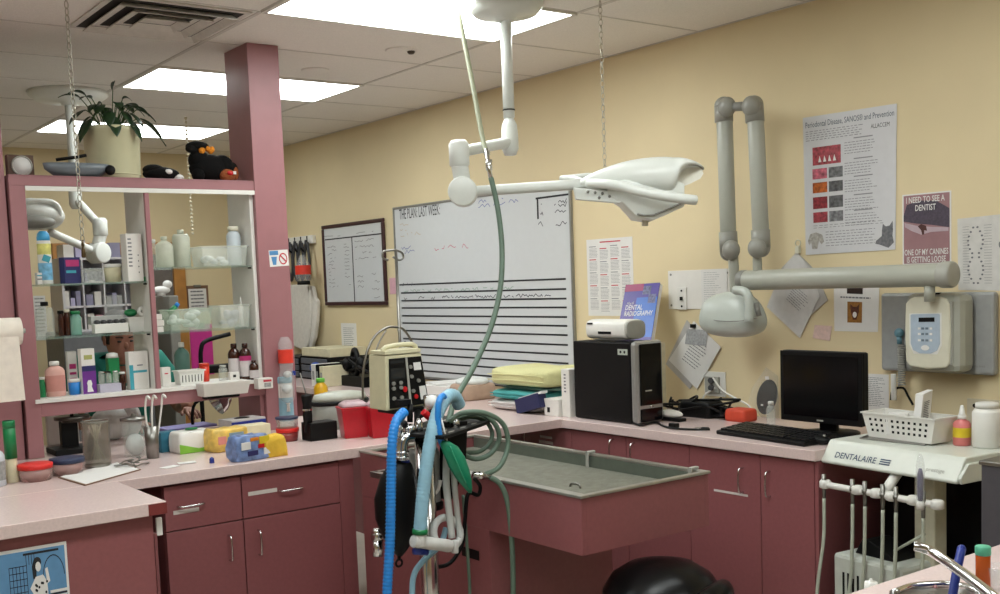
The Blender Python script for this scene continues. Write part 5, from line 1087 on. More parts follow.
# ------------------------------------------------------------------ computer tower
t = T('computer_tower', 'black desktop computer tower with silver front edge on the worktop', 'computer', Vector((3.49, 3.74, CT+.0005)))
x0, x1, y0_, y1_, hh = 3.40, 3.575, 3.53, 3.955, .375
P('case', MB().bb(x0, x1, y0_+.03, y1_, CT+.004, CT+hh), BLK, t, .006, True)
P('silver_bezel', MB().bb(x0-.003, x1+.003, y0_-.005, y0_+.032, CT+.002, CT+hh+.006), mat('silver_plastic', '#a9a8a6', .35, .5), t, .02, True)
P('front_panel', MB().bb(x0+.022, x1-.016, y0_-.012, y0_-.004, CT+.085, CT+hh-.008), mat('glossy_black', '#08080a', .12), t, .006, True)
P('lower_panel', MB().bb(x0+.022, x1-.016, y0_-.010, y0_-.004, CT+.01, CT+.07), mat('glossy_black', '#08080a'), t, .006, True)
P('power_button', MB().cyl((x0+.09, y0_-.013, CT+.078), (x0+.09, y0_-.004, CT+.078), .008, n=14), CHR, t, 0, True)
fq = Frame((x0-.0005, y0_+.11, CT+.345), (x0-.0005, y0_+.045, CT+.345), (x0-.0005, y0_+.045, CT+.318), (x0-.0005, y0_+.11, CT+.318)); m = MB(); fq.rect(m, 0, 0, 1, 1, .0002, .001); P('sticker', m, mat('grey_green_sticker', '#b9c0b4', .5), t, 0, True)
m = MB(); fq.disc(m, .3, .5, .1, .25, .0014); fq.disc(m, .7, .5, .1, .25, .0014); P('sticker_print', m, INK, t, 0, True)
P('logo_mark', MB().bb(x0+.05, x0+.09, y0_-.0126, y0_-.0121, CT+.15, CT+.156), GRY, t, 0, True)
# white speaker on the tower
p = Vector((3.49, 3.76, CT+hh+.007)); t = T('desk_speaker', 'white rounded speaker with grey end on top of the computer tower', 'speaker', p)
P('body', MB().loft([[(.065*math.copysign(abs(math.cos(a))**.6, math.cos(a)), yy, .048+.047*math.copysign(abs(math.sin(a))**.6, math.sin(a))) for a in [2*PI*k/24 for k in range(24)]] for yy in (-.14, .13)]), WHT, t, .008)
P('grey_grille', MB().loft([[(.06*math.copysign(abs(math.cos(a))**.6, math.cos(a)), yy, .048+.043*math.copysign(abs(math.sin(a))**.6, math.sin(a))) for a in [2*PI*k/24 for k in range(24)]] for yy in (-.152, -.14)]), GRY, t, .003)
P('slot', MB().bb(-.0662, -.064, -.05, .04, .028, .04), BLK, t, .002); P('indicator', MB().bb(-.066, -.062, .08, .115, .072, .08), INK, t)
# radiography book
fb = Frame(at(626, 285, 'x', 3.90), at(660, 282.5, 'x', 3.90), at(651, 340, 'x', 3.74), at(616, 340, 'x', 3.74))
t = T('radiography_book', 'purple and blue dental radiography book leaning on the wall behind the speaker', 'book', fb.pt(.5, 1)); zz = CT+.001
bot = fb.pt(0, 1); dz = fb.c[3].z-(CT+.0)
dn = (fb.c[3]-fb.c[0]).normalized(); k = (fb.c[3].z-(CT+.01))/-dn.z if dn.z else 0
P('pages', MB().prism([fb.pt(a, b, -.003) for a, b in ((.02, .01), (.99, .01), (.99, .99), (.02, .99))], fb.n*-.022), PAPER, t, 0, True)
m = MB(); fb.rect(m, 0, 0, 1, 1, -.0025, .0025); P('cover', m, mat('indigo_cover', '#43318a', .35), t, 0, True)
m = MB(); fb.rect(m, .4, .25, 1, .95, .0004); P('blue_cover_area', m, mat('azure_cover', '#2f62b8', .35), t, 0, True)
m = MB(); fb.rect(m, 0, 0, .55, .13, .0012); P('magenta_corner', m, mat('magenta_cover', '#8f2a5a', .35), t, 0, True)
m = MB(); fb.rect(m, .55, .05, .78, .2, .0012); fb.rect(m, .74, .2, .95, .36, .0012); P('cover_picture', m, mat('cover_photo', '#5d5f84', .4, var=.5, scale=80), t, 0, True)
text('title', 'Atlas of', fb, .14, .32, .34, .37, PAPER, t, .0016); text('title', 'DENTAL', fb, .12, .38, .62, .47, PAPER, t, .0016, .01); text('title', 'RADIOGRAPHY', fb, .12, .49, .93, .58, PAPER, t, .0016, .01); 
m = MB(); fb.rect(m, .52, .68, .72, .82, .0016); P('peach_square', m, mat('peach_print', '#d89a7a', .4), t, 0, True)
# the book stands on a box behind the tower
c = fb.pt(.5, 1, -.014); t, F = carton('carton_behind_tower', 'plain carton hidden behind the tower, holding up the book', 'box', Vector((c.x+.03, c.y-.0, CT+.0005)), (.16, .2, max(.05, c.z-CT-.012)), OLAB, 0)
# ------------------------------------------------------------------ keyboard, mouse, monitor
kA, kB, kC, kD = onct(737, 421), onct(822, 436), onct(804, 447), onct(716, 434)
t = T('keyboard', 'black computer keyboard on the worktop before the monitor', 'keyboard', kD)
dv = (kC-kD).normalized(); L = (kC-kD).length; nv = Vector((-dv.y, dv.x, 0)); nv = nv if nv.x > 0 else -nv; KW = .18
def kq(a, b, z=0): return kD+dv*(a*L)+nv*(b*KW)+Vector((0, 0, z))
P('keyboard_case', MB().prism([kq(0, 0), kq(0, 0, .016), kq(0, 1, .034), kq(0, 1)], dv*L), BLK, t, .004, True)
m = MB()
for r_ in range(5):
    for k in range(17):
        a0 = .03+k*.056+(.012 if k > 12 else 0)
        if a0+.045 > .985: continue
        b0_ = .08+r_*.17; b1_ = b0_+.13; m.prism([kq(a0, b0_, .0165+.018*b0_), kq(a0+.046, b0_, .0165+.018*b0_), kq(a0+.046, b1_, .0165+.018*b1_), kq(a0, b1_, .0165+.018*b1_)], (0, 0, .007))
P('keys', m, mat('key_black', '#1a1a1c', .4), t, 0, True)
p = onct(820, 444); t = T('computer_mouse', 'black computer mouse right of the keyboard', 'mouse', p+Vector((0, 0, 0))); P('shell', MB().sph((0, 0, .016), (.03, .05, .018)), BLK, t); P('wheel', MB().cyl((-.004, -.02, .033), (.004, -.02, .033), .006), DGR, t)
ML, MR = 3.63, 0
A, B, C_ = at(780, 350, 'x', 3.62), at(862, 352.5, 'x', 3.66), at(778, 419, 'x', 3.62)
yl, yr = A.y, at(862, 352, 'x', 3.62).y; zt_, zb_ = A.z, C_.z
t = T('computer_monitor', 'black flat-screen monitor switched off on the worktop', 'monitor', Vector((3.66, (yl+yr)/2, CT+.0005)))
P('back_shell', MB().bb(3.625, 3.665, yr, yl, zb_, zt_), BLK, t, .008, True)
P('bezel', MB().bb(3.618, 3.6249, yr+.001, yl-.001, zb_, zt_-.001), BLK, t, .002, True)
P('screen', MB().bb(3.6165, 3.6179, yr+.018, yl-.018, zb_+.025, zt_-.018), mat('dark_screen', '#0a0a0c', .12), t, 0, True)
P('logo_mark', MB().bb(3.6165, 3.6179, (yl+yr)/2-.015, (yl+yr)/2+.015, zb_+.008, zb_+.014), GRY, t, 0, True)
P('neck', MB().bb(3.665, 3.69, (yl+yr)/2-.04, (yl+yr)/2+.04, CT+.01, zb_+.12), BLK, t, .004, True)
P('foot', MB().lathe([(.12, 0), (.12, .012), (.05, .02)], 28, (3.68, (yl+yr)/2, CT+.0008), sq=1.0), BLK, t, 0, True)
# clutter between tower and keyboard
p = onct(668, 421); t = T('white_handset', 'white elongated handset lying in front of black cables', 'handset', p+Vector((.02, 0, 0))); P('shell', MB().sph((0, 0, .032), (.022, .075, .02)), WHT, t); P('black_base', MB().box((0, 0, .008), (.05, .15, .016)), BLK, t, .004); P('small_button', MB().box((-.018, .03, .04), (.006, .01, .006)), GRY, t)
p = onct(690, 418); t = T('cable_bundle', 'bundle of black cables and a black pouch against the wall', 'cables', p+Vector((.08, 0, 0))); m = MB(); random.seed(5)
for k in range(7):
    q_ = [Vector((random.uniform(-.06, .08), random.uniform(-.2, .2), random.uniform(.005, .09))) for _ in range(6)]; m.tube(q_, .006, 6, 5)
P('cables', m, BLKR, t); P('pouch', soft(.12, .2, .075), BLKR, t)
m = MB(); pts = [onct(628, 421), onct(640, 427), onct(655, 424), onct(668, 429), onct(690, 431), onct(710, 431)]; m.tube([q_+Vector((0, 0, .007)) for q_ in pts], .005, 6, 5); t = T('loose_cable', 'thin black cord snaking along the front of the worktop', 'cord', pts[0]); P('cord', m, BLKR, t, 0, True); P('plug', MB().box(onct(674, 428)+Vector((0, 0, .012)), (.03, .04, .02)), BLKR, t, .003, True)
t = T('bulldog_clip', 'small silver and black clip on the worktop before the keyboard', 'clip', onct(707, 430)); P('clip', MB().box((0, .012, .006), (.02, .03, .01), .4), BLK, t, .002); P('silver_bit', MB().box((0, .05, .004), (.014, .03, .006), .8), CHR, t, .002)
p = at(741, 414, 'x', 3.80); t = T('orange_pouch', 'small orange-red pouch between the cables and keyboard', 'pouch', Vector((3.80, p.y, CT+.0005))); P('pouch', soft(.1, .12, .055), mat('orange_red_fabric', '#c8452c', .6, bump=.3), t)
p = at(772, 420, 'x', 3.6); t = bottle('clear_spray_bottle', 'small clear bottle with white cap against the left of the monitor', 'bottle', Vector((3.67, at(771, 420, 'x', 3.67).y, CT+.0005)), .019, .12, FROST, WHT, .5)
# bag on wall: black item in clear bag
t = T('clear_bag', 'clear plastic bag with a black object leaning on the wall behind the monitor', 'bag', at(762, 415, 'x', 3.88)); 
m = MB(); o_ = [(766, 367), (778, 376), (779, 420), (762, 418), (748, 402), (752, 388)]; m.loft([[at(px, py, 'x', 3.94) for px, py in o_], [at(764+(px-764)*1.0, py, 'x', 3.86) for px, py in o_]], False); P('bag', m, mat('clear_film', '#cfcfca', .12, alpha=.13), t, 0, True)
m = MB().sph(at(767, 397, 'x', 3.90), (.02, .055, .085), M=Matrix.Rotation(.35, 3, 'X')); P('black_object', m, BLK, t, 0, True); P('white_sticker', MB().box(at(767, 378, 'x', 3.878), (.003, .02, .014)).box(at(762, 405, 'x', 3.878), (.003, .012, .008)), PAPER, t, 0, True)
# ------------------------------------------------------------------ room beyond the hutch
# wood-framed door on the far wall
A = at(50, 240, 'y', FY); B = at(182, 250, 'y', FY); dx0, dx1, dzt = A.x, B.x, at(110, 243, 'y', FY).z
struct('door_1', MB().bb(dx0+.1, dx1-.1, FY-.02, FY-.001, .002, dzt-.1), mat('grey_brown_door', '#6a625c', .5, var=.1))
m = MB(); m.bb(dx0, dx0+.1, FY-.05, FY-.001, 0, dzt); m.bb(dx1-.1, dx1, FY-.05, FY-.001, 0, dzt); m.bb(dx0+.1, dx1-.1, FY-.05, FY-.001, dzt-.1, dzt); struct('trim_3', m, WOOD, .004)
YC = 7.6
A = at(60, 258, 'y', YC); B = at(143, 256, 'y', YC); zt_ = A.z; zlow = at(60, 333, 'y', YC).z; x0, x1 = A.x, B.x; wd = x1-x0
o = P('dark_cabinet', MB().bb(x0-.03, x1, YC-.05, YC+.4, 0, zlow-.001), mat('slate_cabinet', '#6a6c70', .5, var=.08), None, .01); tag(o, 'slate grey cabinet carrying the white cubby organizer beyond the hutch', 'cabinet')
t = T('cubby_shelf', 'white cubby organizer seen through the left hutch bay', 'shelf', Vector(((x0+x1)/2, YC, zlow)))
fr = MB(); fr.bb(x0, x0+.015, YC, YC+.3, zlow, zt_); fr.bb(x1-.015, x1, YC, YC+.3, zlow, zt_); fr.bb(x0+.015, x1-.015, YC+.28, YC+.3, zlow, zt_)
rows = []
for k in range(4): zz = zlow+(zt_-zlow-.014)*k/3; fr.bb(x0+.015, x1-.015, YC, YC+.28, zz, zz+.014); rows.append(zz+.014)
for c_ in range(1, 4): fr.bb(x0+wd*c_/4-.005, x0+wd*c_/4+.005, YC, YC+.28, zlow+.014, zt_-.014)
P('shelf_frame', fr, mat('white_laminate', '#d6d4d8', .5, var=.02), t, 0, True)
random.seed(21); BXC = [CARD, mat('pale_violet_box', '#b9b3d2', .6), GLAB, CARD, mat('dusty_pink_box', '#b9808c', .6), mat('grey_violet_box', '#8f8ca6', .6)]
rh = rows[1]-rows[0]-.014
for ri, zr in enumerate(rows[:-1]):
    for c_ in range(4):
        if (ri, c_) in ((0, 2), (1, 3)): continue
        nb = random.choice((2, 3))
        for j in range(nb):
            xx = x0+wd*(c_+.1+.8*(j+.5)/nb)/4; w_ = wd*.16/nb; hh = rh*random.uniform(.35, .7); cm = random.choice(BXC)
            o = P('supply_box', MB().box((0, 0, hh/2), (w_, .12, hh)), cm); o.location = (xx, YC+.08, zr+.0005)
            tag(o, 'small carton in a cubby of the white organizer beyond the hutch', 'box', 'boxes in the cubby organizer')
for j, (fx, cm, hh) in enumerate(((.06, CARD, .09), (.2, BXC[1], .12), (.36, CARD, .07), (.62, BXC[5], .1))):
    o = P('supply_box', MB().box((0, 0, hh/2), (wd*.12, .16, hh)), cm); o.location = (x0+wd*fx+.03, YC+.1, zt_+.0005); tag(o, 'carton on the very top of the white organizer beyond the hutch', 'box', 'boxes on top of the organizer')
# clipboards on the far wall
def far_board(px0, py0, px1, py1, label, ma, clip=True, prints=True):
    A, B = at(px0, py0, 'y', FY), at(px1, py1, 'y', FY); f = Frame((A.x, FY, A.z), (B.x, FY, A.z), (B.x, FY, B.z), (A.x, FY, B.z))
    t = T('wall_clipboard', label, 'clipboard', f.pt(.5, 1)); m = MB(); f.rect(m, 0, 0, 1, 1, .001, .008); P('board', m, ma, t, 0, True)
    m = MB(); f.rect(m, .35, -.03, .65, .07, .01, .02); P('clip', m, STEEL, t, .003, True)
    if prints:
        m = MB(); f.rect(m, .1, .12, .9, 1.02, .01, .003); P('paper', m, PAPER, t, 0, True); m = MB(); f.lines(m, .2, .2, .8, 5, .14, .05, .0135, .1, 3); P('print', m, GINK, t, 0, True)
far_board(185, 286, 209, 311, 'brown clipboard with printed sheet on the far wall', mat('brown_hardboard', '#7a5a44'))
far_board(189, 325, 214, 374, 'bright magenta clipboard on the far wall behind the amber bottles', mat('hot_magenta_plastic', '#d83a9c', .5), prints=False)
A, B = at(153, 283, 'y', 7.9), at(167, 345, 'y', 7.9); o = P('grey_cabinet', MB().bb(A.x-.0, B.x+.0, 7.6, 8.1, 0, at(160, 296, 'y', 7.6).z), DGR, None, .01); tag(o, 'grey cabinet against the far wall behind the hutch divider', 'cabinet')
t = T('white_bird_ornament', 'small white curved ornament on the grey cabinet beyond the hutch', 'ornament', Vector((at(161, 290, 'y', 7.75).x, 7.75, at(160, 296, 'y', 7.6).z+.001))); P('ornament', MB().sph((0, 0, .04), (.07, .04, .03)).sph((.05, 0, .08), (.035, .03, .03)).cyl((0, 0, 0), (0, 0, .03), .03), PAPER, t)
far_p = at(38, 370, 'y', FY)
A, B = at(33, 296, 'y', FY), at(48, 340, 'y', FY); f = Frame((A.x, FY, A.z), (B.x, FY, A.z), (B.x, FY, B.z), (A.x, FY, B.z)); t = sheet('wall_paper_notice', 'pale paper on the far wall left of the wood door frame', 'paper', f); m = MB(); f.lines(m, .1, .05, .9, 10, .08, .03, .002, .3, 3); P('print', m, GLAB, t, 0, True)
# black gooseneck lamp and metal pole beyond the right bay
t = T('gooseneck_lamp', 'black gooseneck desk lamp seen under the middle right glass shelf', 'lamp', Vector((at(200, 370, 'y', 6.4).x, 6.4, 0)))
P('stand', MB().tube([(0, 0, 0), (0, 0, 1.0), at(201, 366, 'y', 6.4)-t.location, at(201, 350, 'y', 6.4)-t.location, at(206, 341, 'y', 6.4)-t.location, at(230, 334, 'y', 6.4)-t.location], .014, 8, 5), BLK, t); P('lamp_head', MB().box(at(222, 368, 'y', 6.4)-t.location, (.22, .1, .05)), BLK, t, .01); P('base', MB().lathe([(.14, 0), (.14, .03), (.03, .05)], 20), BLK, t)
m = MB(); z = 2.25; i = 0; cc = at(191, 205, 'y', 7.0)
while z > at(193, 235, 'y', 7.0).z: m.sph((0, 0, z), .012, 6, 5); z -= .028
o = P('bead_chain', m, mat('pale_bead', '#d8cfb4', .4)); zt0 = 2.25; o.location = (cc.x, 7.0, 0); tag(o, 'pale beaded cord hanging beyond the right hutch bay', 'cord')
m.cyl((0, 0, 2.25), (0, 0, H), .002); bpy.data.objects.remove(o); m2 = MB()
z = H-.01
while z > at(193, 235, 'y', 7.0).z: m2.sph((0, 0, z), .010, 6, 5); z -= .026
o = P('bead_chain', m2, MATS['pale_bead']); o.location = (cc.x, 7.0, 0); tag(o, 'pale beaded cord hanging beyond the right hutch bay', 'cord')
# ------------------------------------------------------------------ person in teal scrubs
def skin_mesh(name, verts, edges, radii, ma, parent, root=0, sub=2, solid=0):
    me = bpy.data.meshes.new(name); me.from_pydata([tuple(v) for v in verts], edges, []); o = bpy.data.objects.new(name, me); COL.objects.link(o)
    md = o.modifiers.new('skin', 'SKIN'); md.use_smooth_shade = True
    for i, r_ in enumerate(radii): me.skin_vertices[0].data[i].radius = (r_, r_) if not isinstance(r_, tuple) else r_
    for v_ in me.skin_vertices[0].data: v_.use_root = False
    me.skin_vertices[0].data[root].use_root = True
    sb = o.modifiers.new('sub', 'SUBSURF'); sb.levels = sub; sb.render_levels = sub
    me.materials.append(ma); o.parent = parent; return o
hd = at(120, 340, 'y', 5.62)
PB_ = Vector((hd.x+.02, 5.70, 0)); HZ = hd.z+.0
t = T('person', 'person in teal scrubs bending over work beyond the hutch', 'person', PB_)
HZ += .012; sh = HZ-.15
V = [(0, .14, .60), (0, .10, .85), (0, .04, sh-.06), (0, -.0, sh+.03), (0, -.04, HZ-.08),
     (-.19, .02, sh), (-.27, -.06, sh-.27), (-.12, -.30, sh-.27), (-.05, -.38, sh-.26),
     (.19, .02, sh), (.29, -.06, sh-.25), (.24, -.28, sh-.19), (.20, -.36, sh-.22),
     (-.11, .10, .56), (-.14, -.32, .54), (-.14, -.30, .10), (-.14, -.44, .05), (.11, .10, .56), (.14, -.32, .54), (.14, -.30, .10), (.14, -.44, .05)]
E_ = [(0, 1), (1, 2), (2, 3), (3, 4), (2, 5), (5, 6), (6, 7), (7, 8), (2, 9), (9, 10), (10, 11), (11, 12), (0, 13), (13, 14), (14, 15), (15, 16), (0, 17), (17, 18), (18, 19), (19, 20)]
RD = [(.15, .11), (.13, .10), (.15, .10), .055, .05, .065, .045, .034, .03, .065, .045, .034, .03, .09, .07, .05, .04, .09, .07, .05, .04]
skin_mesh('body', V, E_, RD, SKIN, t)
# head, joined look: sculpted loft
def headloft():
    rings = []
    for zz, rx, ry, oy in ((-.125, .03, .03, -.045), (-.115, .042, .045, -.045), (-.09, .056, .07, -.03), (-.05, .068, .088, -.012), (0, .075, .096, 0), (.05, .076, .098, .004), (.09, .066, .085, .008), (.115, .04, .055, .01), (.124, .012, .018, .01)):
        rings.append([(rx*math.cos(a), oy+ry*math.sin(a), zz) for a in [2*PI*k/24 for k in range(24)]])
    return MB().loft(rings)
hm = headloft(); hm.sph((0, -.1, -.012), (.012, .016, .02), 10, 8); hm.sph((-.076, .0, -.01), (.01, .02, .03), 10, 8).sph((.076, .0, -.01), (.01, .02, .03), 10, 8)
TILT = Matrix.Rotation(.28, 3, 'X'); HP = Vector((-.02, -.08, HZ))
def hv(m): m.v = [TILT @ v + HP for v in m.v]; return m
P('head', hv(hm), SKIN, t, sub=1)
for s_ in (-1, 1): P('eye', hv(MB().sph((s_*.03, -.086, .008), (.012, .008, .006), 10, 6)), mat('dark_eye', '#2a2220', .3), t)
m = MB().sph((0, -.09, -.055), (.024, .008, .006), 10, 6); P('mouth', hv(m), mat('lip_rose', '#8a4a44', .5), t)
m = MB()
for s_ in (-1, 1): m.tube([(s_*.015, -.092, .028), (s_*.03, -.095, .033), (s_*.048, -.082, .028)], .0035, 6, 3)
P('eyebrow', hv(m), HAIR, t)
m = MB(); rings = []
for zz, k in ((-.06, .6), (-.02, 1.07), (.04, 1.09), (.09, 1.08), (.125, .7), (.138, .2)):
    rings.append([(.076*k*math.cos(a), max(-.055-(.02 if zz > .05 else 0)-.02*(zz > .08), .02+.1*k*math.sin(a)), zz) for a in [2*PI*j/24 for j in range(24)]])
P('hair', hv(MB().loft(rings).sph((0, .12, .03), .04)), HAIR, t)
# scrubs: torso + short sleeves a little larger than the body
V2 = [(0, .15, .56), (0, .10, .85), (0, .04, sh-.06), (0, .02, sh+.0), (-.19, .02, sh), (-.26, -.04, sh-.2), (.19, .02, sh), (.275, -.04, sh-.19)]
skin_mesh('scrub_top', V2, [(0, 1), (1, 2), (2, 3), (2, 4), (4, 5), (2, 6), (6, 7)], [(.175, .135), (.165, .13), (.175, .13), .08, .09, .08, .09, .08], TEAL, t)
V3 = [V[0]]+[V[i] for i in (13, 14, 15, 17, 18, 19)]; skin_mesh('scrub_trousers', V3, [(0, 1), (1, 2), (2, 3), (0, 4), (4, 5), (5, 6)], [(.165, .13), .105, .085, .065, .105, .085, .065], TEAL, t)
# hands
for s_, w0 in ((-1, Vector(V[8])), (1, Vector(V[12]))):
    vs = [w0, w0+Vector((-s_*.0, -.045, -.008))]; ed = [(0, 1)]; rr = [.024, (.034, .016)]
    for k in range(4):
        b = w0+Vector(((k-1.5)*.019, -.085, -.01)); L_ = (.03, .034, .031, .024)[k]; i0 = len(vs); vs += [b, b+Vector((0, -L_, -.012)), b+Vector((0, -L_*1.5, -.034))]; ed += [(1, i0), (i0, i0+1), (i0+1, i0+2)]; rr += [.0095, .0085, .007]
    i0 = len(vs); vs += [w0+Vector((-s_*.036, -.04, -.012)), w0+Vector((-s_*.045, -.07, -.024))]; ed += [(1, i0), (i0, i0+1)]; rr += [.011, .009]
    skin_mesh('hand', vs, ed, rr, SKIN, t, 0, 1)
m = MB()
for s_ in (-1, 1): m.loft([[(s_*.14+.05*math.cos(a), -.41+.13*math.sin(a)*k, zz) for a in [2*PI*j/18 for j in range(18)]] for zz, k in ((0, 1), (.03, 1), (.07, .75))])
P('shoes', m, BLK, t)
t = T('work_stool', 'round stool the person in scrubs sits on', 'stool', PB_+Vector((0, .1, 0))); P('seat', MB().lathe([(.17, .37), (.18, .39), (.18, .42), (.16, .432)], 28), BLKV, t); P('post', MB().cyl((0, 0, .05), (0, 0, .37), .025), CHR, t)
m = MB()
for k in range(5): a = 2*PI*k/5+.3; m.cyl((0, 0, .07), (.25*math.cos(a), .25*math.sin(a), .05), .016); m.sph((.25*math.cos(a), .25*math.sin(a), .025), .025)
P('base', m, BLK, t)
# pale things on the counter beyond the hutch
o = P('pale_partition', MB().bb(at(46, 430, 'y', 5.19).x, at(78, 430, 'y', 5.19).x, 5.17, 5.195, CT+.0005, at(60, 406, 'y', 5.19).z), WHM, None, .004); tag(o, 'plain pale panel standing behind the black instrument stand', 'panel')
t = T('white_cloth_heap', 'rounded heap of white cloth on the counter before the person', 'cloth', Vector((at(112, 430, 'y', 5.12).x, 5.12, CT+.0005))); P('heap', MB().sph((0, 0, .08), (.10, .06, .08)).sph((.09, 0, .085), (.05, .05, .085)), GAUZE, t)
# ------------------------------------------------------------------ anaesthesia stand
YK = 3.02
def K(px, py, dy=0): return at(px, py, 'y', YK+dy)
cz = K(440, 432); px_ = K(429, 560)
t = T('anaesthesia_stand', 'black-shelved anaesthesia machine on a chrome pole before the wet table', 'medical stand', Vector((px_.x, YK, 0)))
TZ_ = K(440, 432).z
A_, B_, C_, D_ = at(399, 436, 'z', TZ_), at(444, 440, 'z', TZ_), at(490, 424, 'z', TZ_), at(440, 418, 'z', TZ_)
P('shelf', MB().prism([A_, B_, C_, D_], (0, 0, .012)), BLK, t, .002, True)
mm_ = MB(); fS = Frame(D_+Vector((0, 0, .012)), C_+Vector((0, 0, .012)), B_+Vector((0, 0, .012)), A_+Vector((0, 0, .012)))
for a in (.3, .45, .6, .75, .9):
    for b in (.25, .5, .75): fS.disc(mm_, a, b, .03, .06, .0003)
P('shelf_perforations', mm_, DGR, t, 0, True)
P('pole', MB().cyl((px_.x, YK, .06), (px_.x, YK, TZ_), .032, n=20), CHR, t, 0, True)
P('black_column', MB().prism([K(446, 422), K(468, 421), K(466, 470), K(452, 500), K(446, 500)], (0, .04, 0)), BLK, t, .003, True)
m = MB()
for k in range(5): a = 2*PI*k/5+.5; e = Vector((px_.x+.3*math.cos(a), YK+.3*math.sin(a), .06)); m.cyl((px_.x, YK, .1), e, .02, .016, 12); m.sph(e-Vector((0, 0, .03)), .03, 12, 8)
P('wheeled_base', m, BLK, t, 0, True)
can = MB(); b0 = K(424, 470, .07); 
can.lathe([(.052, 0), (.056, .01), (.056, .17), (.05, .19)], 26, Vector((b0.x, b0.y, K(424, 508).z)))
P('absorber_canister', can, mat('smoky_grey_canister', '#8e908e', .2, var=.1), t, 0, True)
P('canister_base', MB().lathe([(.03, -.03), (.062, -.02), (.062, .0), (.056, .006)], 26, Vector((b0.x, b0.y, K(424, 508).z))), BLK, t, 0, True)
m = MB()
for (px, py, r_, h_) in ((398, 425, .016, .03), (409, 420, .02, .02), (419, 424, .014, .035), (455, 412, .015, .02)): q_ = K(px, py); P('valve_fitting', MB().lathe([(r_*.7, -.02), (r_, 0), (r_, h_*.5), (r_*.5, h_)], 14, Vector((q_.x, q_.y, TZ_+.02))), CHR, t, 0, True)
P('red_knob', MB().cyl(K(423, 412), K(431, 418), .013, n=12), RED, t, .002, True)
m = MB().sph(K(404, 424), .013).sph(K(411, 427), .011).cyl(K(410, 404), K(410, 422), .01).box(K(403, 402), (.045, .03, .016)).cyl(K(436, 409), K(420, 417), .006); P('black_fitting', m, BLK, t, 0, True)
m = MB().cyl(K(432, 395, .05), K(432, 414, .05), .03, n=20); P('pressure_gauge', m, CHR, t, .004, True); P('gauge_face', MB().cyl(K(432, 402, .022), K(432, 402, .0), .024, n=20), PAPER, t, 0, True)
m = MB().tube([K(402, 460), K(402, 446), K(405, 438), K(413, 436)], .02, 12, 5).torus(K(402, 452), .018, .006).torus(K(402, 457), .018, .006); P('chrome_elbow', m, CHR, t, 0, True)
P('side_gauge_clamp', MB().cyl(K(374, 536, .1), K(382, 536, .1), .02).cyl(K(378, 540, .1), K(378, 556, .1), .018).lathe([(.022, 0), (.016, .02)], 14, K(378, 534, .1)), CHR, t, 0, True)
P('black_cable', MB().tube([K(474, 478), K(480, 486), K(478, 495), K(468, 494), K(465, 520), K(462, 545), K(450, 563), K(436, 567), K(430, 566)], .007, 8, 5), BLKR, t, 0, True)
P('white_tray_arm', MB().tube([K(420, 500, .02), K(436, 492, .02), K(440, 480, .02)], .008, 8, 4), WHT, t, 0, True)
# breathing bag
bag = []
for (py, xa, xb) in ((458, 398, 407), (464, 390, 411), (478, 382, 415), (500, 376, 417), (520, 377, 417), (538, 384, 413), (550, 392, 406), (556, 397, 402)):
    c0, c1 = K(xa, py, .02), K(xb, py, .02); bag.append([c0.lerp(c1, .5+.5*math.cos(a))+Vector((0, .055*math.sin(a)*(c1-c0).length/.14, 0)) for a in [2*PI*k/24 for k in range(24)]])
tb_ = T('breathing_bag', 'black rubber breathing bag hanging under the chrome elbow', 'breathing bag', K(398, 556, .02)); P('bag', MB().loft(bag), BLKR, tb_, 0, True); P('blue_collar', MB().cyl(K(402, 460, .02), K(402, 467, .02), .026, n=20), DBLU, tb_, .003, True); P('hanging_loop', MB().torus(K(399, 563, .02), .012, .004, Matrix.Rotation(PI/2, 3, 'X')).cyl(K(399, 555, .02), K(399, 560, .02), .006), BLKR, tb_, 0, True)
# hoses
CB = mat('clear_blue_hose', '#2a86d8', .3, var=.05); LB = mat('pale_blue_hose', '#8fb9cc', .3, var=.05)
def corr(name, label, pts, r, ma, ring=.012, deep=1.18):
    t = T(name, label, 'hose', Vector(pts[0])); p = smooth_path([Vector(q_) for q_ in pts], 14); L = [0]
    for a, b in zip(p, p[1:]): L.append(L[-1]+(b-a).length)
    n_ = int(L[-1]/(ring/3)); out = []; j = 0
    for i in range(n_+1):
        d_ = L[-1]*i/n_
        while j < len(L)-2 and L[j+1] < d_: j += 1
        out.append(p[j].lerp(p[j+1], (d_-L[j])/max(1e-9, L[j+1]-L[j])))
    P('corrugated_hose', MB().tube(out, r, 14, rf=lambda q_: (deep if int(round(q_*n_)) % 3 == 0 else 1)), ma, t, 0, True); return t
corr('blue_breathing_hose', 'bright blue corrugated hose hanging on the left of the stand', [K(404, 412, -.06), K(396, 422, -.08), K(392, 445, -.09), K(391, 490, -.09), K(390, 540, -.09), K(387, 594, -.09), K(386, 640, -.09)], .0145, CB)
h_ = corr('pale_blue_hose', 'thick pale blue translucent hose looping over the stand', [K(459, 405, -.04), K(454, 396, -.06), K(446, 398, -.08), K(436, 418, -.1), K(428, 455, -.11), K(423, 495, -.11), K(420, 530, -.11)], .0215, LB, .012, 1.06)
P('green_ring', MB().cyl(K(420, 529, -.11), K(419.8, 534, -.11), .025, n=18), GRN, h_, 0, True)
corr('mid_blue_hose', 'short bright blue hose loop beside the pale blue one', [K(447, 404, -.08), K(443, 396, -.1), K(439, 402, -.12), K(438, 420, -.12), K(440, 438, -.12), K(446, 450, -.11)], .0105, CB, .012, 1.03)
corr('low_blue_tube', 'blue tube curving down beside the chrome pole', [K(446, 528, -.03), K(440, 545, -.04), K(424, 560, -.05), K(414, 575, -.05), K(412, 600, -.05), K(412, 640, -.05)], .010, LB, .012, 1.02)
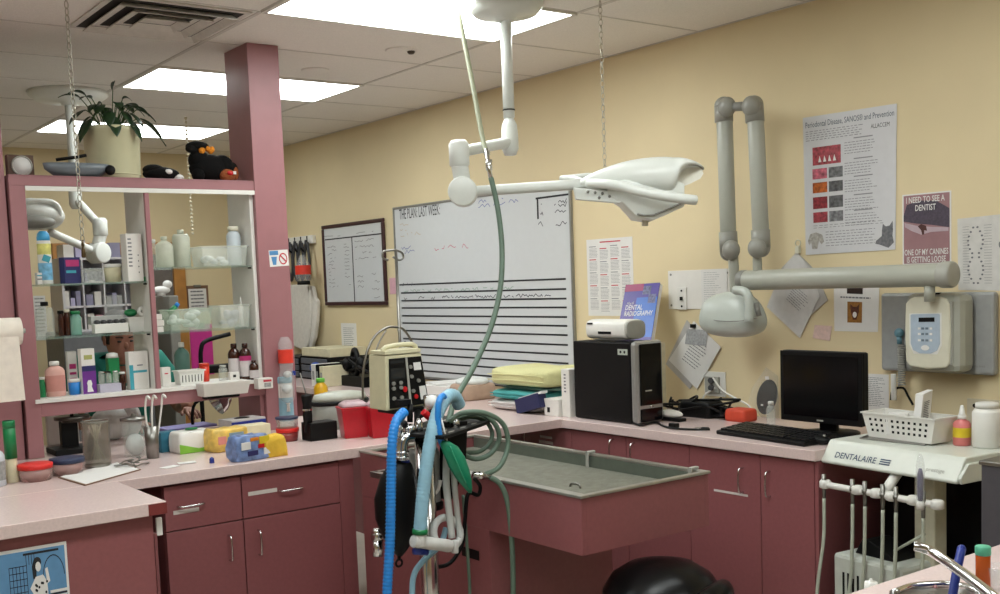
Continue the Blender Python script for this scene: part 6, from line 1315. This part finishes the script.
t = T('white_y_connector', 'clear white Y-shaped breathing connector joining hoses at the stand', 'connector', K(430, 542, -.1))
P('barrel', MB().cyl(K(413, 541, -.11), K(450, 546, -.1), .021, n=18).cyl(K(420, 534, -.11), K(420, 546, -.11), .022, n=18).cyl(K(455, 540, -.1), K(455, 553, -.1), .012), mat('cloudy_white_plastic', '#dcdcd8', .3, alpha=.85), t, .003, True)
P('mask_ring', MB().torus(K(447, 533, -.07), .052, .013, Matrix.Rotation(PI/2-.3, 3, 'X'), 24, 8), mat('cloudy_clear_ring', '#d8dad6', .25, alpha=.7), t, 0, True)
P('clear_tubes', MB().tube([K(447, 450, -.08), K(446, 480, -.08), K(449, 510, -.08), K(452, 538, -.09)], .012, 10, 5).tube([K(452, 452, -.07), K(455, 490, -.07), K(458, 520, -.07), K(460, 538, -.08)], .010, 10, 5), mat('milky_tube', '#cfd3cf', .3, alpha=.6), t, 0, True)
P('blue_label', MB().cyl(K(414, 551, -.1), K(427, 552, -.1), .012), DBLU, t, 0, True)
t = T('green_reservoir_bag', 'small green rubber bag hanging at the front of the stand', 'breathing bag', K(468, 492, -.13))
bag = []
for (px, py, wpx) in ((446, 441, 4), (449, 445, 10), (454, 455, 12.5), (459, 468, 12), (464, 480, 9), (468, 488, 5), (470, 493, 2)):
    c0 = K(px, py, -.13); w_ = wpx*mpp(c0); bag.append([c0+Vector((w_*math.cos(a), .02*math.sin(a)*wpx/12, -.25*w_*math.cos(a))) for a in [2*PI*k/20 for k in range(20)]])
P('bag', MB().loft(bag), mat('jade_green_rubber', '#12805e', .35, var=.08), t, 0, True); P('string', MB().cyl(K(441, 418, -.12), K(447, 441, -.13), .003), WHT, t, 0, True)
P('ridge', MB().tube([K(450, 446, -.152), K(458, 465, -.156), K(466, 483, -.146)], .002, 6, 4), mat('pale_green_rubber', '#3fa882', .4), t, 0, True)
t = T('coiled_green_hose', 'coiled grey-green hose looped on the right of the stand', 'hose', K(480, 440)); m = MB()
pts = [K(449, 422, .0), K(462, 413, .0), K(485, 413, -.02), (K(503, 424, -.02)), K(508, 445, -.02), K(500, 466, -.03), K(486, 474, -.04), K(476, 475, -.04)]
m.tube(pts, .009, 10, 6); m.tube([K(456, 418, .03), K(478, 413, .03), K(495, 424, .03), K(499, 440, .03), K(490, 454, .03), K(476, 459, .03), K(464, 455, .03)], .009, 10, 6); m.tube([K(462, 452, .05), K(478, 452, .05), K(489, 444, .05), K(492, 432, .05), K(484, 420, .05), K(468, 417, .05), K(455, 423, .05)], .008, 10, 6)
P('coil', m, HG, t, 0, True); P('coupler', MB().cyl(K(473, 474, -.05), K(491, 477, -.06), .009).cyl(K(478, 475, -.05), K(484, 476, -.055), .013), CHR, t, 0, True)
P('drop_hose', MB().tube([K(490, 477, -.06), K(500, 484, -.07), K(507, 500, -.08), K(511, 530, -.08), K(513, 570, -.08), K(513, 620, -.08), K(513, 680, -.08)], .0095, 10, 6), HG, t, 0, True)
t = T('thin_green_tube', 'thin green tube hanging straight down behind the black cable', 'hose', K(466, 500, .03)); P('tube', MB().tube([K(463, 495, .05), K(465, 520, .05), K(468, 560, .05), K(470, 600, .05), K(470, 660, .05)], .006, 8, 5), HG, t, 0, True)
# vital-signs monitor box on its own bracket behind
YM = 3.2
def KM(px, py, dy=0): return at(px, py, 'y', YM+dy)
f0, f1, f2, f3 = KM(389, 359), KM(421, 356), KM(429, 403), KM(390, 409)
t = T('patient_monitor', 'beige box monitor with black control panel above the red containers', 'monitor', Vector((KM(405, 408).x, YM, KM(405, 408).z)))
bl = KM(372, 409, .14)
w_ = (f2-f3).length; dd = Vector((0, .115, 0)); fB = Frame(f0, f1+Vector((0, .0, 0)), f2, f3)
CM = mat('aged_beige_plastic', '#cfc9a8', .5, var=.04)
P('casing', MB().prism([f0+Vector((-.012, .004, .012)), f1+Vector((.004, .004, .012)), f2+Vector((.004, .004, -.006)), f3+Vector((-.012, .004, -.006))], dd), CM, t, .004, True)
m = MB(); fB.rect(m, 0, 0, 1, 1, -.003, .004); P('front_panel', m, BLK, t, .001, True)
m = MB(); hh = [f0+Vector((-.005, .03, .014)), f1+Vector((-.0, .03, .014))]; m.tube([hh[0], hh[0]+Vector((.01, 0, .025)), hh[1]+Vector((-.015, 0, .028)), hh[1]], .009, 8, 3); m.prism([hh[0]+Vector((-.01, -.03, 0)), hh[1]+Vector((0, -.03, 0)), hh[1]+Vector((0, -.03, .014)), hh[0]+Vector((-.01, -.03, .014))], (0, .1, 0)); P('handle', m, CM, t, .002, True)
m = MB(); fB.rect(m, .49, 0, .55, 1, .0015, .002); P('centre_strip', m, GRY, t, 0, True)
m = MB()
for (a, b) in ((.1, .5), (.3, .5), (.1, .6), (.3, .6), (.1, .8), (.3, .8), (.62, .2), (.62, .4), (.8, .5), (.62, .7)): m = MB(); fB.disc(m, a, b, .05, .04, .0015, .005, 10); P('dial', m, DGR, t, 0, True)
for q_ in ((.72, .12, .94, .28), (.8, .62, .97, .9)): m = MB(); fB.rect(m, *q_, .0015); P('white_label', m, PAPER, t, 0, True)
m = MB(); fB.disc(m, .4, .64, .06, .06, .0018, .004, 10); fB.disc(m, .68, .82, .05, .05, .0018, .004, 10); P('red_button', m, RED, t, 0, True)
m = MB(); fB.rect(m, .04, .04, .44, .1, .0015); fB.rect(m, .04, .2, .44, .42, .0015, .001); P('dark_window', m, mat('dark_window', '#202428', .15), t, 0, True)
# bracket carrying the monitor from the stand pole
cB = (f2+f3)/2
P('bracket', MB().bb(cB.x-.06, cB.x+.08, YM+.0, YM+.12, cB.z-.024, cB.z-.0085).cyl((cB.x+.05, YM+.03, cB.z-.02), (px_.x, YK+.035, TZ_+.02), .012), BLK, t, 0, True)
# IV pole
YI = 3.36
def KI(px, py): return at(px, py, 'y', YI)
q0 = KI(400, 345); t = T('iv_pole', 'thin steel drip pole with curled hook rising behind the beige monitor', 'pole', Vector((q0.x, YI, .95)))
zt_ = KI(397, 250).z
P('rod', MB().cyl((q0.x, YI, .9), (q0.x, YI, zt_), .0055, n=12), STEEL, t, 0, True)
P('rod_foot', MB().bb(q0.x-.03, px_.x+.0, YI-.012, YI+.012, .9, .92).bb(px_.x-.012, px_.x+.012, YK+.02, YI+.012, .9, .92), STEEL, t, 0, True)
P('hook', MB().tube([Vector((q0.x, YI, zt_)), KI(386, 251), KI(383, 252), KI(383, 258), KI(388, 260)], .004, 8, 4).tube([Vector((q0.x, YI, zt_)), KI(402, 253), KI(403, 258), KI(399, 260), KI(393, 257)], .004, 8, 4), STEEL, t, 0, True)
P('bent_wire', MB().tube([KI(363, 400), KI(363, 375), KI(367, 352), KI(375, 336), KI(386, 328), KI(395, 327), KI(404, 330), KI(413, 344), KI(418, 358)], .0045, 8, 5).tube([KI(386, 330), KI(378, 345), KI(374, 360)], .003, 8, 4).tube([KI(398, 329), KI(400, 340), KI(399, 352)], .003, 8, 4), STEEL, t, 0, True)
# ------------------------------------------------------------------ dental cart
CZ = .86
A, B = at(824, 463, 'z', CZ), at(953, 484, 'z', CZ)
dv = (B-A).normalized(); nv = Vector((-dv.y, dv.x, 0)); nv = nv if nv.x > 0 else -nv
L = (B-A).length; DP = .42; t = T('dental_cart', 'white dental delivery cart with hanging hoses at the right', 'dental cart', (A+B)/2*1.0+nv*.2-Vector((0, 0, CZ)))
t.location.z = 0
DP = .36
def cq(a, b, z): return A+dv*(a*L)+nv*(b*DP)+Vector((0, 0, z-CZ))
CW = mat('cart_white_enamel', '#d5d8cf', .3, var=.02)
ZT_ = CZ+.085
sec = [(0, CZ), (-.02, CZ+.008), (.10, ZT_-.012), (.13, ZT_), (1, ZT_), (1, CZ)]
P('instrument_head', MB().prism([cq(-.02, b, z) for b, z in sec], dv*(L*1.05)), CW, t, .008, True)
P('side_panel', MB().prism([cq(1.03, b, z) for b, z in ((.02, CZ), (-.0, CZ+.02), (.12, ZT_-.02), (.98, ZT_-.02), (.98, CZ))], dv*.012), CW, t, .004, True)
s0, s1 = cq(0, -.02, CZ+.008), cq(0, .10, ZT_-.012)
fc = Frame(cq(0.0, .10, ZT_-.012), cq(1.0, .10, ZT_-.012), cq(1, -.02, CZ+.008), cq(0, -.02, CZ+.008))
if fc.n.x > 0: fc.n = -fc.n
text('brand_lettering', 'DENTALAIRE', fc, .085, .42, .42, .72, mat('teal_navy_lettering', '#2c3f5c', .5), t, .0015, .008)
m = MB(); 
for k in range(3): fc.rect(m, .45, .44+k*.11, .53, .5+k*.11, .0012)
P('lettering_mark', m, MATS['teal_navy_lettering'], t, 0, True)
text('model_lettering', 'prestige', fc, .80, .5, .93, .75, GRY, t, .0015)
# holder bar
P('holder_bar', MB().cyl(cq(.05, -.12, .79), cq(.97, -.12, .79), .012, n=14), WHT, t, .002, True)
for a in (.08, .35, .5, .62, .78, .95): P('holder', MB().lathe([(.014, -.014), (.022, -.01), (.022, .012), (.016, .018)], 14, cq(a, -.12, .79)), WHT, t, 0, True)
P('bar_bracket', MB().cyl(cq(.55, -.12, .79), cq(.55, .1, CZ-.0), .018), WHT, t, 0, True)
hose_ends = ((.08, 838, 835, 816), (.32, 870, 862, 848), (.42, 873, 872, 866), (.56, 888, 884, 880), (.66, 893, 886, 884), (.86, 921, 925, 924))
for k, (a, x1_, x2_, x3_) in enumerate(hose_ends):
    b = cq(a, -.14, .80); s_ = P('handpiece', MB().cyl(b+Vector((0, 0, .03)), b-Vector((0, 0, .06)), .0085, .0065, 12).lathe([(.011, -.012), (.011, .0)], 12, b), STEEL, t, 0, True)
    g_ = b+Vector((0, 0, -.06)); yk = g_.y
    pts = [g_, g_+Vector((-.005, 0, -.15)), g_+Vector((-.01-.02*(k == 0), .01, -.32)), g_+Vector((-.03-.03*(k % 2), .02, -.48)), g_+Vector((.06, .05, -.62)), cq(.5, .4, .12)]
    P('hose', MB().tube(pts, .0065, 8, 6), mat('pale_grey_hose', '#b3b8a8', .45), s_, 0, True)
    s_.children[0].matrix_parent_inverse = Matrix.Identity(4)
m = MB().bb(0, 0, 0, 0, 0, 0) if False else MB()
cp = cq(.62, .45, 0); P('pedestal_column', MB().bb(cp.x-.04, cp.x+.04, cp.y-.04, cp.y+.04, .08, CZ-.001), mat('cream_enamel', '#cbc7b0', .4), t, .006, True)
m = MB()
for sx, sy in ((-1, -1), (-1, 1), (1, -1), (1, 1)): m.cyl((cp.x, cp.y, .08), (cp.x+sx*.2, cp.y+sy*.17, .06), .018); m.sph((cp.x+sx*.2, cp.y+sy*.17, .03), .03)
P('wheeled_base', m, GRY, t, 0, True)
P('slanting_tube', MB().cyl(cq(.3, .2, .5), cq(.75, .1, .66), .005).tube([cq(1.0, .5, CZ), cq(1.0, .52, .6), cq(.98, .5, .4)], .007, 8, 4), MATS['pale_grey_hose'], t, 0, True)
# purple handpiece standing at the bar
b = at(921, 505, 'z', .79); b = cq(.86, -.18, .80)
t = T('purple_scaler', 'purple-cored clear handpiece standing upright in the cart holder', 'handpiece', b); s = mpp(b)
P('core', MB().lathe([(.007, 0), (.010, .02), (.010, .09), (.005, .11)], 14), mat('deep_purple', '#3a2a5c', .3), t); P('clear_sleeve', MB().lathe([(.009, -.01), (.015, .02), (.015, .12), (.008, .15), (.004, .16)], 16), CLR, t); P('white_collar', MB().lathe([(.012, -.03), (.014, -.01), (.009, .0)], 14), WHT, t)
# things on the cart
tz = ZT_+.0005
def oc(px, py): return at(px, py, 'z', tz)
p0, p1, p2, p3 = oc(859, 439), oc(925, 446), oc(944, 436), oc(886, 430)
t = T('steel_tray', 'flat steel instrument tray under the white basket', 'tray', p0); P('tray', MB().prism([p0, p1, p2, p3], (0, 0, .006)), STEEL, t, .003, True)
bz = tz+.0065
q = at(900, 440, 'z', bz); rz = math.atan2(dv.y, dv.x); t = bin_('white_basket', 'white perforated plastic basket of papers on the dental cart', 'basket', q+nv*.05, (78*mpp(q)*1.12, .13, 25*mpp(q)), WHT, .86, math.atan2(dv.y, dv.x), slots=36)
q2 = q+nv*.05+Vector((0, 0, .006)); s = mpp(q)
t = T('paper_packet', 'crumpled white paper packet standing in the white basket', 'packet', q2+dv*.055); P('packet', MB().loft([[(-.035+.07*a_, yy, zz) for a_, yy in ((0, -.015), (1, -.012), (1, .015), (0, .012))] for zz in (0, .06)]+[[(-.02, -.02, .165), (.055, -.012, .175), (.055, .01, .175), (-.015, .015, .165)]], False), PAPER, t, .002)
m = MB(); ff = Frame((-.02, -.021, .14), (.03, -.016, .145), (.03, -.014, .06), (-.03, -.017, .06)); ff.lines(m, .1, .05, .9, 12, .08, .03, .001, .3, 4); P('print', m, GINK, t)
t = T('paper_sheets', 'folded white sheets lying in the white basket', 'papers', q2-dv*.05); P('sheets', MB().box((0, 0, .075), (.1, .07, .01), .5).box((-.01, 0, .04), (.09, .07, .06), .55), PAPER, t, .002)
p = oc(962, 445); s = mpp(p); t = bottle('glue_bottle', 'yellow-labelled bottle with pink base and pointed white tip', 'bottle', p, 8.5*s, 30*s, mat('pink_translucent', '#d87a78', .35), WHT, .4, lab=YEL, labz=(.28, .6)); P('tip', MB().lathe([(4*s, 29*s), (3*s, 32*s), (1.4*s, 40*s)], 12), WHT, t)
p = oc(987, 447); s = mpp(p); t = bottle('white_tub_bottle', 'large white plastic bottle with wide cap on the dental cart', 'bottle', p, 14*s, 45*s, WHT, WHT, .7, 11*s, shoulder=.78); fb_ = None
text('print', 'PUMICE', Frame((-.02, -14.3*s, 30*s), (.03, -14.3*s, 30*s), (.03, -14.3*s, 20*s), (-.02, -14.3*s, 20*s)), 0, 0, 1, 1, GINK, t, 0, world=False) if False else None
p = oc(941, 436); s = mpp(p); t = T('white_dish', 'small white round dish behind the glue bottle', 'dish', p+nv*.03); P('dish', MB().lathe([(12*s, 0), (15*s, 6*s), (15*s, 9*s), (12*s, 8*s)], 24), WHT, t)
# black things and pump under the cart
o = P('black_waste_bag', MB().loft([[(x_, y_, z_) for x_, y_ in ((xa, ya), (xb, ya), (xb, yb), (xa, yb))] for (xa, xb, ya, yb, z_) in ((3.62, 3.93, 1.65, 2.47, .001), (3.64, 3.93, 1.68, 2.46, .4), (3.68, 3.92, 1.74, 2.42, .82))], False), mat('black_bag_plastic', '#0a0a0b', .4, bump=.2), None, .01); tag(o, 'large black bagged bin standing against the cabinets behind the cart', 'bin')
zp = .60
q = at(882, 545, 'z', zp); q_a, q_b, q_c = at(849, 553, 'z', zp), at(918, 575, 'z', zp), at(915, 546, 'z', zp)
# keep the pump on the floor in front of the column
pc = at(886, 566, 'z', .50); pc.z = 0; t = T('suction_pump', 'pale grey suction pump box with black slots under the cart', 'pump', pc, math.atan2(dv.y, dv.x)); hh = .52
P('casing', MB().box((0, 0, hh/2+.02), (.30, .22, hh)), mat('pump_grey_white', '#c4c8bf', .4), t, .015)
m = MB()
for k in range(5): m.box((-.10+k*.022, -.1105, hh-.09), (.009, .002, .09 if k not in (2,) else .06))
P('vent_slot', m, BLK, t); P('feet', MB().bb(-.13, -.09, -.09, .09, 0, .02).bb(.09, .13, -.09, .09, 0, .02), BLKR, t)
t = T('foot_pedal', 'black wedge-shaped pedal lying on the suction pump', 'pedal', pc+Vector((0, 0, hh+.0205)), math.atan2(dv.y, dv.x)); P('wedge', MB().prism([(-.09, -.06, 0), (.09, -.06, 0), (.07, -.06, .02), (-.03, -.06, .06), (-.06, -.06, .055)], (0, .12, 0)), BLK, t, .004)
# ------------------------------------------------------------------ near right sink counter
SZ = .9
A, B = at(846, 594, 'z', SZ), at(985, 549, 'z', SZ); dv = (B-A).normalized(); nv = Vector((dv.y, -dv.x, 0))
if nv.y > 0: nv = -nv
pA, pB = A-dv*.25, A+dv*1.1; th = Vector((0, 0, -.04))
pts = [pA, pB, pB+nv*.6, pA+nv*.6]
o = P('sink_worktop', MB().prism([p_+th for p_ in pts], (0, 0, .04)), CTR, None, .003); tag(o, 'pale pink sink counter corner at the bottom right, nearest the viewer', 'worktop')
o = P('sink_cabinet', MB().prism([Vector((p_.x, p_.y, .0)) for p_ in (pA+nv*.03+dv*.03, pB+nv*.03, pB+nv*.57, pA+nv*.57+dv*.03)], (0, 0, SZ-.041)), PINK); tag(o, 'pink cabinet under the near right sink counter', 'cabinet')
def os_(px, py, z=SZ): return at(px, py, 'z', z)
p = [os_(893, 596), os_(918, 588), os_(968, 590), os_(1000, 620), os_(900, 640)]
t = T('steel_basin', 'rim of a steel sink basin set in the near counter', 'sink', p[0]); m = MB()
c = sum(p, Vector())/5; m.tube([q_+Vector((0, 0, .006)) for q_ in p]+[p[0]+Vector((0, 0, .006))], .008, 8, 4); P('rim', m, CHR, t, 0, True); P('basin', MB().prism([c.lerp(q_, .96)+Vector((0, 0, .0006)) for q_ in p], (0, 0, .002)), STEEL, t, 0, True)
zf = lambda px, py, y: at(px, py, 'y', y)
t = T('chrome_faucet', 'curved chrome faucet spout reaching over the near sink', 'faucet', Vector((zf(1010, 600, 1.1).x, 1.1, SZ)))
P('spout', MB().tube([zf(914, 546, 1.26), zf(920, 547, 1.25), zf(932, 552, 1.23), zf(950, 564, 1.18), zf(975, 582, 1.10), zf(1000, 602, 1.02), zf(1035, 632, .95)], .0105, 16, 6), CHR, t, 0, True)
t = T('blue_brush_handle', 'bright blue plastic straw-like handle leaning in the near sink', 'handle', os_(954, 594)); P('handle', MB().tube([at(951, 606, 'y', 1.20), at(956, 575, 'y', 1.21), at(961.5, 549, 'y', 1.22)], .0092, 10, 3), DBLU, t, 0, True); P('rounded_end', MB().sph(at(961.5, 549, 'y', 1.22), .0093, 10, 8), DBLU, t, 0, True)
t = T('pink_tip', 'small clear pink pipette tip standing in the near sink', 'tip', os_(935, 594)); P('tip', MB().cyl(at(937, 602, 'y', 1.26), at(935, 585, 'y', 1.26), .006, .003), mat('clear_pink_plastic', '#d8a0a0', .3, alpha=.7), t, 0, True)
t = T('white_nozzle_bottle', 'white nozzle top of a bottle on the near counter edge', 'bottle', os_(871, 594)+Vector((0, 0, 0))); b = at(871, 592, 'y', 1.38); P('nozzle', MB().lathe([(.014, SZ+.0), (.014, b.z-.02+.0), (.007, b.z), (.003, b.z+.03)], 14, Vector((b.x, 1.38, 0))), WHT, t, 0, True)
p = os_(983, 590); s = mpp(p); t = T('pill_bottle', 'orange pill bottle with green cap on the near counter', 'bottle', p); P('body', MB().lathe([(6.5*s, 0), (7*s, 2*s), (7*s, 36*s), (6*s, 37*s)], 22), mat('orange_translucent', '#c4581e', .2, alpha=.92), t); P('cap', MB().lathe([(7.3*s, 36*s), (7.6*s, 37*s), (7.6*s, 44*s), (6.5*s, 45*s)], 22), mat('mint_green_cap', '#5fb896', .4), t)
t = T('clear_cup', 'clear plastic cup in front of the orange pill bottle', 'cup', at(993, 594, 'y', 1.12)); c_ = at(996, 568, 'y', 1.16); P('cup', MB().lathe([(.022, SZ+.001), (.033, c_.z), (.031, c_.z), (.020, SZ+.004)], 22, Vector((c_.x+.02, 1.16, 0)), caps=False), CLR, t, 0, True)
c_ = at(1008, 482, 'y', 1.45); o_x = at(984, 540, 'y', 1.53).x-.02; t = T('dark_grey_bin', 'tall dark grey floor bin with steel rim at the right picture edge', 'bin', Vector((o_x+.14, 1.47, .0005))); hb_ = at(985, 487, 'y', 1.38).z; P('box', MB().box((0.02, 0, hb_/2), (.24, .16, hb_)), mat('charcoal_grey', '#4c4a50', .5), t, .004); P('steel_rim', MB().box((.02, 0, hb_+.003), (.25, .17, .012)), STEEL, t, .003)
# clear wall gadget just above at right
t = T('wall_dispenser', 'white wall socket panel below the mounting plate at the right', 'panel', at(985, 440, 'x', W)); fw_ = rect_frame(968, 398, 1010, 470); m = MB(); fw_.rect(m, 0, 0, 1, 1, .0005, .008); P('panel', m, mat('pale_wall_panel', '#cfc4ac', .5), t, .002, True); m = MB(); fw_.disc(m, .2, .1, .05, .03, .009, .003); P('screw', m, BLK, t, 0, True)
# ------------------------------------------------------------------ black stool
c = at(662, 592, 'z', .54); t = T('black_stool', 'round black vinyl stool with a padded roll in front of the wet table', 'stool', Vector((c.x, c.y, 0)), -.64)
P('seat_cushion', MB().lathe([(.05, .37), (.19, .375), (.212, .41), (.215, .45), (.205, .49), (.175, .53), (.12, .56), (.05, .575), (.008, .577)], 40), BLKV, t)
P('seat_piping', MB().torus((0, 0, .40), .212, .006, n=40), BLKR, t)
P('back_roll', MB().tube([(.05, -.22, .47), (.11, -.19, .485), (.165, -.135, .49), (.20, -.06, .485), (.21, .0, .475)], .042, 16, 5, rf=lambda q_: .75+.25*math.sin(PI*q_)), BLKV, t)
P('roll_support', MB().tube([(.165, -.1, .47), (.15, -.08, .45), (.05, -.02, .455)], .012, 8, 4), CHR, t)
P('gas_post', MB().cyl((0, 0, .09), (0, 0, .37), .026), CHR, t)
m = MB()
for k in range(5): a = 2*PI*k/5; m.cyl((0, 0, .09), (.23*math.cos(a), .23*math.sin(a), .065), .018, .014); m.sph((.23*math.cos(a), .23*math.sin(a), .028), .027)
P('five_star_base', m, BLK, t); t.scale = (.95, .95, 1.13)
